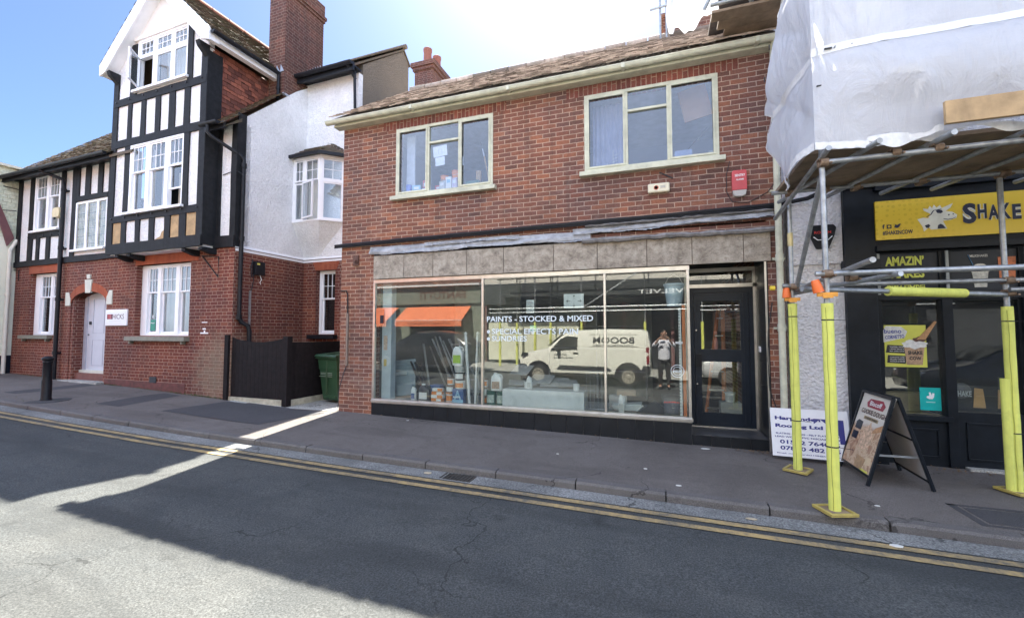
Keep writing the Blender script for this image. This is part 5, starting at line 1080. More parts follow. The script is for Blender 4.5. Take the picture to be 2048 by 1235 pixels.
# ================================================================ scaffold
SC = empty('scaffold', (3, 5.4, H(3))); tag(SC, 'galvanised tube scaffold with yellow foam sleeved feet over the milkshake shop pavement', 'scaffold')
YO, YI = 4.72, 5.95
stand = [(1.46, YO, 3.34), (1.49, YI, 3.22), (3.43, YI, 3.30), (3.45, YO, 3.34), (5.4, YO, 3.34), (5.4, YI, 3.3)]
rt = .0242
def thick(b, a, c): b.tube(a, c, rt, 12)
for i, (x, y, z1) in enumerate(stand):
    g_ = H(x); b = MB(); b.tube((x, y, g_+.01), (x+.0, y, z1), rt, 14)
    b.build('standard', M_galv, SC, smooth=True)
    if i == 3: continue
    st = MB(); top = 1.86+.04*(i % 2) if i != 1 else 1.93
    rnd = random.Random(i+40); k = 16; st.lathe((x, y, 0), [(.047*rnd.uniform(.955, 1.03), g_+.02+(top-g_-.02)*q_/k) for q_ in range(k+1)], 18)
    if i == 2: st.tube((x-.055, y-.01, g_+.02), (x-.055, y-.01, top-.75), .04, 14)
    st.build('foam_sleeve', M_yel, SC, smooth=True)
    sm = MB(); sm.path([(x-.025+.004*math.sin(q_*1.7), y-.0455, g_+.04+(top-g_-.08)*q_/14) for q_ in range(15)], .0022, 5); sm.build('sleeve_slit', P('foam_slit', (.30, .31, .06), .8), SC)
    t = MB()
    for z in (.55, top-.16): t.lathe((x, y, z), [(.048, 0), (.050, .003), (.050, .009), (.048, .012)], 16); t.bar((x+.04, y-.03, z+.006), (x+.14, y-.05, z+.0), .004, .004)
    t.build('cable_tie', M_ink, SC)
    p_ = MB(Matrix.Translation((x, y, g_+.012)) @ Rz(R(20+40*(i % 2)))); w_ = .125
    p_.box(-w_, w_, -w_, w_, 0, .012); 
    for q in ((-w_, w_, -w_, -w_+.03), (-w_, w_, w_-.03, w_), (-w_, -w_+.03, -w_+.03, w_-.03), (w_-.03, w_, -w_+.03, w_-.03)): p_.box(*q, .012, .028)
    p_.build('base_plate', P('yellow_base_plate', (.46, .36, .10), .55, .2, 8, dirt=.5), SC, bevel=.008)
    MB(Matrix.Translation((x, y, g_+.012)) @ Rz(R(20+40*(i % 2)))).box(-.09, .09, -.09, .09, .0125, .018).build('sole_board', M_wood2, SC)
def ledger(a, c, name='ledger'): b = MB(); thick(b, a, c); return b.build(name, M_galv, SC, smooth=True)
ledger((1.45, YO-.05, 3.17), (7.5, YO-.05, 3.19)); ledger((1.30, YI-.05, 3.27), (7.5, YI-.05, 3.25)); ledger((1.36, YO-.05, 2.13), (7.5, YO-.05, 2.11)); ledger((1.38, YI-.05, 2.14), (7.5, YI-.05, 2.12))
ledger((1.28, YO+.06, 2.005), (3.40, YI-.05, 1.985), 'guard_rail')
b = MB(); A = Vector((1.28, YO+.06, 2.005)); B2 = Vector((3.40, YI-.05, 1.985)); b.tube(A+(B2-A)*.40, A+(B2-A)*.78, .046, 16); b.build('foam_sleeve', M_yel, SC, smooth=True)
ledger((3.40, YI-.10, 2.03), (6, YI-.1, 2.03), 'guard_rail')
ledger((1.53, YI+.4, 2.08), (1.66, YO-.42, 2.19), 'transom'); ledger((1.50, YI+.3, 2.06), (1.97, YO-.12, 2.10), 'transom')
ledger((1.53, YI-.02, 2.10), (1.47, YO+.02, 3.10), 'brace'); ledger((1.42, 6.3, 3.05), (1.45, 4.5, 3.24), 'transom')
for x in (1.75, 2.25, 2.85, 3.35, 4.1, 4.9): ledger((x-.25, YI+.5, 3.30), (x+.05, YO-.28, 3.23), 'transom')
b = MB(); b.lathe((2.90, YO-.285, 3.232), [(.028, -.04), (.028, .02), (.018, .026)], 12, Matrix.Rotation(R(80), 3, 'X')); b.build('end_cap', P('yellow_cap', (.75, .55, .05), .5), SC)
b = MB(); b.lathe((1.275, YI-.03, 2.12), [(.028, -.02), (.028, .03)], 12, Matrix.Rotation(R(90), 3, 'Y')); b.build('end_cap', P('yellow_cap', (.75, .55, .05)), SC)
M_coup = P('rusty_coupler', (.24, .17, .12), .6, .4, 30, metal=.4)
def coupler(x, y, z):
    b = MB(); b.lathe((x, y, z-.035), [(.034, 0), (.040, .01), (.040, .06), (.034, .07)], 12); b.lathe((x, y-.05, z), [(.034, -.03), (.038, -.02), (.038, .03), (.034, .035)], 12, Matrix.Rotation(R(90), 3, 'Y'))
    b.bar((x+.045, y-.03, z-.02), (x+.045, y-.10, z-.02), .016, .016); b.bar((x-.045, y-.03, z+.02), (x-.045, y-.09, z+.02), .014, .014)
    b.build('coupler', M_coup, SC)
for x, y in ((1.46, YO), (3.43, YI), (1.49, YI)):
    for z in (2.13, 3.17 if y == YO else 3.26): coupler(x, y, z)
coupler(3.43, YI, 2.0); coupler(1.68, YO+.10, 2.10)
for x in (2.0, 2.3, 2.9, 3.6): coupler(x, YO, 3.19); coupler(x-.15, YI, 3.26)
b = MB(); b.lathe((1.49, YI, 2.62), [(.030, 0), (.030, .16)], 12); b.build('joint_pin', P('brass_sleeve', (.50, .42, .22), .5, .2, metal=.4), SC)
for k in range(6):
    y = 4.78+k*.232; MB().box(1.50, 7.6, y, y+.224, 3.315+.003*(k % 2), 3.352+.003*(k % 2)).build('board', M_wood2, SC)
for k in range(3): MB().box(1.36+.0*k, 1.485, 4.75+k*.42, 5.15+k*.42, 3.29, 3.33).build('board', M_wood2, SC)
MB().box(2.24, 7.6, 4.42, 4.455, 3.30, 3.49).build('toe_board', M_wood, SC, bevel=.003); MB().box(1.63, 2.30, 4.665, 4.70, 3.27, 3.335).build('toe_board', M_wood2, SC)
# upper lift seen through the netting, and the lift over the shop roof
for x, y in ((1.46, YO), (3.45, YO), (5.4, YO)): b = MB(); b.tube((x, y+.06, 3.3), (x, y+.06, 8.2), rt, 10); b.build('standard', M_galv, SC)
for z in (4.3, 5.35, 6.4): ledger((1.45, YO+.1, z), (7.5, YO+.1, z))
for k in range(3): MB().box(.72+.1*k, 1.60, 6.12+k*.2, 6.31+k*.2, 5.84+.002*k, 5.875+.002*k).build('board', M_wood2, SC)
ledger((.70, 6.12, 5.955), (1.75, 6.02, 5.90)); ledger((1.20, 6.9, 5.86), (1.22, 5.9, 6.05), 'transom'); ledger((.62, 6.1, 5.9), (.95, 6.0, 6.5), 'brace'); ledger((1.62, 6.1, 5.95), (1.2, 5.9, 6.6), 'brace'); ledger((1.2, 6.15, 6.3), (1.75, 6.1, 6.25)); ledger((1.46, YO+.06, 6.3), (1.46, 7.2, 6.3), 'transom')
b = MB()
for k in range(5): b.box(.8, 1.7, 6.3+k*.23, 6.52+k*.23, 6.35, 6.39)
b.build('upper_boards', P('dark_boards', (.09, .08, .08), .8, .3), SC)
for (x, z0) in ((.10, 7.9), (.22, 7.9)): b = MB(); b.tube((x, 9.25, z0-.2), (x, 9.25, 9.6), .022, 10); b.build('standard', M_galv, SC)
for z in (8.35, 8.8): b = MB(); b.tube((-.10, 9.22, z), (.6, 9.22, z+.05), .02, 8); b.build('ledger', M_galv, SC)
MB().box(.24, .34, 9.5, 9.9, 7.7, 8.5).build('wood_upright', M_wood2, SC)
# brick chimney behind the ridge
CH = empty('shop_chimney', (.6, 9.9, 7.6)); tag(CH, 'brick chimney stack rising behind the shop ridge under the scaffold sheeting', 'chimney')
b = MB(); b.box(.16, 1.1, 9.55, 10.1, 7.3, 8.35); b.box(.12, 1.14, 9.51, 10.14, 8.35, 8.43); b.build('stack', B_shop, CH); MB().box(.10, 1.16, 9.45, 9.5, 7.72, 7.86).build('flashing', M_lead, CH)
# orange lamps
for i, (x, y, z, lb) in enumerate(((1.49, YI, 1.98, 'orange hazard lamp strapped to the rear scaffold pole by the brick pier'), (1.46, YO, 1.94, 'orange hazard lamp strapped to the front scaffold pole by the kerb'))):
    L = empty('hazard_lamp', (x, y, z)); tag(L, lb, 'hazard lamp', 'hazard lamps on the scaffold poles')
    b = MB(Matrix.Translation((x-.065, y-.03, z)) @ Matrix.Rotation(R(-14*i), 4, 'Y')); b.lathe((0, 0, .02), [(.045, 0), (.043, .05), (.034, .11), (.030, .12)], 14); b.build('lens', M_orange, L, smooth=True)
    b = MB(); b.box(x-.09, x+.07, y-.055, y-.03, z-.02, z+.018); b.box(x-.05, x+.03, y-.07, y-.055, z-.035, z+.0); b.build('bracket', P('amber_bracket', (.70, .32, .05), .5), L)
# ---- debris netting
s = N('debris_sheeting'); o = s.obj()
wv = s.noise(o, 2.2, 6, .7, .5); uvn = s.n('ShaderNodeTexCoord').outputs['UV']; q = s.n('ShaderNodeSeparateXYZ'); s.l(uvn, q.inputs[0])
gr = s.math('MAXIMUM', s.math('LESS_THAN', s.math('FRACT', s.math('MULTIPLY', q.outputs[0], 34)), .16), s.math('LESS_THAN', s.math('FRACT', s.math('MULTIPLY', q.outputs[1], 34)), .16))
cc = s.mix(s.math('MULTIPLY', gr, .15), s.ramp(wv, [(.3, (.68, .70, .76)), (.7, (.78, .80, .86))]), (.82, .83, .86))
d = s.n('ShaderNodeBsdfPrincipled'); s.l(cc, d.inputs['Base Color']); d.inputs['Roughness'].default_value = .38; d.inputs['Specular IOR Level'].default_value = .6
bp = s.n('ShaderNodeBump'); bp.inputs['Strength'].default_value = .8; bp.inputs['Distance'].default_value = .06
mp = s.n('ShaderNodeMapping'); mp.inputs['Scale'].default_value = (1, 1, .45); mp.inputs['Rotation'].default_value = (0, .5, 0); s.l(o, mp.inputs[0]); s.l(s.noise(mp.outputs[0], 3.5, 5, .6, 1.2), bp.inputs['Height']); s.l(bp.outputs[0], d.inputs['Normal'])
tl = s.n('ShaderNodeBsdfTranslucent'); s.l(cc, tl.inputs[0]); mx = s.n('ShaderNodeMixShader'); mx.inputs[0].default_value = .42
s.l(d.outputs[0], mx.inputs[1]); s.l(tl.outputs[0], mx.inputs[2]); tr = s.n('ShaderNodeBsdfTransparent'); m2 = s.n('ShaderNodeMixShader'); m2.inputs[0].default_value = .06
s.l(mx.outputs[0], m2.inputs[1]); s.l(tr.outputs[0], m2.inputs[2]); s.l(m2.outputs[0], s.out.inputs[0]); M_net = s.m
def interp(T_, z):
    if z <= T_[0][0]: return T_[0][1]
    for (a, p), (c, q) in zip(T_, T_[1:]):
        if z <= c: return p+(q-p)*(z-a)/(c-a)
    return T_[-1][1]
BACK = [(3.14, 5.40), (3.4, 5.62), (3.85, 6.02), (4.1, 6.10), (4.25, 5.97), (4.42, 6.28), (4.6, 6.30), (4.85, 6.02), (5.03, 5.80), (5.14, 5.12), (8, 5.05)]
def BOT(x): return interp([(1.40, 3.27), (1.75, 3.235), (2.1, 3.25), (2.28, 3.30), (2.9, 3.34), (8, 3.36)], x)
def wr(x, y, z):
    cr = lambda a: (1-abs(math.sin(a)))**3
    return (.026*math.sin(3.1*z+1.7*y+.8*x)+.012*math.sin(7.3*z-3.9*y+2*x)+.045*cr(1.9*z+1.1*x+1.6*y+.3*math.sin(3*x))+.030*cr(3.7*z-1.3*x-2.4*y+1)-.030*cr(2.6*z+.45*x+3.1*y+2+.5*math.sin(2*z))+.022*cr(5.3*x+2.1*z+.7*y))
def sidef(u, v):
    z = 3.14+(8-3.14)*v**1.6
    yb = interp(BACK, z); zf = 3.27+(8-3.27)*v**1.6
    y = 4.60+(yb-4.60)*u; zz = zf+(z-zf)*u
    bulge = .10*math.sin(math.pi*u)*(1 if zz < 5 else .4)
    pin = .05*math.exp(-((zz-4.2)/.12)**2)
    return (1.375-bulge*.6+pin+wr(0, y, zz)*min(1, 4*u)-.05*u, y, zz)
def frontf(u, v):
    x = 1.375+(7.6-1.375)*u**1.3; z0 = BOT(x); z = z0+(8-z0)*v**1.5
    s_ = min(1, 6*u)
    sag = -.13*math.exp(-((z-3.78)/.36)**2)*s_ + .03*math.exp(-((z-4.2)/.08)**2)
    return (x, 4.60-wr(x, 0, z)*.8*s_+sag, z)
NS = empty('scaffold_sheeting', (2.5, 4.6, 3.2)); tag(NS, 'white reinforced debris sheeting wrapped round the scaffold above the milkshake shop', 'sheeting')
b = MB(); b.grid(sidef, 40, 110); b.grid(frontf, 70, 80); b.build('sheet', M_net, NS, smooth=True)
M_band = P('white_band', (.70, .71, .73), .5, .1, 20, .2, 40)
def band(fn, zc, h, n=60, off=.006):
    b = MB()
    def g(u, v):
        lo, hi = 0., 1.
        for _ in range(22):
            m_ = (lo+hi)/2
            if fn(u, m_)[2] < zc-h/2+h*v: lo = m_
            else: hi = m_
        p = fn(u, lo); 
        return (p[0]-(off if fn is sidef else 0), p[1]-(off if fn is frontf else 0), p[2])
    b.grid(g, n, 2); return b
band(sidef, 4.20, .075, 30).build('band', M_band, NS, smooth=True); band(frontf, 4.20, .08, 60).build('band', M_band, NS, smooth=True)
def edge(fn, u0, u1, hh, n=40, off=.008):
    b = MB(); b.grid(lambda u, v: (lambda p: (p[0]-(off if fn is sidef else 0), p[1]-(off if fn is frontf else 0), p[2]+hh*v+.004*math.sin(u*60)))(fn(u0+(u1-u0)*u, 0)), n, 1); return b
edge(sidef, 0, 1, .07).build('hem', M_band, NS); edge(frontf, 0, .23, .065).build('hem', M_band, NS)
b = MB(); b.grid(lambda u, v: (lambda p: (p[0]-.012-.01*math.sin(v*50), p[1]-.05*(1-u), p[2]))(sidef(1, v*.72)), 1, 60); b.build('hem', M_band, NS)
b = MB()
for x, z in ((1.5, 4.2), (1.43, 3.86)): p = (x, 4.585, z); b.box(x-.03, x+.03, 4.575, 4.59, z-.006, z+.006)
for z in (4.78, 5.02): y = interp(BACK, z)-.03; b.box(1.29, 1.30, y-.02, y+.0, z-.03, z+.03)
o = b.build('toggle', M_ink, NS); o['kind'] = 'stuff'
b = MB()
for k in range(26): x = 1.55+k*.13; b.lathe((x, 4.60-wr(x, 0, 4.2)*.8+.02, 4.2), [(.007, -.06), (.007, .0)], 8, Matrix.Rotation(R(90), 3, 'X'))
o = b.build('eyelet', P('grey_eyelet', (.35, .36, .38), .6), NS); o['kind'] = 'stuff'
# loose strips of sheet hanging under the boards
b = MB(); random.seed(6)
def loose(u, v):
    x = 1.66+2.8*u; return (x, 4.60+.05*math.sin(x*9), 3.33-.045*u-(.07+.04*math.sin(x*7)+.03*math.sin(x*17))*v*(1-.4*u))
b.grid(loose, 60, 2); b.build('loose_flap', M_band, NS)
b = MB(); b.grid(lambda u, v: (1.28+.04*math.sin(9*u+7*v), 4.66+5.6*u, (1.62+.70*(4.66+5.6*u))*(1-v)+13*v), 40, 30); b.build('sheet', M_net, NS, smooth=True)  # unseen extra panel, added to keep direct sun off the sheeting below
# the second drape, over the shop roof
DR = empty('roof_sheeting', (.5, 6.2, 5.7)); tag(DR, 'translucent sheet draped from the upper scaffold over the shop roof tiles', 'sheeting')
def drape(u, v):
    x = .17+.66*u; zb = interp([(0, 5.86), (.12, 5.78), (.3, 5.70), (.45, 5.76), (.7, 5.88), (.9, 5.90), (1, 5.98)], u)
    z = zb+(7.3-zb)*v
    return (x+.05*v*(u-.3)+.02*math.sin(9*z), 6.22+.05*math.sin(x*19+z*2)+.03*math.sin(x*41)+.1*(u < .1), z)
b = MB(); b.grid(drape, 40, 40); b.build('sheet', M_net, DR, smooth=True)
# ---- roofing board and pavement sign
RB = empty('roofing_board', (1.75, 6.5, H(1.7))); tag(RB, 'white roofing contractor board with blue lettering leaning against the pier', 'signboard')
BX0, BX1 = 1.335, 2.17
Mr = Matrix.Translation((BX0, 6.42, H(1.7)+.055)) @ Rz(R(-3)) @ Matrix.Rotation(R(-13), 4, 'X')
MB(Mr).box(0, .84, 0, .006, 0, .60).build('panel', P('board_white', (.76, .77, .82), .45, .03), RB)
M_blue = P('sign_blue', (.02, .025, .20), .4)
RX_ = Mr.to_3x3() @ Vector((1, 0, 0)); RZ_ = Mr.to_3x3() @ Vector((0, 0, 1))
for t, x, z, h, w_, bo in (('Harpenden', .05, .44, .058, .50, .05), ('Roofing Ltd', .05, .345, .058, .52, .05), ('SLATING - TILING - FELT FLAT ROOFING', .05, .272, .021, .74, .03), ('LEAD WORK - PVC FASCIAS & SOFFITS', .04, .232, .021, .76, .03), ('01582 764095', .09, .155, .05, .64, .03), ('07850 482155', .09, .080, .05, .64, .03), ('Email: markdeards2108@hotmail.com', .05, .03, .018, .74, .02)):
    text(t, RB, Mr @ Vector((x, 0, z)), RX_, RZ_, h, w_, M_blue, bo)
b = MB(Mr); b.prism([(.475, -.002, .49), (.79, -.002, .49), (.79, -.002, .20), (.735, -.002, .20), (.735, -.002, .29), (.70, -.002, .33), (.61, -.002, .43), (.545, -.002, .485), (.475, -.002, .425)][::-1], (0, -.001, 0)); b.build('logo', M_blue, RB)
AB = empty('pavement_sign', (2.35, 6.05, H(2.3))); tag(AB, 'black-framed folding pavement sign with an ice cream poster standing before the milkshake shop', 'A-board')
gz = H(2.3)
P0, P1 = Vector((2.05, 6.40, gz)), Vector((2.06, 5.68, gz)); Q0, Q1 = Vector((2.66, 6.44, gz)), Vector((2.64, 5.72, gz)); hz = .93
tp0, tp1 = (P0+Q0)/2+Vector((.0, 0, hz)), (P1+Q1)/2+Vector((.0, 0, hz))
b = MB(); b.bar(P1, tp1+Vector((-.02, 0, 0)), .03, .035, (0, 1, 0)); b.bar(P0, tp0+Vector((-.02, 0, 0)), .03, .035, (0, 1, 0)); b.bar(P0.lerp(tp0, .10), P1.lerp(tp1, .10), .03, .03); b.bar(tp0+Vector((-.02, 0, 0)), tp1+Vector((-.02, 0, 0)), .035, .035)
b.build('front_frame', M_bp, AB, bevel=.004)
b = MB(); b.bar(Q1, tp1+Vector((.02, 0, 0)), .03, .035, (0, 1, 0)); b.bar(Q0, tp0+Vector((.02, 0, 0)), .03, .035, (0, 1, 0)); b.bar(Q0.lerp(tp0, .10), Q1.lerp(tp1, .10), .03, .03); b.bar(Q0.lerp(tp0, .55), Q1.lerp(tp1, .55), .03, .02); b.bar(tp0+Vector((.02, 0, 0)), tp1+Vector((.02, 0, 0)), .035, .035)
b.build('back_frame', M_bp, AB, bevel=.004)
b = MB(); b.quad(Q0.lerp(tp0, .10)+Vector((-.012, -.0, 0)), Q1.lerp(tp1, .10)+Vector((-.012, 0, 0)), tp1+Vector((.008, 0, 0)), tp0+Vector((.008, 0, 0))); b.quad(tp0+Vector((.014, 0, 0)), tp1+Vector((.014, 0, 0)), Q1.lerp(tp1, .10)+Vector((-.006, 0, 0)), Q0.lerp(tp0, .10)+Vector((-.006, 0, 0)))
b.build('back_panel', P('grey_board_back', (.42, .41, .40), .6, .08), AB)
# poster on the left-hand face
UX = (P1-P0).normalized(); UZ = (tp0-P0); Lz = UZ.length; UZ.normalize(); UN = UX.cross(UZ).normalized()
if UN.x > 0: UN = -UN
s = N('ice_cream_poster'); tc = s.n('ShaderNodeTexCoord').outputs['Object']; sp = s.n('ShaderNodeSeparateXYZ'); s.l(tc, sp.inputs[0])
n = s.noise(tc, 7, 5, .6, 1.2)
col_ = s.ramp(n, [(.30, (.13, .05, .025)), (.42, (.42, .22, .11)), (.52, (.62, .47, .30)), (.64, (.33, .15, .07))])
top = s.ramp(s.math('ADD', sp.outputs[2], s.math('MULTIPLY', s.noise(tc, 5, 4), .15)), [(.60, 0), (.66, 1)])
s.bsdf(s.mix(top, col_, (.66, .62, .55)), .35); M_post = s.m
def AP(x, z, d=.0): return P0+UX*x+UZ*z+UN*(.014+d)
b = MB(); W_ = (P1-P0).length; c = [AP(0, .09), AP(W_, .09), AP(W_, Lz-.0), AP(0, Lz)]; b.prism(c, -UN*.005); b.build('poster', M_post, AB)
def apq(name, pts, m, d=.002): MB().prism([AP(x, z, d) for x, z in pts], -UN*.001).build(name, m, AB)
apq('printed_banner', [(.20, .80), (.55, .80), (.58, .86), (.50, .91), (.22, .90), (.16, .85)], P('print_crimson', (.30, .015, .04), .4))
XX = (UX if True else -UX); T_ = lambda t, x, z, h, w_, m, bo: text(t, AB, AP(x, z, .005), UX, UZ, h, w_, m, bo, lift=0)
T_('Biscoff', .24, .825, .055, .27, M_wht, .02); T_('COOKIE DOUGH', .10, .72, .055, .56, P('print_darkbrown', (.06, .02, .015)), .015)
apq('printed_label', [(.20, .655), (.53, .655), (.53, .695), (.20, .695)], P('print_gold', (.42, .32, .18), .5)); T_('SUNDAE SHAKE', .22, .662, .026, .29, M_ink, .02)
apq('printed_plaque', [(.07, .52), (.22, .52), (.22, .62), (.11, .63), (.07, .60)], M_navy); apq('printed_plaque', [(.06, .40), (.19, .40), (.19, .49), (.06, .49)], M_navy)
apq('printed_sundae', [(.27, .34), (.40, .32), (.50, .36), (.54, .46), (.50, .55), (.43, .60), (.40, .65), (.37, .60), (.30, .56), (.26, .46)], P('print_sundae', (.60, .42, .28), .5, .45, 28))
apq('printed_cone', [(.46, .52), (.52, .60), (.70, .68), (.71, .60)], P('print_cone', (.48, .26, .12)))
apq('printed_cup', [(.34, .10), (.50, .10), (.54, .24), (.32, .25)], P('print_cup_brown', (.38, .24, .12), .5, .3, 20)); apq('printed_biscuit', [(.54, .18), (.66, .20), (.65, .28), (.53, .27)], P('print_biscuit', (.62, .48, .30), .5)); apq('printed_tag', [(.46, .095), (.66, .095), (.66, .13), (.47, .13)], P('print_yellow', (.62, .58, .08), .5))
MB().bar(P0.lerp(tp0, .35), Q0.lerp(tp0, .35), .012, .012).build('stay', M_galv, AB); b = MB(); b.bar(P1.lerp(tp1, .35)+Vector((.0, .03, 0)), Q1.lerp(tp1, .35)+Vector((0, .03, 0)), .008, .02); b.build('stay', M_galv, AB)
# dead leaves swept against the thresholds
b = MB(); random.seed(31)
for cx_, cy_, sx_, sy_, n_ in ((1.30, 7.60, .06, .05, 14), (1.25, 6.68, .18, .05, 60), (1.45, 6.62, .15, .05, 30), (3.35, 6.62, .22, .07, 70), (2.45, 6.60, .1, .05, 12), (-1.5, 6.74, 2.6, .03, 60), (-9.5, 6.62, 1.2, .03, 30)):
    for k in range(n_):
        x, y = random.gauss(cx_, sx_), random.gauss(cy_, sy_); 
        if 6.74 < y < 7.45: y = 6.74
        z = (.12 if y > 7.4 else H(x))+.004+random.random()*.02; r_ = random.uniform(.008, .022); t = random.random()*6.3; tl_ = random.uniform(-.4, .4)
        b.add([(x+r_*math.cos(t), y+r_*math.sin(t), z), (x+r_*.5*math.cos(t+1.6), y+r_*.5*math.sin(t+1.6), z+r_*tl_+.004), (x-r_*math.cos(t), y-r_*math.sin(t), z+.004), (x-r_*.5*math.cos(t+1.6), y-r_*.5*math.sin(t+1.6), z)], [(0, 1, 2, 3)])
o = b.build('dead_leaves', P('dead_leaf', (.22, .13, .06), .8, .5, 40)); o['kind'] = 'stuff'; o['label'] = 'brown dead leaves and dirt swept against the shop thresholds'; o['category'] = 'leaf litter'
# moss and weeds along the wall foot
b = MB()
for k in range(900):
    x = random.uniform(-17, -8.8) if random.random() < .7 else random.choice([random.gauss(-9.6, .5), random.gauss(-12.6, .15), random.gauss(-11.3, .3)])
    if x < -17.2 or x > -8.75: continue
    y = 6.72+(-8.6-x)*.0262-random.random()*.05
    if x == x and abs(x+11.3) < .9 and random.random() < .25: y = random.gauss(5.0, .12)
    z = H(x)+.002; h_ = random.uniform(.01, .05)*(1.4 if x > -10.5 else .8); t = random.random()*6.3
    b.add([(x-.006*math.sin(t), y, z), (x+.006*math.sin(t), y+.004, z), (x+h_*.6*math.cos(t), y-h_*.4*abs(math.sin(t)), z+h_)], [(0, 1, 2)])
o = b.build('weeds', P('weed_green', (.075, .10, .035), .8, .4, 30)); o['kind'] = 'stuff'; o['label'] = 'low weeds and moss along the foot of the brick wall'; o['category'] = 'weeds'
# ================================================================ things in the shop windows
ZS = .333
def thing(name, label, cat, loc, group=None, rz=0):
    o = empty(name, loc, rz); return tag(o, label, cat, group)
def jug(name, label, x, y, z, w_, h, body, cap, lab, cat='plastic jug', rz=0, group=None):
    t = thing(name, label, cat, (x, y, z), group); M = Matrix.Translation((x, y, z)) @ Rz(rz)
    b = MB(M); d = w_*.32; hw = w_/2
    sec = [(0, 1, 0), (.02, 1.04, 0), (.62*h, 1.04, 0), (.80*h, .85, -.05*w_), (.93*h, .34, -.12*w_), (h*.95, .30, -.12*w_)]
    vv = []; n = 12
    for (zz, k, dx) in sec:
        for i in range(n):
            a = 2*math.pi*i/n; ca, sa = math.cos(a), math.sin(a); p = 3.2
            r_ = (abs(ca)**p+abs(sa)**p)**(-1/p); vv.append((hw*k*ca*r_+dx, d*k*sa*r_*(1 if k > .5 else 1.4), zz))
    fs = [tuple(range(n))[::-1], tuple(range(len(vv)-n, len(vv)))]+[(i*n+j, i*n+(j+1) % n, (i+1)*n+(j+1) % n, (i+1)*n+j) for i in range(len(sec)-1) for j in range(n)]
    b.add(vv, fs); b.path([(hw*.9, 0, .58*h), (hw*1.1, 0, .72*h), (hw*.9, 0, .88*h), (hw*.1, 0, .93*h)], w_*.07, 8); b.build('body', body, t, smooth=True)
    MB(M).lathe((-.12*w_, 0, h*.94), [(w_*.17, 0), (w_*.17, h*.06), (w_*.15, h*.07)], 12).build('cap', cap, t)
    MB(M).box(-hw*.72, hw*.72, -d*1.07-.002, -d*1.05, h*.12, h*.52).build('label_patch', lab, t); return t
def tub(name, label, x, y, z, r_, h, body, lid, lab=None, handle=False, cat='tub', group=None, taper=.92):
    t = thing(name, label, cat, (x, y, z), group)
    MB().lathe((x, y, z), [(r_*taper, 0), (r_, h*.9), (r_, h*.93)], 18).build('body', body, t, smooth=True)
    MB().lathe((x, y, z), [(r_*1.05, h*.90), (r_*1.05, h), (r_*.95, h), (r_*.93, h*.985)], 18).build('lid', lid, t)
    if lab:
        b = MB(); rr = r_*.985
        b.grid(lambda u, v: (x+rr*1.02*math.sin((u-.5)*1.9), y-rr*1.02*math.cos((u-.5)*1.9), z+h*(.18+.55*v)), 8, 1); b.build('label_patch', lab, t)
    if handle: MB().path([(x-r_, y, z+h*.85), (x-r_*.8, y-r_*.6, z+h*.55), (x, y-r_*1.05, z+h*.42), (x+r_*.8, y-r_*.6, z+h*.55), (x+r_, y, z+h*.85)], .003, 6).build('handle', M_alu, t)
    return t
def carton(name, label, x, y, z, w_, d, h, m, parts=(), rz=0, cat='box', group=None):
    t = thing(name, label, cat, (x, y, z), group); M = Matrix.Translation((x, y, z)) @ Rz(rz)
    MB(M).box(-w_/2, w_/2, -d/2, d/2, 0, h).build('body', m, t, bevel=.003)
    for (a, c, e, f, pm, pn) in parts: MB(M).box(-w_/2+a*w_, -w_/2+c*w_, -d/2-.0025, -d/2-.0005, e*h, f*h).build(pn, pm, t)
    return t
M_pw1 = P('white_plastic', (.66, .68, .68), .35, .05, 4); M_pgn = P('lime_label', (.30, .50, .05), .4, .1); M_pbk = P('black_plastic', (.03, .03, .035), .35, .2)
M_pbl = P('blue_print', (.03, .09, .26), .4, .1); M_plb = P('light_blue_print', (.25, .45, .60), .4); M_org = P('orange_print', (.65, .22, .05), .5, .15); M_tin = P('green_tin', (.02, .10, .075), .35, .1); M_pgr = P('pale_grey_plastic', (.45, .47, .46), .4, .1)
M_card = P('grey_card', (.34, .34, .33), .8, .15, 4); M_brn = P('brown_tub', (.16, .08, .06), .45, .2)
# left pane
t = jug('white_bottle', 'small white handled container first in the row of the left shop window', -4.36, 7.05, ZS, .10, .24, M_pw1, M_pw1, M_pbl, 'container')
t = jug('black_canister', 'black jerry can with white cap and blue side in the left shop window', -4.13, 7.06, ZS, .22, .30, M_pbk, M_pw1, M_pw1, 'canister')
carton('blue_box', 'blue cardboard box behind the black jerry can in the left window', -4.0, 7.28, ZS, .22, .16, .27, M_pbl)
for k, (m, w_, lb) in enumerate(((M_org, .22, 'orange carton at the bottom of the small stack in the left window'), (M_pw1, .24, 'white carton in the middle of the small stack in the left window'), (M_org, .20, 'orange and white carton in the small stack of the left window'), (M_pw1, .20, 'white carton on top of the small stack in the left window'))):
    carton('adhesive_carton', lb, -3.86+.012*(k % 2), 7.05, ZS+k*.062, w_, .10, .058, m, ((.5, .98, .1, .9, M_pw1 if m == M_org else M_org, 'end_label'),), rz=R(-6+5*k), cat='carton', group='cartons stacked in the left window')
tub('paste_tub', 'brown-lidded tub at the foot of the narrow stack beside the blue box tins', -3.60, 7.06, ZS, .085, .17, M_pw1, M_org, M_org, cat='tub'); tub('filler_tub', 'orange labelled tub in the middle of the narrow window stack', -3.60, 7.06, ZS+.172, .08, .14, M_brn, M_brn, M_pw1); tub('small_tub', 'small brown-lidded jar topping the narrow window stack', -3.60, 7.06, ZS+.314, .065, .12, M_pw1, M_brn, M_org)
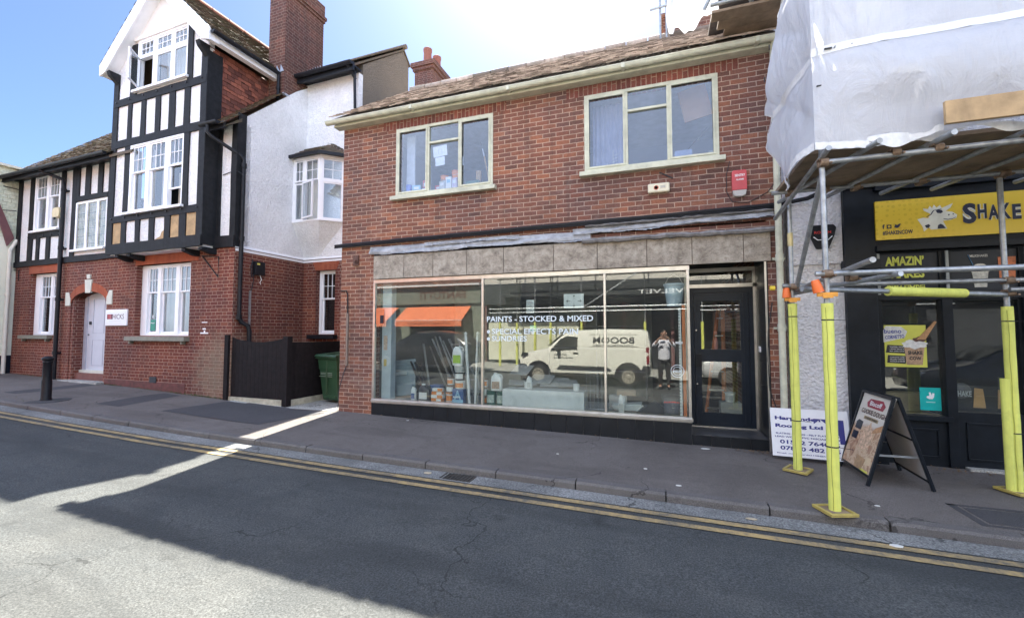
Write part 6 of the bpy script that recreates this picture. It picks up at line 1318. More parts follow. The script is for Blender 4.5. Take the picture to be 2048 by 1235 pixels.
c_ = carton('armstrong_box', 'blue and white floor adhesive box with big letter A in the left window', -3.40, 7.0, ZS, .21, .14, .25, M_pbl, ((.0, 1, .0, .28, M_plb, 'printed_band'),)); text('A', c_, (-3.475, 6.926, ZS+.06), (1, 0, 0), (0, 0, 1), .17, .15, M_plb, .03); text('ARMSTR', c_, (-3.49, 6.924, ZS+.10), (1, 0, 0), (0, 0, 1), .03, .15, M_wht, .03)
tub('white_pail', 'white pail with orange label standing on the blue floor adhesive box', -3.40, 7.04, ZS+.255, .095, .14, M_pw1, M_pw1, M_org); tub('black_pail', 'black printed pail in the tall stack under the white jug', -3.41, 7.05, ZS+.40, .09, .16, M_pbk, M_pw1, M_pw1, cat='pail')
tub('grey_pail', 'grey lidded pail directly below the white and lime jug', -3.42, 7.05, ZS+.565, .10, .09, M_pgr, M_pgr, cat='pail')
jug('cleaner_jug', 'white plastic jug with a lime green label on top of the tall window stack', -3.45, 7.05, ZS+.66, .20, .36, M_pw1, M_pbk, M_pgn)
for i, (x, x2, lb) in enumerate(((-3.26, -3.17, 'white turned baluster leaning left of its twin against the first mullion'), (-3.03, -3.06, 'white turned baluster nearest the first window mullion'))):
    t = thing('baluster', lb, 'baluster', (x2, 6.93, ZS), 'white balusters in the window')
    A, B_ = Vector((x2, 6.93, ZS)), Vector((x, 6.95, 1.60)); d = (B_-A); L_ = d.length; q = d.to_track_quat('Z', 'Y').to_matrix()
    prof = [(.022, 0), (.022, .5), (.018, .51), (.024, .56), (.016, .60), (.022, .70), (.024, .85), (.018, .92), (.024, .96), (.015, .98), (.024, 1.02), (.016, 1.06), (.024, L_-.10), (.014, L_-.07), (.024, L_-.03), (.0, L_)]
    MB().lathe(A, prof, 12, q).build('turned_post', M_pw1, t, smooth=True)
    MB().tube(A+Vector((.035*(1 if i else -1), .02, 0)), B_+Vector((.035*(1 if i else -1), .02, -.02)), .007, 6).build('wrapping_strip', M_pgr, t)
for k in range(3): tub('jar', ['dark jar at the bottom of the column behind the first mullion', 'pale labelled jar in the middle of the column behind the first mullion', 'small jar at the top of the column behind the first mullion'][k], -2.96, 7.12, ZS+k*.145, .062, .14, [M_brn, M_pgr, M_pw1][k], M_brn, [M_org, M_pw1, M_org][k], cat='jar', group='jars behind the mullion')
# leaning lengths of metal at the back left
lean = [((-4.35, 7.7, 1.45), (-3.55, 7.35, .34), .022, 'M_galv'), ((-4.28, 7.7, 1.50), (-3.62, 7.3, .34), .018, ''), ((-4.20, 7.72, 1.50), (-3.45, 7.3, .34), .02, ''), ((-4.4, 7.7, 1.3), (-3.72, 7.3, .34), .02, ''), ((-4.12, 7.72, 1.42), (-3.35, 7.35, .34), .016, ''), ((-4.52, 7.65, 1.35), (-4.2, 7.4, .34), .024, '')]
for k, (a, c, r_, _) in enumerate(lean):
    b = MB(); b.bar(a, c, r_*1.6, r_*.8); o = b.build('metal_strip', M_alu if k % 2 else M_galv); tag(o, 'long grey metal strip in the bundle leaning at the back of the left window', 'metal strip', 'metal strips leaning in the left window')
for k in range(3):
    b = MB(); x = -4.62+k*.09; b.bar((x, 7.35, 1.02-.01*k), (x+.42, 7.2, .36), .045, .01); tag(b.build('black_edging', M_pbk), 'black edging strip leaning beside the grey plastic tray', 'edging strip', 'black edging strips in the left window')
t = thing('ladder', 'dark metal step ladder folded at the back of the left window', 'ladder', (-3.75, 7.6, ZS)); b = MB(); b.bar((-4.05, 7.85, 1.45), (-3.35, 7.6, .34), .05, .025); b.bar((-3.85, 7.85, 1.45), (-3.15, 7.6, .34), .05, .025); b.build('stile', M_galv, t); b = MB()
for k in range(5): f_ = .1+.2*k; p = Vector((-4.05, 7.85, 1.45)).lerp(Vector((-3.35, 7.6, .34)), f_); b.bar(p, p+Vector((.2, 0, 0)), .05, .02)
b.build('rung', M_galv, t)
t = thing('plastic_tray', 'large grey-blue plastic tray standing on edge at the left end of the window', 'tray', (-4.7, 7.3, ZS)); Mt = Matrix.Translation((-4.98, 7.25, ZS)) @ Matrix.Rotation(R(-10), 4, 'X') @ Matrix.Rotation(R(-6), 4, 'Y')
M_tray = P('grey_blue_plastic', (.20, .26, .30), .4, .1); MB(Mt).box(0, .52, 0, .03, 0, .70).build('panel', M_tray, t, bevel=.03); MB(Mt).box(.10, .34, -.035, -.001, .40, .46).build('grip', P('pale_grip', (.45, .48, .48), .4), t, bevel=.01); MB(Mt).box(.14, .50, -.06, -.036, .0, .22).build('pocket', M_tray, t, bevel=.01)
# stickers on the left edge of the glass
t = thing('window_sticker', 'square orange and dark blue sticker on the left edge of the shop glass', 'sticker', (-4.95, 6.82, 1.75)); MB().box(-5.04, -4.86, 6.810, 6.813, 1.74, 2.02).build('sheet', P('sticker_orange', (.62, .16, .06), .5), t); MB().box(-4.95, -4.87, 6.807, 6.8095, 1.75, 1.90).build('printed_panel', M_navy, t)
t = thing('paper_strip', 'narrow printed strip taped to the pale blue post in the left window', 'notice', (-4.93, 6.94, 1.35)); MB().box(-4.96, -4.88, 6.943, 6.948, 1.25, 1.52).build('sheet', P('tan_print', (.50, .40, .32), .6, .4, 40), t); MB().box(-4.95, -4.89, 6.94, 6.9425, .95, 1.08).build('printed_panel', P('mustard_print', (.45, .33, .05), .6), t)
# middle pane
jug('white_jug', 'white handled jug with a framed brown label standing on two green tins', -2.70, 7.03, ZS+.25, .19, .30, M_pw1, M_pw1, P('brown_label', (.30, .20, .14), .5, .4, 30))
for x, lb in ((-2.80, 'green paint tin on the left below the white jug'), (-2.62, 'green paint tin on the right below the white jug')): tub('green_tin', lb, x, 7.03, ZS, .082, .245, M_tin, M_tin, P('pale_tin_label', (.42, .50, .46), .5, .3, 20), cat='paint tin', group='green paint tins', taper=1)
t = thing('white_panel_box', 'long white scuffed panel standing on edge along the middle window ledge', 'panel', (-1.9, 6.95, ZS)); MB().box(-2.55, -1.17, 6.90, 6.93, ZS, ZS+.30).build('front', P('scuffed_white', (.60, .64, .65), .6, .1, 2, dirt=.35), t); MB().box(-1.20, -1.17, 6.931, 7.25, ZS, ZS+.30).build('end', M_pgr, t); MB().box(-2.55, -1.201, 6.931, 7.25, ZS+.27, ZS+.295).build('top', M_pgr, t)
jug('squeeze_bottle', 'small white bottle standing on the long white panel', -2.12, 7.05, ZS+.30, .09, .21, M_pw1, M_pw1, M_pgr, 'bottle'); tub('white_pot', 'low white pot around the foot of the small white bottle', -2.16, 7.14, ZS+.30, .075, .10, M_pw1, M_pw1, cat='pot')
tub('cream_pot', 'small cream pot near the right end of the long white panel', -1.32, 7.05, ZS+.30, .05, .11, M_pw1, M_pw1, cat='pot')
random.seed(14)
for k, (x, y, z, a, b_) in enumerate([(-2.35, 7.4, .64, .5, 18), (-2.1, 7.55, .66, .45, -14), (-1.8, 7.5, .62, .5, 8), (-2.5, 7.6, .80, .4, -22), (-1.5, 7.45, .64, .35, 25)]):
    t = MB(Matrix.Translation((x, y, z)) @ Rz(R(b_)) @ Matrix.Rotation(R(random.uniform(8, 38)), 4, 'X')); t.box(-a/2, a/2, 0, .28, 0, .012)
    tag(t.build('card_sheet', M_card), 'flattened grey cardboard sheet in the loose pile behind the long white panel', 'cardboard', 'cardboard sheets behind the white panel')
carton('stock_box', 'big dark stock box behind the cardboard pile', -1.9, 7.6, ZS, 1.2, .5, .27, M_card)
t = thing('wire_rack', 'upright white wire rack beside the second window mullion', 'wire rack', (-1.0, 7.1, ZS)); b = MB()
for k in range(6): b.tube((-1.16+k*.062, 7.08, ZS), (-1.16+k*.062, 7.08, ZS+.62), .004, 6)
for z in (.02, .31, .61): b.tube((-1.17, 7.08, ZS+z), (-.84, 7.08, ZS+z), .005, 6)
b.build('grille', M_galv, t); b = MB(); b.bar((-1.17, 7.09, ZS), (-1.17, 7.35, ZS), .012, .012); b.bar((-.85, 7.09, ZS), (-.85, 7.35, ZS), .012, .012); b.build('foot', M_galv, t)
# signs taped inside the middle pane
t = thing('arrow_notice', 'white sheet with four black arrows taped inside the middle pane', 'notice', (-1.3, 6.83, 1.97)); MB().box(-1.47, -1.15, 6.826, 6.828, 1.97, 2.20).build('sheet', P('paper', (.62, .66, .66), .7), t)
b = MB(); cxn, czn = -1.305, 2.085
for (dx, dz) in ((1, 0), (-1, 0), (0, 1), (0, -1)):
    a_ = Vector((cxn+dx*.06, 6.8235, czn+dz*.03)); c__ = Vector((cxn+dx*.12, 6.8235, czn+dz*.095)); b.bar(a_, c__, .004, .006)
    for s_ in (-1, 1): b.bar(c__, c__-Vector((dx*.025+s_*dz*.018, 0, dz*.025+s_*dx*.018)), .004, .006)
b.build('arrow', M_ink, t)
t = thing('printed_notice', 'tall white printed notice taped inside the middle pane above the lettering', 'notice', (-2.03, 6.83, 1.9)); MB().box(-2.10, -1.97, 6.826, 6.828, 1.90, 2.12).build('sheet', P('paper', (.6, .6, .6)), t); b = MB()
for k in range(9): b.box(-2.09, -1.985+(-.02 if k % 3 == 2 else 0), 6.823, 6.8255, 1.915+k*.021, 1.924+k*.021)
b.build('printed_lines', P('grey_text', (.25, .25, .25), .7), t)
t = thing('green_sticker', 'small green and white sticker over the word effects', 'sticker', (-1.95, 6.83, 1.62)); MB().box(-2.04, -1.93, 6.823, 6.8245, 1.60, 1.70).build('sheet', P('sticker_green', (.10, .40, .28), .5), t); MB().box(-2.03, -1.96, 6.823, 6.8245, 1.56, 1.596).build('strip', M_wht, t)
# vinyl lettering on the middle pane
LX = panes[1]; v_ = P('pale_vinyl_letters', (.66, .74, .78), .5, .04)
text('PAINTS - STOCKED & MIXED', LX, (-2.80, 6.812, 1.76), (1, 0, -.0), (0, 0, 1), .095, 1.80, v_, .018)
text('SPECIAL EFFECTS PAIN', LX, (-2.71, 6.812, 1.555), (1, 0, 0), (0, 0, 1), .092, 1.47, v_, .018); text('SUNDRIES', LX, (-2.71, 6.812, 1.435), (1, 0, 0), (0, 0, 1), .092, .62, v_, .018)
for z in (1.595, 1.475): MB().lathe((-2.77, 6.812, z), [(.030, 0), (.030, .001)], 16, Matrix.Rotation(R(90), 3, 'X')).build('bullet', v_, LX)
# right pane
jug('spray_bottle', 'slim white spray bottle in the middle of the right window ledge', -.60, 6.97, ZS, .085, .28, M_pw1, M_pw1, M_pgr, 'bottle')
t = thing('paint_tray', 'white plastic paint tray with a curved handle in the right window', 'tray', (-.52, 7.15, ZS)); b = MB(); b.prism([(-.72, 7.08, ZS+.02), (-.34, 7.08, ZS+.02), (-.30, 7.08, ZS+.13), (-.76, 7.08, ZS+.10)], (0, .28, 0)); b.build('body', M_pgr, t, bevel=.01); MB().path([(-.38, 7.07, ZS+.03), (-.28, 7.05, ZS+.12), (-.26, 7.06, ZS+.05), (-.34, 7.08, ZS+.02)], .012, 8).build('handle', M_pw1, t)
t = MB(Matrix.Translation((-.15, 7.0, ZS+.01)) @ Rz(R(12))); t.prism([(-.24, 0, 0), (.28, 0, 0), (.05, .0, .21)], (0, .03, 0)); tag(t.build('black_sheet', M_pbk), 'folded black sheet standing like a tent in the right window', 'sheet')
t = tub('paint_bucket', 'dark grey bucket with a red and white label at the right end of the window', .16, 7.10, ZS, .165, .30, P('dark_grey_plastic', (.07, .075, .085), .4, .1), M_pbk, P('dark_label', (.12, .12, .14), .5, .3, 30), cat='bucket', handle=True)
b = MB(); b.grid(lambda u, v: (.16+.166*math.sin((u-.5)*1.9), 7.10-.166*math.cos((u-.5)*1.9), ZS+.205+.022*v-.02*abs(u-.5)*2), 10, 1); b.build('red_band', P('red_band', (.55, .04, .04), .5), t)
t = thing('hanging_bucket', 'translucent pale blue bucket hanging at the top right of the window', 'bucket', (.20, 7.0, 1.98)); MB().lathe((.20, 7.03, 1.98), [(.105, 0), (.145, .32), (.155, .32), (.155, .345), (.14, .345), (.10, .02)], 20).build('body', P('pale_blue_plastic', (.42, .52, .60), .35, .06), t, smooth=True); MB().path([(.06, 7.03, 2.30), (.12, 7.03, 2.42), (.2, 7.03, 2.47), (.28, 7.03, 2.42), (.34, 7.03, 2.30)], .004, 6).build('handle', M_alu, t)
b = MB(); b.box(.30, .345, 6.90, 6.93, ZS, 2.0); tag(b.build('orange_level', P('orange_metal', (.60, .17, .05), .4, .15)), 'long orange spirit level upright beside the right window frame', 'spirit level')
t = thing('white_rule', 'white marked rule standing beside the orange spirit level', 'rule', (.27, 6.92, ZS)); MB().box(.25, .285, 6.90, 6.91, ZS, 1.95).build('strip', M_pw1, t); b = MB()
for k in range(34): b.box(.25, .268, 6.897, 6.8995, .40+k*.045, .408+k*.045)
b.build('graduation', M_ink, t)
t = thing('round_sticker', 'round white outlined sticker on the right edge of the glass', 'sticker', (.2, 6.82, .95)); b = MB(); b.path([(.22+.09*math.cos(a), 6.812, 1.02+.09*math.sin(a)) for a in [2*math.pi*k/20 for k in range(21)]], .004, 5); b.path([(.22+.06*math.cos(a), 6.812, 1.02+.06*math.sin(a)) for a in [2*math.pi*k/20 for k in range(21)]], .003, 5); b.build('ring', v_, t); text('PEELER', t, (.165, 6.812, 1.0), (1, 0, 0), (0, 0, 1), .03, .11, v_, .02)
t = thing('credit_sticker', 'small pale rectangular sticker on the right shop pane', 'sticker', (.2, 6.82, 1.42)); MB().box(.20, .30, 6.811, 6.813, 1.42, 1.45).build('sheet', M_pgr, t)
carton('grey_crate', 'low grey crate at the left end of the right window', -.68, 7.35, ZS, .28, .2, .22, M_card); carton('brown_parcel', 'flat tan parcel on the grey crate in the right window', -.55, 7.4, ZS+.225, .3, .2, .08, P('tan_parcel', (.36, .28, .20), .8, .1))
# stepladder and bucket behind the door
t = thing('orange_stepladder', 'orange stepladder standing inside behind the glazed door', 'stepladder', (.95, 8.4, .12)); mo_ = P('orange_fibreglass', (.50, .15, .03), .45, .1)
b = MB(); b.bar((.72, 8.3, .12), (.98, 8.6, 2.0), .05, .025); b.bar((1.0, 8.3, .12), (1.06, 8.6, 2.0), .05, .025); b.build('front_stile', mo_, t); b = MB(); b.bar((.80, 9.0, .12), (1.0, 8.65, 2.0), .04, .02); b.bar((1.12, 9.0, .12), (1.08, 8.65, 2.0), .04, .02); b.build('back_stile', mo_, t); b = MB()
for k in range(6): f_ = k/6+.08; p = Vector((.72, 8.3, .12)).lerp(Vector((.98, 8.6, 2.0)), f_); q = Vector((1.0, 8.3, .12)).lerp(Vector((1.06, 8.6, 2.0)), f_); b.bar(p, q, .08, .02)
b.build('tread', M_alu, t)
tub('handled_tub', 'small white tub with wire handle behind the lower pane of the door', 1.03, 7.72, .48, .075, .15, M_pw1, M_pw1, M_pgr, handle=True); carton('dark_stand', 'dark low stand carrying the small white tub behind the door', 1.03, 7.75, .12, .3, .25, .355, M_card)
# upstairs left window: things along the sill, two papers
zw = 4.06+.09; YW = 6.93
MB().box(W1[0]+.03, W1[1]-.03, 6.88, 7.03, 4.06, 4.15).build('window_board', M_white, SHOP); MB().box(W2[0]+.03, W2[1]-.03, 6.88, 7.03, 4.06, 4.18).build('window_board', M_white, SHOP)
t = thing('paper_sheet', 'larger white paper with pencil marks stuck inside the upper left window', 'paper', (-3.75, 6.84, 4.78)); MB(Matrix.Translation((-3.87, 6.835, 4.76)) @ Matrix.Rotation(R(-4), 4, 'Y')).box(0, .28, 0, .002, 0, .20).build('sheet', P('paper_bright', (.70, .74, .80), .7), t); b = MB(); b.bar((-3.77, 6.832, 4.82), (-3.77, 6.832, 4.90), .008, .002); b.bar((-3.70, 6.832, 4.82), (-3.70, 6.832, 4.91), .008, .002); b.build('pencil_mark', M_pgr, t)
tag(MB(Matrix.Translation((-3.83, 6.838, 4.60)) @ Matrix.Rotation(R(-3), 4, 'Y')).box(0, .19, 0, .002, 0, .155).build('paper_sheet', P('paper_bright', (.7, .74, .8))), 'smaller blank white paper below the marked one in the upper left window', 'paper')
up = [('blue_tub', 'blue open tub at the left of the upstairs sill', -4.44, .11, .12, P('bright_blue', (.05, .12, .50), .4), 'tub'), ('white_box', 'flat white box at the far left of the upstairs sill', -4.45, .14, .07, M_pw1, 'box'), ('sealant_carton', 'pale blue crumpled packet beside the blue tub upstairs', -4.27, .16, .17, M_plb, 'packet'),
      ('white_packet', 'small white packet beside the left mullion of the upstairs window', -4.10, .10, .09, M_pw1, 'packet'), ('red_box', 'red box with a white label at the left mullion upstairs', -4.12, .12, .28, P('red_card', (.42, .05, .05), .5), 'box'), ('grey_packet', 'grey leaning packet right of the left mullion upstairs', -3.72, .13, .19, M_pgr, 'packet'),
      ('white_carton', 'tall pale carton between the two orange tubs upstairs', -3.60, .11, .25, M_pw1, 'carton'), ('printed_packet', 'white and purple printed packet by the right mullion upstairs', -3.47, .11, .22, P('lilac_print', (.50, .45, .58), .5, .3, 40), 'packet'), ('red_carton', 'dark red carton right of the left mullion upstairs', -3.85, .14, .15, P('red_card', (.4, .05, .05)), 'carton'),
      ('green_crate', 'dark green crate in the right light of the upstairs window', -3.13, .26, .13, P('dark_green', (.03, .13, .10), .5), 'crate'), ('tan_block', 'upright tan wooden block on the upstairs sill', -3.05, .09, .33, M_wood, 'block'), ('orange_packet', 'small red-orange packet right of the tan block upstairs', -2.95, .13, .07, P('red_orange', (.60, .12, .06), .5), 'packet')]
for k, (n_, lb, x, w_, h_, m, cat) in enumerate(up):
    zz = zw + (.07 if n_ == 'blue_tub' else 0); yy = YW + (.09 if n_ in ('red_box', 'tan_block', 'red_carton') else 0) - (.02 if n_ == 'white_box' else 0)
    if n_ == 'blue_tub': tub(n_, lb, x, yy, zw+.07, .06, .12, m, m, cat='tub')
    else: carton(n_, lb, x, yy, zw, w_, .07, h_, m, ((.2, .8, .55, .8, M_pw1 if m not in (M_pw1,) else M_plb, 'label_patch'),) if n_ not in ('tan_block', 'green_crate', 'white_box') else (), rz=R([0, 0, 14, -8, 0, -12, 8, -14, 0, 0, 4, 0][k]), cat=cat)
for x, z, lb in ((-3.76, 4.32, 'bright orange tub left of the pair on the upstairs sill'), (-3.53, 4.39, 'bright orange tub right of the pair on the upstairs sill')): tub('orange_tub', lb, x, 7.06, z, .075, .16, P('bright_orange_plastic', (.75, .25, .07), .4), P('bright_orange_plastic', (.7, .2, .05)), handle=True, group='orange tubs upstairs', taper=.8); MB().box(x-.07, x+.07, 7.0, 7.12, 4.15, z).build('stock_carton', M_card).name = 'stock_carton'
for o, lb in zip([o for o in bpy.data.objects if o.name.startswith('stock_carton')], ('grey carton under the left orange tub upstairs', 'grey carton under the right orange tub upstairs')): tag(o, lb, 'carton')
jug('nozzle_bottle', 'tall white nozzle bottle behind the left mullion upstairs', -4.03, 6.95, zw, .08, .42, M_pw1, M_pw1, M_pgr, 'bottle')
t = thing('extension_pole', 'wooden extension pole with silver collar leaning in the upstairs window', 'pole', (-2.82, 6.95, zw)); MB().tube((-2.80, 6.95, zw), (-2.93, 6.98, 4.72), .013, 10).build('wooden_part', M_wood, t); MB().tube((-2.93, 6.98, 4.72), (-2.965, 6.985, 4.86), .012, 10).build('collar', M_alu, t); MB().tube((-2.965, 6.985, 4.86), (-3.0, 6.99, 5.0), .008, 8).build('tip', M_pbk, t)
b = MB(); b.box(-4.58, -4.40, 7.06, 7.09, 4.15, 5.35); tag(b.build('white_board', P('bluish_white_board', (.55, .58, .66), .6)), 'tall white board standing at the left inside the upstairs window', 'board')
# right upstairs window
b = MB(Matrix.Translation((.42, 7.25, 4.92)) @ Matrix.Rotation(R(-12), 4, 'Y')); b.box(0, .42, 0, .02, 0, .52); tag(b.build('brown_board', P('brown_hardboard', (.42, .24, .13), .7, .1)), 'brown board leaning high inside the right upstairs window', 'board')
b = MB(); b.box(.26, .52, 7.3, 7.33, 4.12, 4.50); tag(b.build('blue_folder', P('pale_blue_card', (.30, .38, .60), .6)), 'pale blue panel low in the right upstairs window', 'panel')
t = thing('stacked_papers', 'loose white papers on the sill of the right upstairs window', 'papers', (.68, 7.2, 4.18)); b = MB(Matrix.Translation((.60, 7.2, 4.19)) @ Matrix.Rotation(R(20), 4, 'Y')); b.box(0, .16, 0, .01, 0, .13); b.build('sheet', M_pgr, t); MB().box(.74, .80, 7.1, 7.12, 4.18, 4.36).build('sheet', M_pgr, t)
b = MB(); b.tube((.18, 7.2, 4.16), (.78, 7.6, 4.95), .006, 6); tag(b.build('thin_rod', M_ink), 'thin dark rod leaning across the right light of the upstairs window', 'rod')
t = thing('wire_stand', 'thin silver wire stand on the sill in the left light upstairs', 'stand', (-.62, 6.97, 4.18)); b = MB(); b.tube((-.68, 6.97, 4.18), (-.68, 6.97, 4.52), .005, 6)
for k in range(5): b.tube((-.68, 6.97, 4.22+k*.05), (-.60, 6.97, 4.24+k*.05), .004, 5)
b.build('wire', M_pgr, t)
b = MB(); b.grid(lambda u, v: (-1.02+.52*u, 7.12+.02*math.sin(u*40), 4.15+1.2*v), 40, 1); b.build('curtain', P('blue_grey_curtain', (.28, .30, .42), .9, .1, 4), SHOP, smooth=True)
# ================================================================ across the road (seen in the glass)
OA = empty('restaurant_building', (-13, -6, 0)); tag(OA, 'brick building with grey-green shopfront across the road reflected in the glass', 'building')
b = MB(); b.wall(-24, -8.4, 3.98, 8.2, -6.25, -6.0, [(-22, -20.8, 5, 6.5), (-18.5, -17.3, 5, 6.5), (-15, -13.8, 5, 6.5), (-11.5, -10.3, 5, 6.5)]); b.box(-24, -8.4, -12, -11.8, -.2, 8.2); b.box(-8.6, -8.4, -11.8, -6.25, -.2, 8.2); b.box(-24, -23.8, -11.8, -6.25, -.2, 8.2); b.build('wall', B_shop, OA)
for x in (-22, -18.5, -15, -11.5):
    MB().box(x+.02, x+1.18, -6.2, -6.18, 5.02, 6.48).build('pane', M_navy, OA); b = MB(); b.box(x, x+1.2, -6.17, -6.1, 6.4, 6.5); b.box(x, x+1.2, -6.17, -6.1, 5.0, 5.1); b.box(x, x+.08, -6.17, -6.1, 5.1, 6.4); b.box(x+1.12, x+1.2, -6.17, -6.1, 5.1, 6.4); b.box(x+.56, x+.64, -6.17, -6.1, 5.1, 6.4); b.build('window_frame', M_white, OA)
M_gg = P('grey_green_paint', (.20, .22, .18), .6, .1)
b = MB(); b.box(-24, -8.4, -6.2, -5.95, 3.0, 3.9); b.build('fascia', M_gg, OA); b = MB(); b.box(-24, -8.4, -6.2, -5.75, 3.9, 3.98); b.build('cornice', M_white, OA)
b = MB(); b.wall(-24, -8.4, -.2, 3.0, -6.25, -6.05, [(-16.8, -13.4, .6, 2.8), (-12.4, -9.4, .6, 2.8)]); b.build('shopfront', M_gg, OA)
for a, c in ((-16.8, -13.4), (-12.4, -9.4)): MB().box(a, c, -6.2, -6.18, .6, 2.8).build('shop_window', M_dark, OA)
text('FANTUTTI', OA, (-9.2, -5.948, 3.25), (-1, 0, 0), (0, 0, 1), .38, 2.6, P('brown_letters', (.14, .08, .06), .5), .03)
b = MB(); b.prism([(-24.2, -5.8, 8.2), (-24.2, -12.2, 8.2), (-24.2, -9, 10)], (16, 0, 0)); b.build('roof', M_lt, OA)
M_aw = P('orange_canvas', (.78, .22, .10), .7, .04, 3)
for i, (x0, x1, lb) in enumerate(((-12.6, -8.92, 'orange canvas awning with RISTORANTE ITALIANO on its valance across the road'), (-17.4, -13.1, 'orange canvas awning farther along the restaurant front across the road'))):
    A = thing('awning', lb, 'awning', (x0, -6, 2.85), 'orange awnings'); b = MB(); b.prism([(x0, -5.98, 2.86), (x0, -4.9, 2.15), (x0, -4.9, 2.13), (x0, -5.98, 2.83)], (x1-x0, 0, 0)); b.build('canopy', M_aw, A); MB().box(x0, x1, -4.9, -4.885, 1.85, 2.14).build('valance', M_aw, A); MB().tube((x0, -4.89, 2.14), (x1, -4.89, 2.14), .012, 8).build('rail', M_white, A)
    if i == 0: text('RISTORANTE ITALIANO', A, (x1-.6, -4.883, 1.92), (-1, 0, 0), (0, 0, 1), .13, 2.3, P('valance_letters', (.30, .07, .03), .6), .02)
OB = empty('boarded_shop', (0, -6, 0)); tag(OB, 'long rendered building with dark shop fronts behind scaffolding across the road', 'building')
b = MB(); b.box(-8.38, 16, -6.3, -6.0, 3.9, 7.4); b.box(-8.38, 16, -12, -11.8, -.2, 7.4); b.box(15.8, 16, -11.8, -6.3, -.2, 7.4); b.box(-8.38, -8.2, -11.8, -6.3, -.2, 7.4); b.build('wall', P('opposite_render', (.70, .66, .60), .8, .1, 1), OB)
b = MB(); b.box(-8.38, 16, -6.25, -5.95, 2.9, 3.9); b.build('fascia', P('charcoal', (.05, .055, .06), .5), OB); MB().box(-8.38, 16, -6.35, -6.3, -.2, 2.9).build('shopfront', M_dark, OB)
b = MB(); b.prism([(-8.4, -5.8, 7.4), (-8.4, -12.2, 7.4), (-8.4, -9, 9)], (24.6, 0, 0)); b.build('roof', M_lt, OB)
text('VELVET', OB, (.96, -5.948, 3.24), (-1, 0, 0), (0, 0, 1), .20, 1.88, M_wht, .012)
b = MB(); b.box(-7.9, -3.5, -5.86, -5.82, .25, 2.02); b.build('hoarding_panel', P('pale_hoarding', (.68, .68, .55), .7, .08, 1.5), OB); b = MB()
for x in (-8.2, -3.4, -1.6, .4, 2.2, 4.4, 6.4): b.box(x, x+.14, -6.29, -5.98, -.1, 2.9)
b.build('pilaster', P('dull_maroon', (.18, .09, .09), .6), OB); b = MB(); b.box(2.4, 4.2, -6.2, -6.1, 1.6, 2.7); b.box(4.9, 6.0, -6.2, -6.1, .5, 2.6); b.build('window_blind', P('blind_pinkish', (.45, .33, .30), .8, .2, 3), OB)
OS = thing('opposite_scaffold', 'galvanised scaffold with yellow sleeved feet across the road', 'scaffold', (-2, -4.2, 0))
for i, x in enumerate((-6.7, -6.25, -5.1, -4.66, -3.1, -.62, 1.6, 3.9, 6.2)):
    y = -4.2 if i % 2 == 0 else -5.2; b = MB(); b.tube((x, y, H(x)), (x, y, 7.5), .026, 10); b.build('standard', M_galv, OS); b = MB(); b.tube((x, y, H(x)), (x, y, 2.0), .055, 12); b.build('foam_sleeve', M_yel, OS)
for y, zs_ in ((-4.15, (2.45, 2.62, 4.0, 4.9, 6.0)), (-5.15, (2.5, 4.05, 6.05))):
    for z in zs_: b = MB(); b.tube((-7.2, y, z-.04), (9, y, z+.05), .026, 8); b.build('ledger', M_galv, OS)
b = MB(); b.tube((-3.0, -4.1, 2.6), (-.6, -4.1, 4.1), .026, 8); b.build('brace', M_galv, OS); b = MB(); b.box(-7.2, 9, -5.3, -4.2, 4.1, 4.15); b.build('board', M_wood2, OS)
# ---- the van
VX, VY = -4.52, -.10; gv = HR(-2.5, 0)
V = thing('panel_van', 'white panel van with black lettering parked across the road beside the photographer', 'van', (VX+2.1, VY-.9, gv))
Mv = Matrix.Translation((VX, VY-.92, gv)); vp = P('van_white_paint', (.80, .79, .72), .25, .03, 2)
prof = [(0, .40, .62, .72, .70), (.05, .30, .70, .84, .84), (.30, .28, .92, 1.02, .88), (.85, .28, 1.0, 1.13, .90), (1.02, .28, 1.02, 1.20, .91), (1.55, .28, 1.02, 1.66, .92), (1.9, .28, 1.02, 1.74, .92), (3.0, .28, 1.02, 1.78, .92), (3.95, .28, 1.02, 1.76, .92), (4.14, .30, 1.02, 1.70, .91), (4.20, .40, 1.0, 1.40, .90)]
vv = []; ns = 12
for (x, zb_, zm_, zt_, hw) in prof:
    tp = .80 if zt_ > 1.3 else .88
    ringp = [(-hw*.9, zb_), (-hw, zb_+.1), (-hw, zm_), (-hw*(tp+.06), zm_+(zt_-zm_)*.75), (-hw*tp, zt_-.03), (-hw*tp*.8, zt_), (hw*tp*.8, zt_), (hw*tp, zt_-.03), (hw*(tp+.06), zm_+(zt_-zm_)*.75), (hw, zm_), (hw, zb_+.1), (hw*.9, zb_)]
    vv += [(x, a, c) for a, c in ringp]
b = MB(Mv); b.add(vv, [tuple(range(ns)), tuple(range(len(vv)-ns, len(vv)))[::-1]]+[(i*ns+j, (i+1)*ns+j, (i+1)*ns+(j+1) % ns, i*ns+(j+1) % ns) for i in range(len(prof)-1) for j in range(ns)])
b.build('body', vp, V, smooth=True)
M_vg = P('van_dark_glass', (.02, .022, .025), .08, .1)
def side(pts, name, m, off=.004, both=True):
    """polygon on the side of the van, (x, z), following the side's lean"""
    for sg in ((1, -1) if both else (1,)):
        q = []
        for x, z in pts:
            hw = .92 if x > .9 else .89; k = max(0, (z-1.02))/.56*.14; q.append((x, sg*(hw*(1-k)+off), z))
        b = MB(Mv); b.prism(q if sg > 0 else q[::-1], (0, sg*.004, 0)); b.build(name, m, V)
side([(1.10, 1.08), (1.98, 1.12), (1.98, 1.52), (1.62, 1.55), (1.42, 1.45)], 'side_window', M_vg)
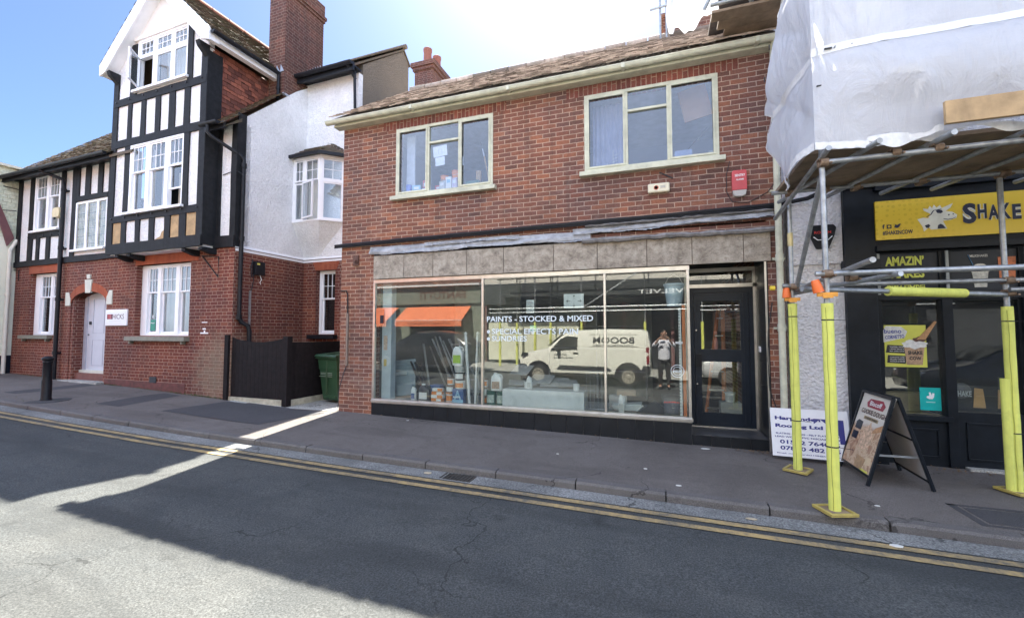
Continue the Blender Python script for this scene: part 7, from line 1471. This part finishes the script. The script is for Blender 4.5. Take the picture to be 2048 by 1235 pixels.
b = MB(Mv); b.prism([(.98, -.72, 1.22), (.98, .72, 1.22), (1.50, .66, 1.64), (1.50, -.66, 1.64)], (-.012, 0, .015)); b.build('windscreen', M_vg, V)
side([(1.30, .48), (1.42, .62), (2.9, .60), (3.05, .50), (3.0, .46)], 'rubbing_strip', M_pbk, .01); side([(.0, .32), (.42, .30), (.42, .42), (.28, .62), (.02, .66)], 'bumper', M_pbk, .012); side([(3.86, .32), (4.2, .42), (4.2, .66), (4.0, .66)], 'bumper', M_pbk, .012)
side([(.08, .86), (.34, .92), (.36, 1.0), (.14, 1.0)], 'headlight', P('dark_headlight', (.06, .065, .07), .1), .01); side([(4.10, .72), (4.18, .72), (4.17, 1.22), (4.08, 1.20)], 'tail_light', P('tail_red', (.22, .02, .03), .2), .008)
b = MB(Mv); b.box(-.02, .10, -.7, .7, .32, .62); b.build('grille', M_pbk, V, bevel=.02)
for x in (.70, 3.56):
    side([(x+.42*math.cos(a), .33+.42*math.sin(a)) for a in [math.pi*k/12 for k in range(13)]]+[(x-.42, .24), (x+.42, .24)], 'wheel_arch', M_ink, .006)
    for sg in (1, -1):
        y0 = .72 if sg > 0 else -.94; w_ = MB(Mv); w_.lathe((x, y0, .31), [(.22, 0), (.31, .02), (.32, .11), (.31, .20), (.21, .225), (.20, .20)], 24, Matrix.Rotation(R(-90), 3, 'X')); ww = w_.build('wheel', P('tyre_rubber', (.025, .025, .027), .7), V, smooth=True)
        h_ = MB(Mv); yy = .93 if sg > 0 else -.95; h_.lathe((x, yy, .31), [(.20, 0), (.20, .015), (.17, .018), (.08, .0), (.06, .03), (.0, .03)], 20, Matrix.Rotation(R(-90*sg), 3, 'X')); h_.build('rim', P('steel_rim', (.50, .47, .40), .35, .1, metal=.3), ww, smooth=True)
        d_ = MB(Mv)
        for k in range(10): a = 2*math.pi*k/10; d_.lathe((x+.14*math.cos(a), yy+sg*.016, .31+.14*math.sin(a)), [(.022, 0), (.022, .004)], 8, Matrix.Rotation(R(-90*sg), 3, 'X'))
        o = d_.build('rim_holes', M_ink, ww); o['kind'] = 'stuff'
b = MB(Mv); b.box(1.32, 1.42, .93, 1.10, 1.06, 1.28); b.box(1.36, 1.40, .86, .95, 1.05, 1.10); b.build('wing_mirror', M_pbk, V, bevel=.02); side([(1.86, 1.0), (2.02, 1.0), (2.02, 1.03), (1.86, 1.03)], 'door_handle', M_pbk, .016)
for X in (1.07, 2.06, 2.16): side([(X, .50), (X+.006, .50), (X+.006, 1.6 if X > 1.1 else 1.0), (X, 1.6 if X > 1.1 else 1.0)], 'door_gap', P('panel_gap', (.25, .24, .21), .6), .002)
for q in ([(2.35, 1.22), (3.85, 1.22), (3.85, 1.235), (2.35, 1.235)], [(2.35, 1.60), (3.85, 1.60), (3.85, 1.612), (2.35, 1.612)]): side(q, 'pressed_line', P('panel_gap', (.25, .24, .2)), .002)
vx = Vector((-1, 0, 0)); vz = Vector((0, -.25, 1)).normalized(); yv = VY-.92+.92*(1-.06)+.012
text('BOOOM', V, (VX+3.74, VY-.062, gv+1.33), vx, vz, .20, 1.26, M_ink, .02, lift=.004); text('CONSTRUCTION', V, (VX+3.72, VY-.040, gv+1.235), vx, vz, .05, 1.22, M_ink, .005, lift=.004)
text('020 7247 0247B', V, (VX+1.65, VY+.006, gv+.93), vx, (0, 0, 1), .05, .42, M_pbk, .01); text('boomconstruction.com', V, (VX+1.85, VY+.006, gv+.84), vx, (0, 0, 1), .05, .66, M_pbk, .01)
# ---- parked cars reflected in the glass
def car(X, Y, label, paint, length=4.3):
    g_ = HR(X, Y); c = thing('parked_car', label, 'car', (X+length/2, Y, g_), 'cars parked across the road'); M = Matrix.Translation((X, Y, g_))
    pr = [(0, .38, .55, .60, .70), (.08, .26, .60, .78, .80), (.9, .2, .68, .96, .86), (1.15, .2, .70, 1.02, .87), (1.95, .2, .72, 1.42, .88), (2.7, .2, .72, 1.46, .88), (3.5, .2, .72, 1.36, .87), (4.0, .22, .72, 1.05, .85), (4.22, .26, .70, .98, .82), (4.3, .4, .62, .80, .74)]
    vv = []
    for (x, a, m_, t_, hw) in pr:
        tp = .68 if t_ > 1.2 else .86
        vv += [(x, y, z) for y, z in [(-hw*.9, a), (-hw, a+.12), (-hw*.98, m_+.15 if t_ > 1.0 else m_), (-hw*tp, t_-.03), (-hw*tp*.8, t_), (hw*tp*.8, t_), (hw*tp, t_-.03), (hw*.98, m_+.15 if t_ > 1.0 else m_), (hw, a+.12), (hw*.9, a)]]
    n_ = 10; b = MB(M); b.add(vv, [tuple(range(n_)), tuple(range(len(vv)-n_, len(vv)))[::-1]]+[(i*n_+j, (i+1)*n_+j, (i+1)*n_+(j+1) % n_, i*n_+(j+1) % n_) for i in range(len(pr)-1) for j in range(n_)]); b.build('body', paint, c, smooth=True)
    for sg in (1, -1):
        q = [(x, sg*(y+.012), z) for x, y, z in ((1.35, .835, .93), (3.75, .84, .95), (3.45, .66, 1.30), (2.7, .64, 1.38), (1.98, .64, 1.36))]
        MB(M).prism(q if sg > 0 else q[::-1], (0, sg*.006, 0)).build('side_window', M_vg, c)
        for x in (.78, 3.35):
            w_ = MB(M); w_.lathe((x, .70 if sg > 0 else -.90, .31), [(.2, 0), (.31, .02), (.31, .19), (.2, .2)], 20, Matrix.Rotation(R(-90), 3, 'X')); ww = w_.build('wheel', P('tyre_rubber', (.02, .02, .02)), c, smooth=True)
            MB(M).lathe((x, sg*.90, .31), [(.2, 0), (.19, .015), (.05, .02), (0, .03)], 14, Matrix.Rotation(R(-90*sg), 3, 'X')).build('rim', M_alu, ww)
        MB(M).box(.05, .35, sg*.6-.12, sg*.6+.12, .62, .74).build('headlight', M_pw1, c, bevel=.03)
    b = MB(M); b.prism([(1.22, -.66, 1.05), (1.22, .66, 1.05), (1.93, .56, 1.42), (1.93, -.56, 1.42)], (-.02, 0, .02)); b.build('windscreen', M_vg, c)
car(1.25, -1.35, 'silver-white parked car across the road seen in the door glass', P('silver_paint', (.50, .51, .53), .2, .02)); car(6.4, -1.35, 'dark blue parked car across the road seen in the milkshake windows', P('dark_blue_paint', (.03, .04, .07), .15, .05)); car(-10.8, -1.45, 'charcoal parked car across the road in front of the orange awning', P('charcoal_paint', (.035, .035, .04), .2, .05))
# ---- the photographer
px, py = .08, -.36; gp = HR(0, 0)
PE = thing('person', 'standing person in white shirt and dark trousers holding up a phone with both hands', 'person', (px, py, gp))
SK = {}
def skin(name, nodes, edges, m, root=0, sub=2):
    me = bpy.data.meshes.new(name); me.from_pydata([(px+n[0]-px, py+n[1]-py, gp+n[2]-gp) for n in nodes], edges, []); o = bpy.data.objects.new(name, me); col.objects.link(o); o.parent = PE
    md = o.modifiers.new('skin', 'SKIN'); md.use_smooth_shade = True
    for i, n in enumerate(nodes): me.skin_vertices[0].data[i].radius = (n[3], n[4] if len(n) > 4 else n[3])
    me.skin_vertices[0].data[root].use_root = True
    sb = o.modifiers.new('sub', 'SUBSURF'); sb.levels = sub; sb.render_levels = sub; me.materials.append(m); return o
skinm = P('skin', (.42, .24, .17), .55, .06, 12)
nodes = [(0, 0, .95, .135, .10), (0, 0, 1.12, .12, .09), (0, -.01, 1.30, .145, .10), (0, -.01, 1.43, .12, .09), (0, 0, 1.52, .055, .058), (0, .02, 1.60, .07, .08), (0, .02, 1.70, .078, .095), (0, .01, 1.78, .055, .07)]
edges = [(0, 1), (1, 2), (2, 3), (3, 4), (4, 5), (5, 6), (6, 7)]
for sg in (-1, 1):
    k = len(nodes); nodes += [(sg*.10, 0, .88, .095), (sg*.11, .02, .50, .062), (sg*.12, -.01, .10, .042), (sg*.13, .05, .035, .038), (sg*.14, .16, .03, .032)]
    edges += [(0, k), (k, k+1), (k+1, k+2), (k+2, k+3), (k+3, k+4)]
    k = len(nodes); nodes += [(sg*.19, 0, 1.42, .058), (sg*.30, .12, 1.30, .042), (sg*.16, .27, 1.50, .030), (sg*.115, .30, 1.555, .034, .018)]
    edges += [(3, k), (k, k+1), (k+1, k+2), (k+2, k+3)]
    hb = k+3
    for f_ in range(4):
        k = len(nodes); z = 1.545+f_*.020; L_ = (.9, 1, 1.05, .9)[f_]
        nodes += [(sg*(.100-.01*f_*.3), .325, z, .010), (sg*(.085-.01*L_), .335*1, z+.005, .009), (sg*(.055), .333, z+.008, .008)]
        edges += [(hb, k), (k, k+1), (k+1, k+2)]
    k = len(nodes); nodes += [(sg*.105, .285, 1.53, .012), (sg*.075, .295, 1.535, .009)]; edges += [(hb, k), (k, k+1)]
skin('body', nodes, edges, skinm)
sn = [(0, 0, .84, .195, .145), (0, 0, .93, .19, .14), (0, 0, 1.12, .185, .135), (0, -.01, 1.30, .20, .14), (0, -.01, 1.44, .14, .105), (0, 0, 1.49, .07, .07)]; se = [(0, 1), (1, 2), (2, 3), (3, 4), (4, 5)]
for sg in (-1, 1): k = len(sn); sn += [(sg*.20, 0, 1.42, .075), (sg*.305, .12, 1.30, .058), (sg*.24, .19, 1.39, .050)]; se += [(4, k), (k, k+1), (k+1, k+2)]
skin('shirt', sn, se, P('white_shirt', (.66, .66, .74), .8, .08, 8))
tn = [(0, 0, 1.0, .165, .12)]; te = []
for sg in (-1, 1): k = len(tn); tn += [(sg*.10, 0, .86, .105), (sg*.11, .02, .50, .078), (sg*.12, -.01, .12, .062)]; te += [(0, k), (k, k+1), (k+1, k+2)]
skin('trousers', tn, te, P('dark_trousers', (.035, .032, .035), .8, .1))
for sg in (-1, 1): skin('shoe', [(sg*.12, -.04, .05, .048), (sg*.13, .08, .045, .046), (sg*.145, .19, .035, .036)], [(0, 1), (1, 2)], M_pbk)
hr = P('dark_hair', (.03, .022, .018), .7, .3, 30); skin('hair', [(0, -.035, 1.66, .075, .07), (0, -.02, 1.76, .085, .09), (0, .045, 1.80, .07, .05)], [(0, 1), (1, 2)], hr)
b = MB(); b.box(px-.012, px+.012, py+.115, py+.135, gp+1.655, gp+1.69)
for sg in (-1, 1): b.box(px+sg*.032-.012, px+sg*.032+.012, py+.108, py+.114, gp+1.70, gp+1.708)
b.box(px-.025, px+.025, py+.107, py+.112, gp+1.632, gp+1.638); b.build('face_features', P('face_shadow_tone', (.20, .09, .07), .6), PE)
for sg in (-1, 1): MB().lathe((px+sg*.082, py+.02, gp+1.68), [(.0, -.03), (.014, -.02), (.016, .01), (.0, .035)], 8).build('ear', skinm, PE)
PH = MB(); PH.box(-.075, .075, -.028, -.02, 1.575, 1.65); tag(PH.build('phone', M_pbk), 'black phone held sideways in both hands by the person across the road', 'phone')
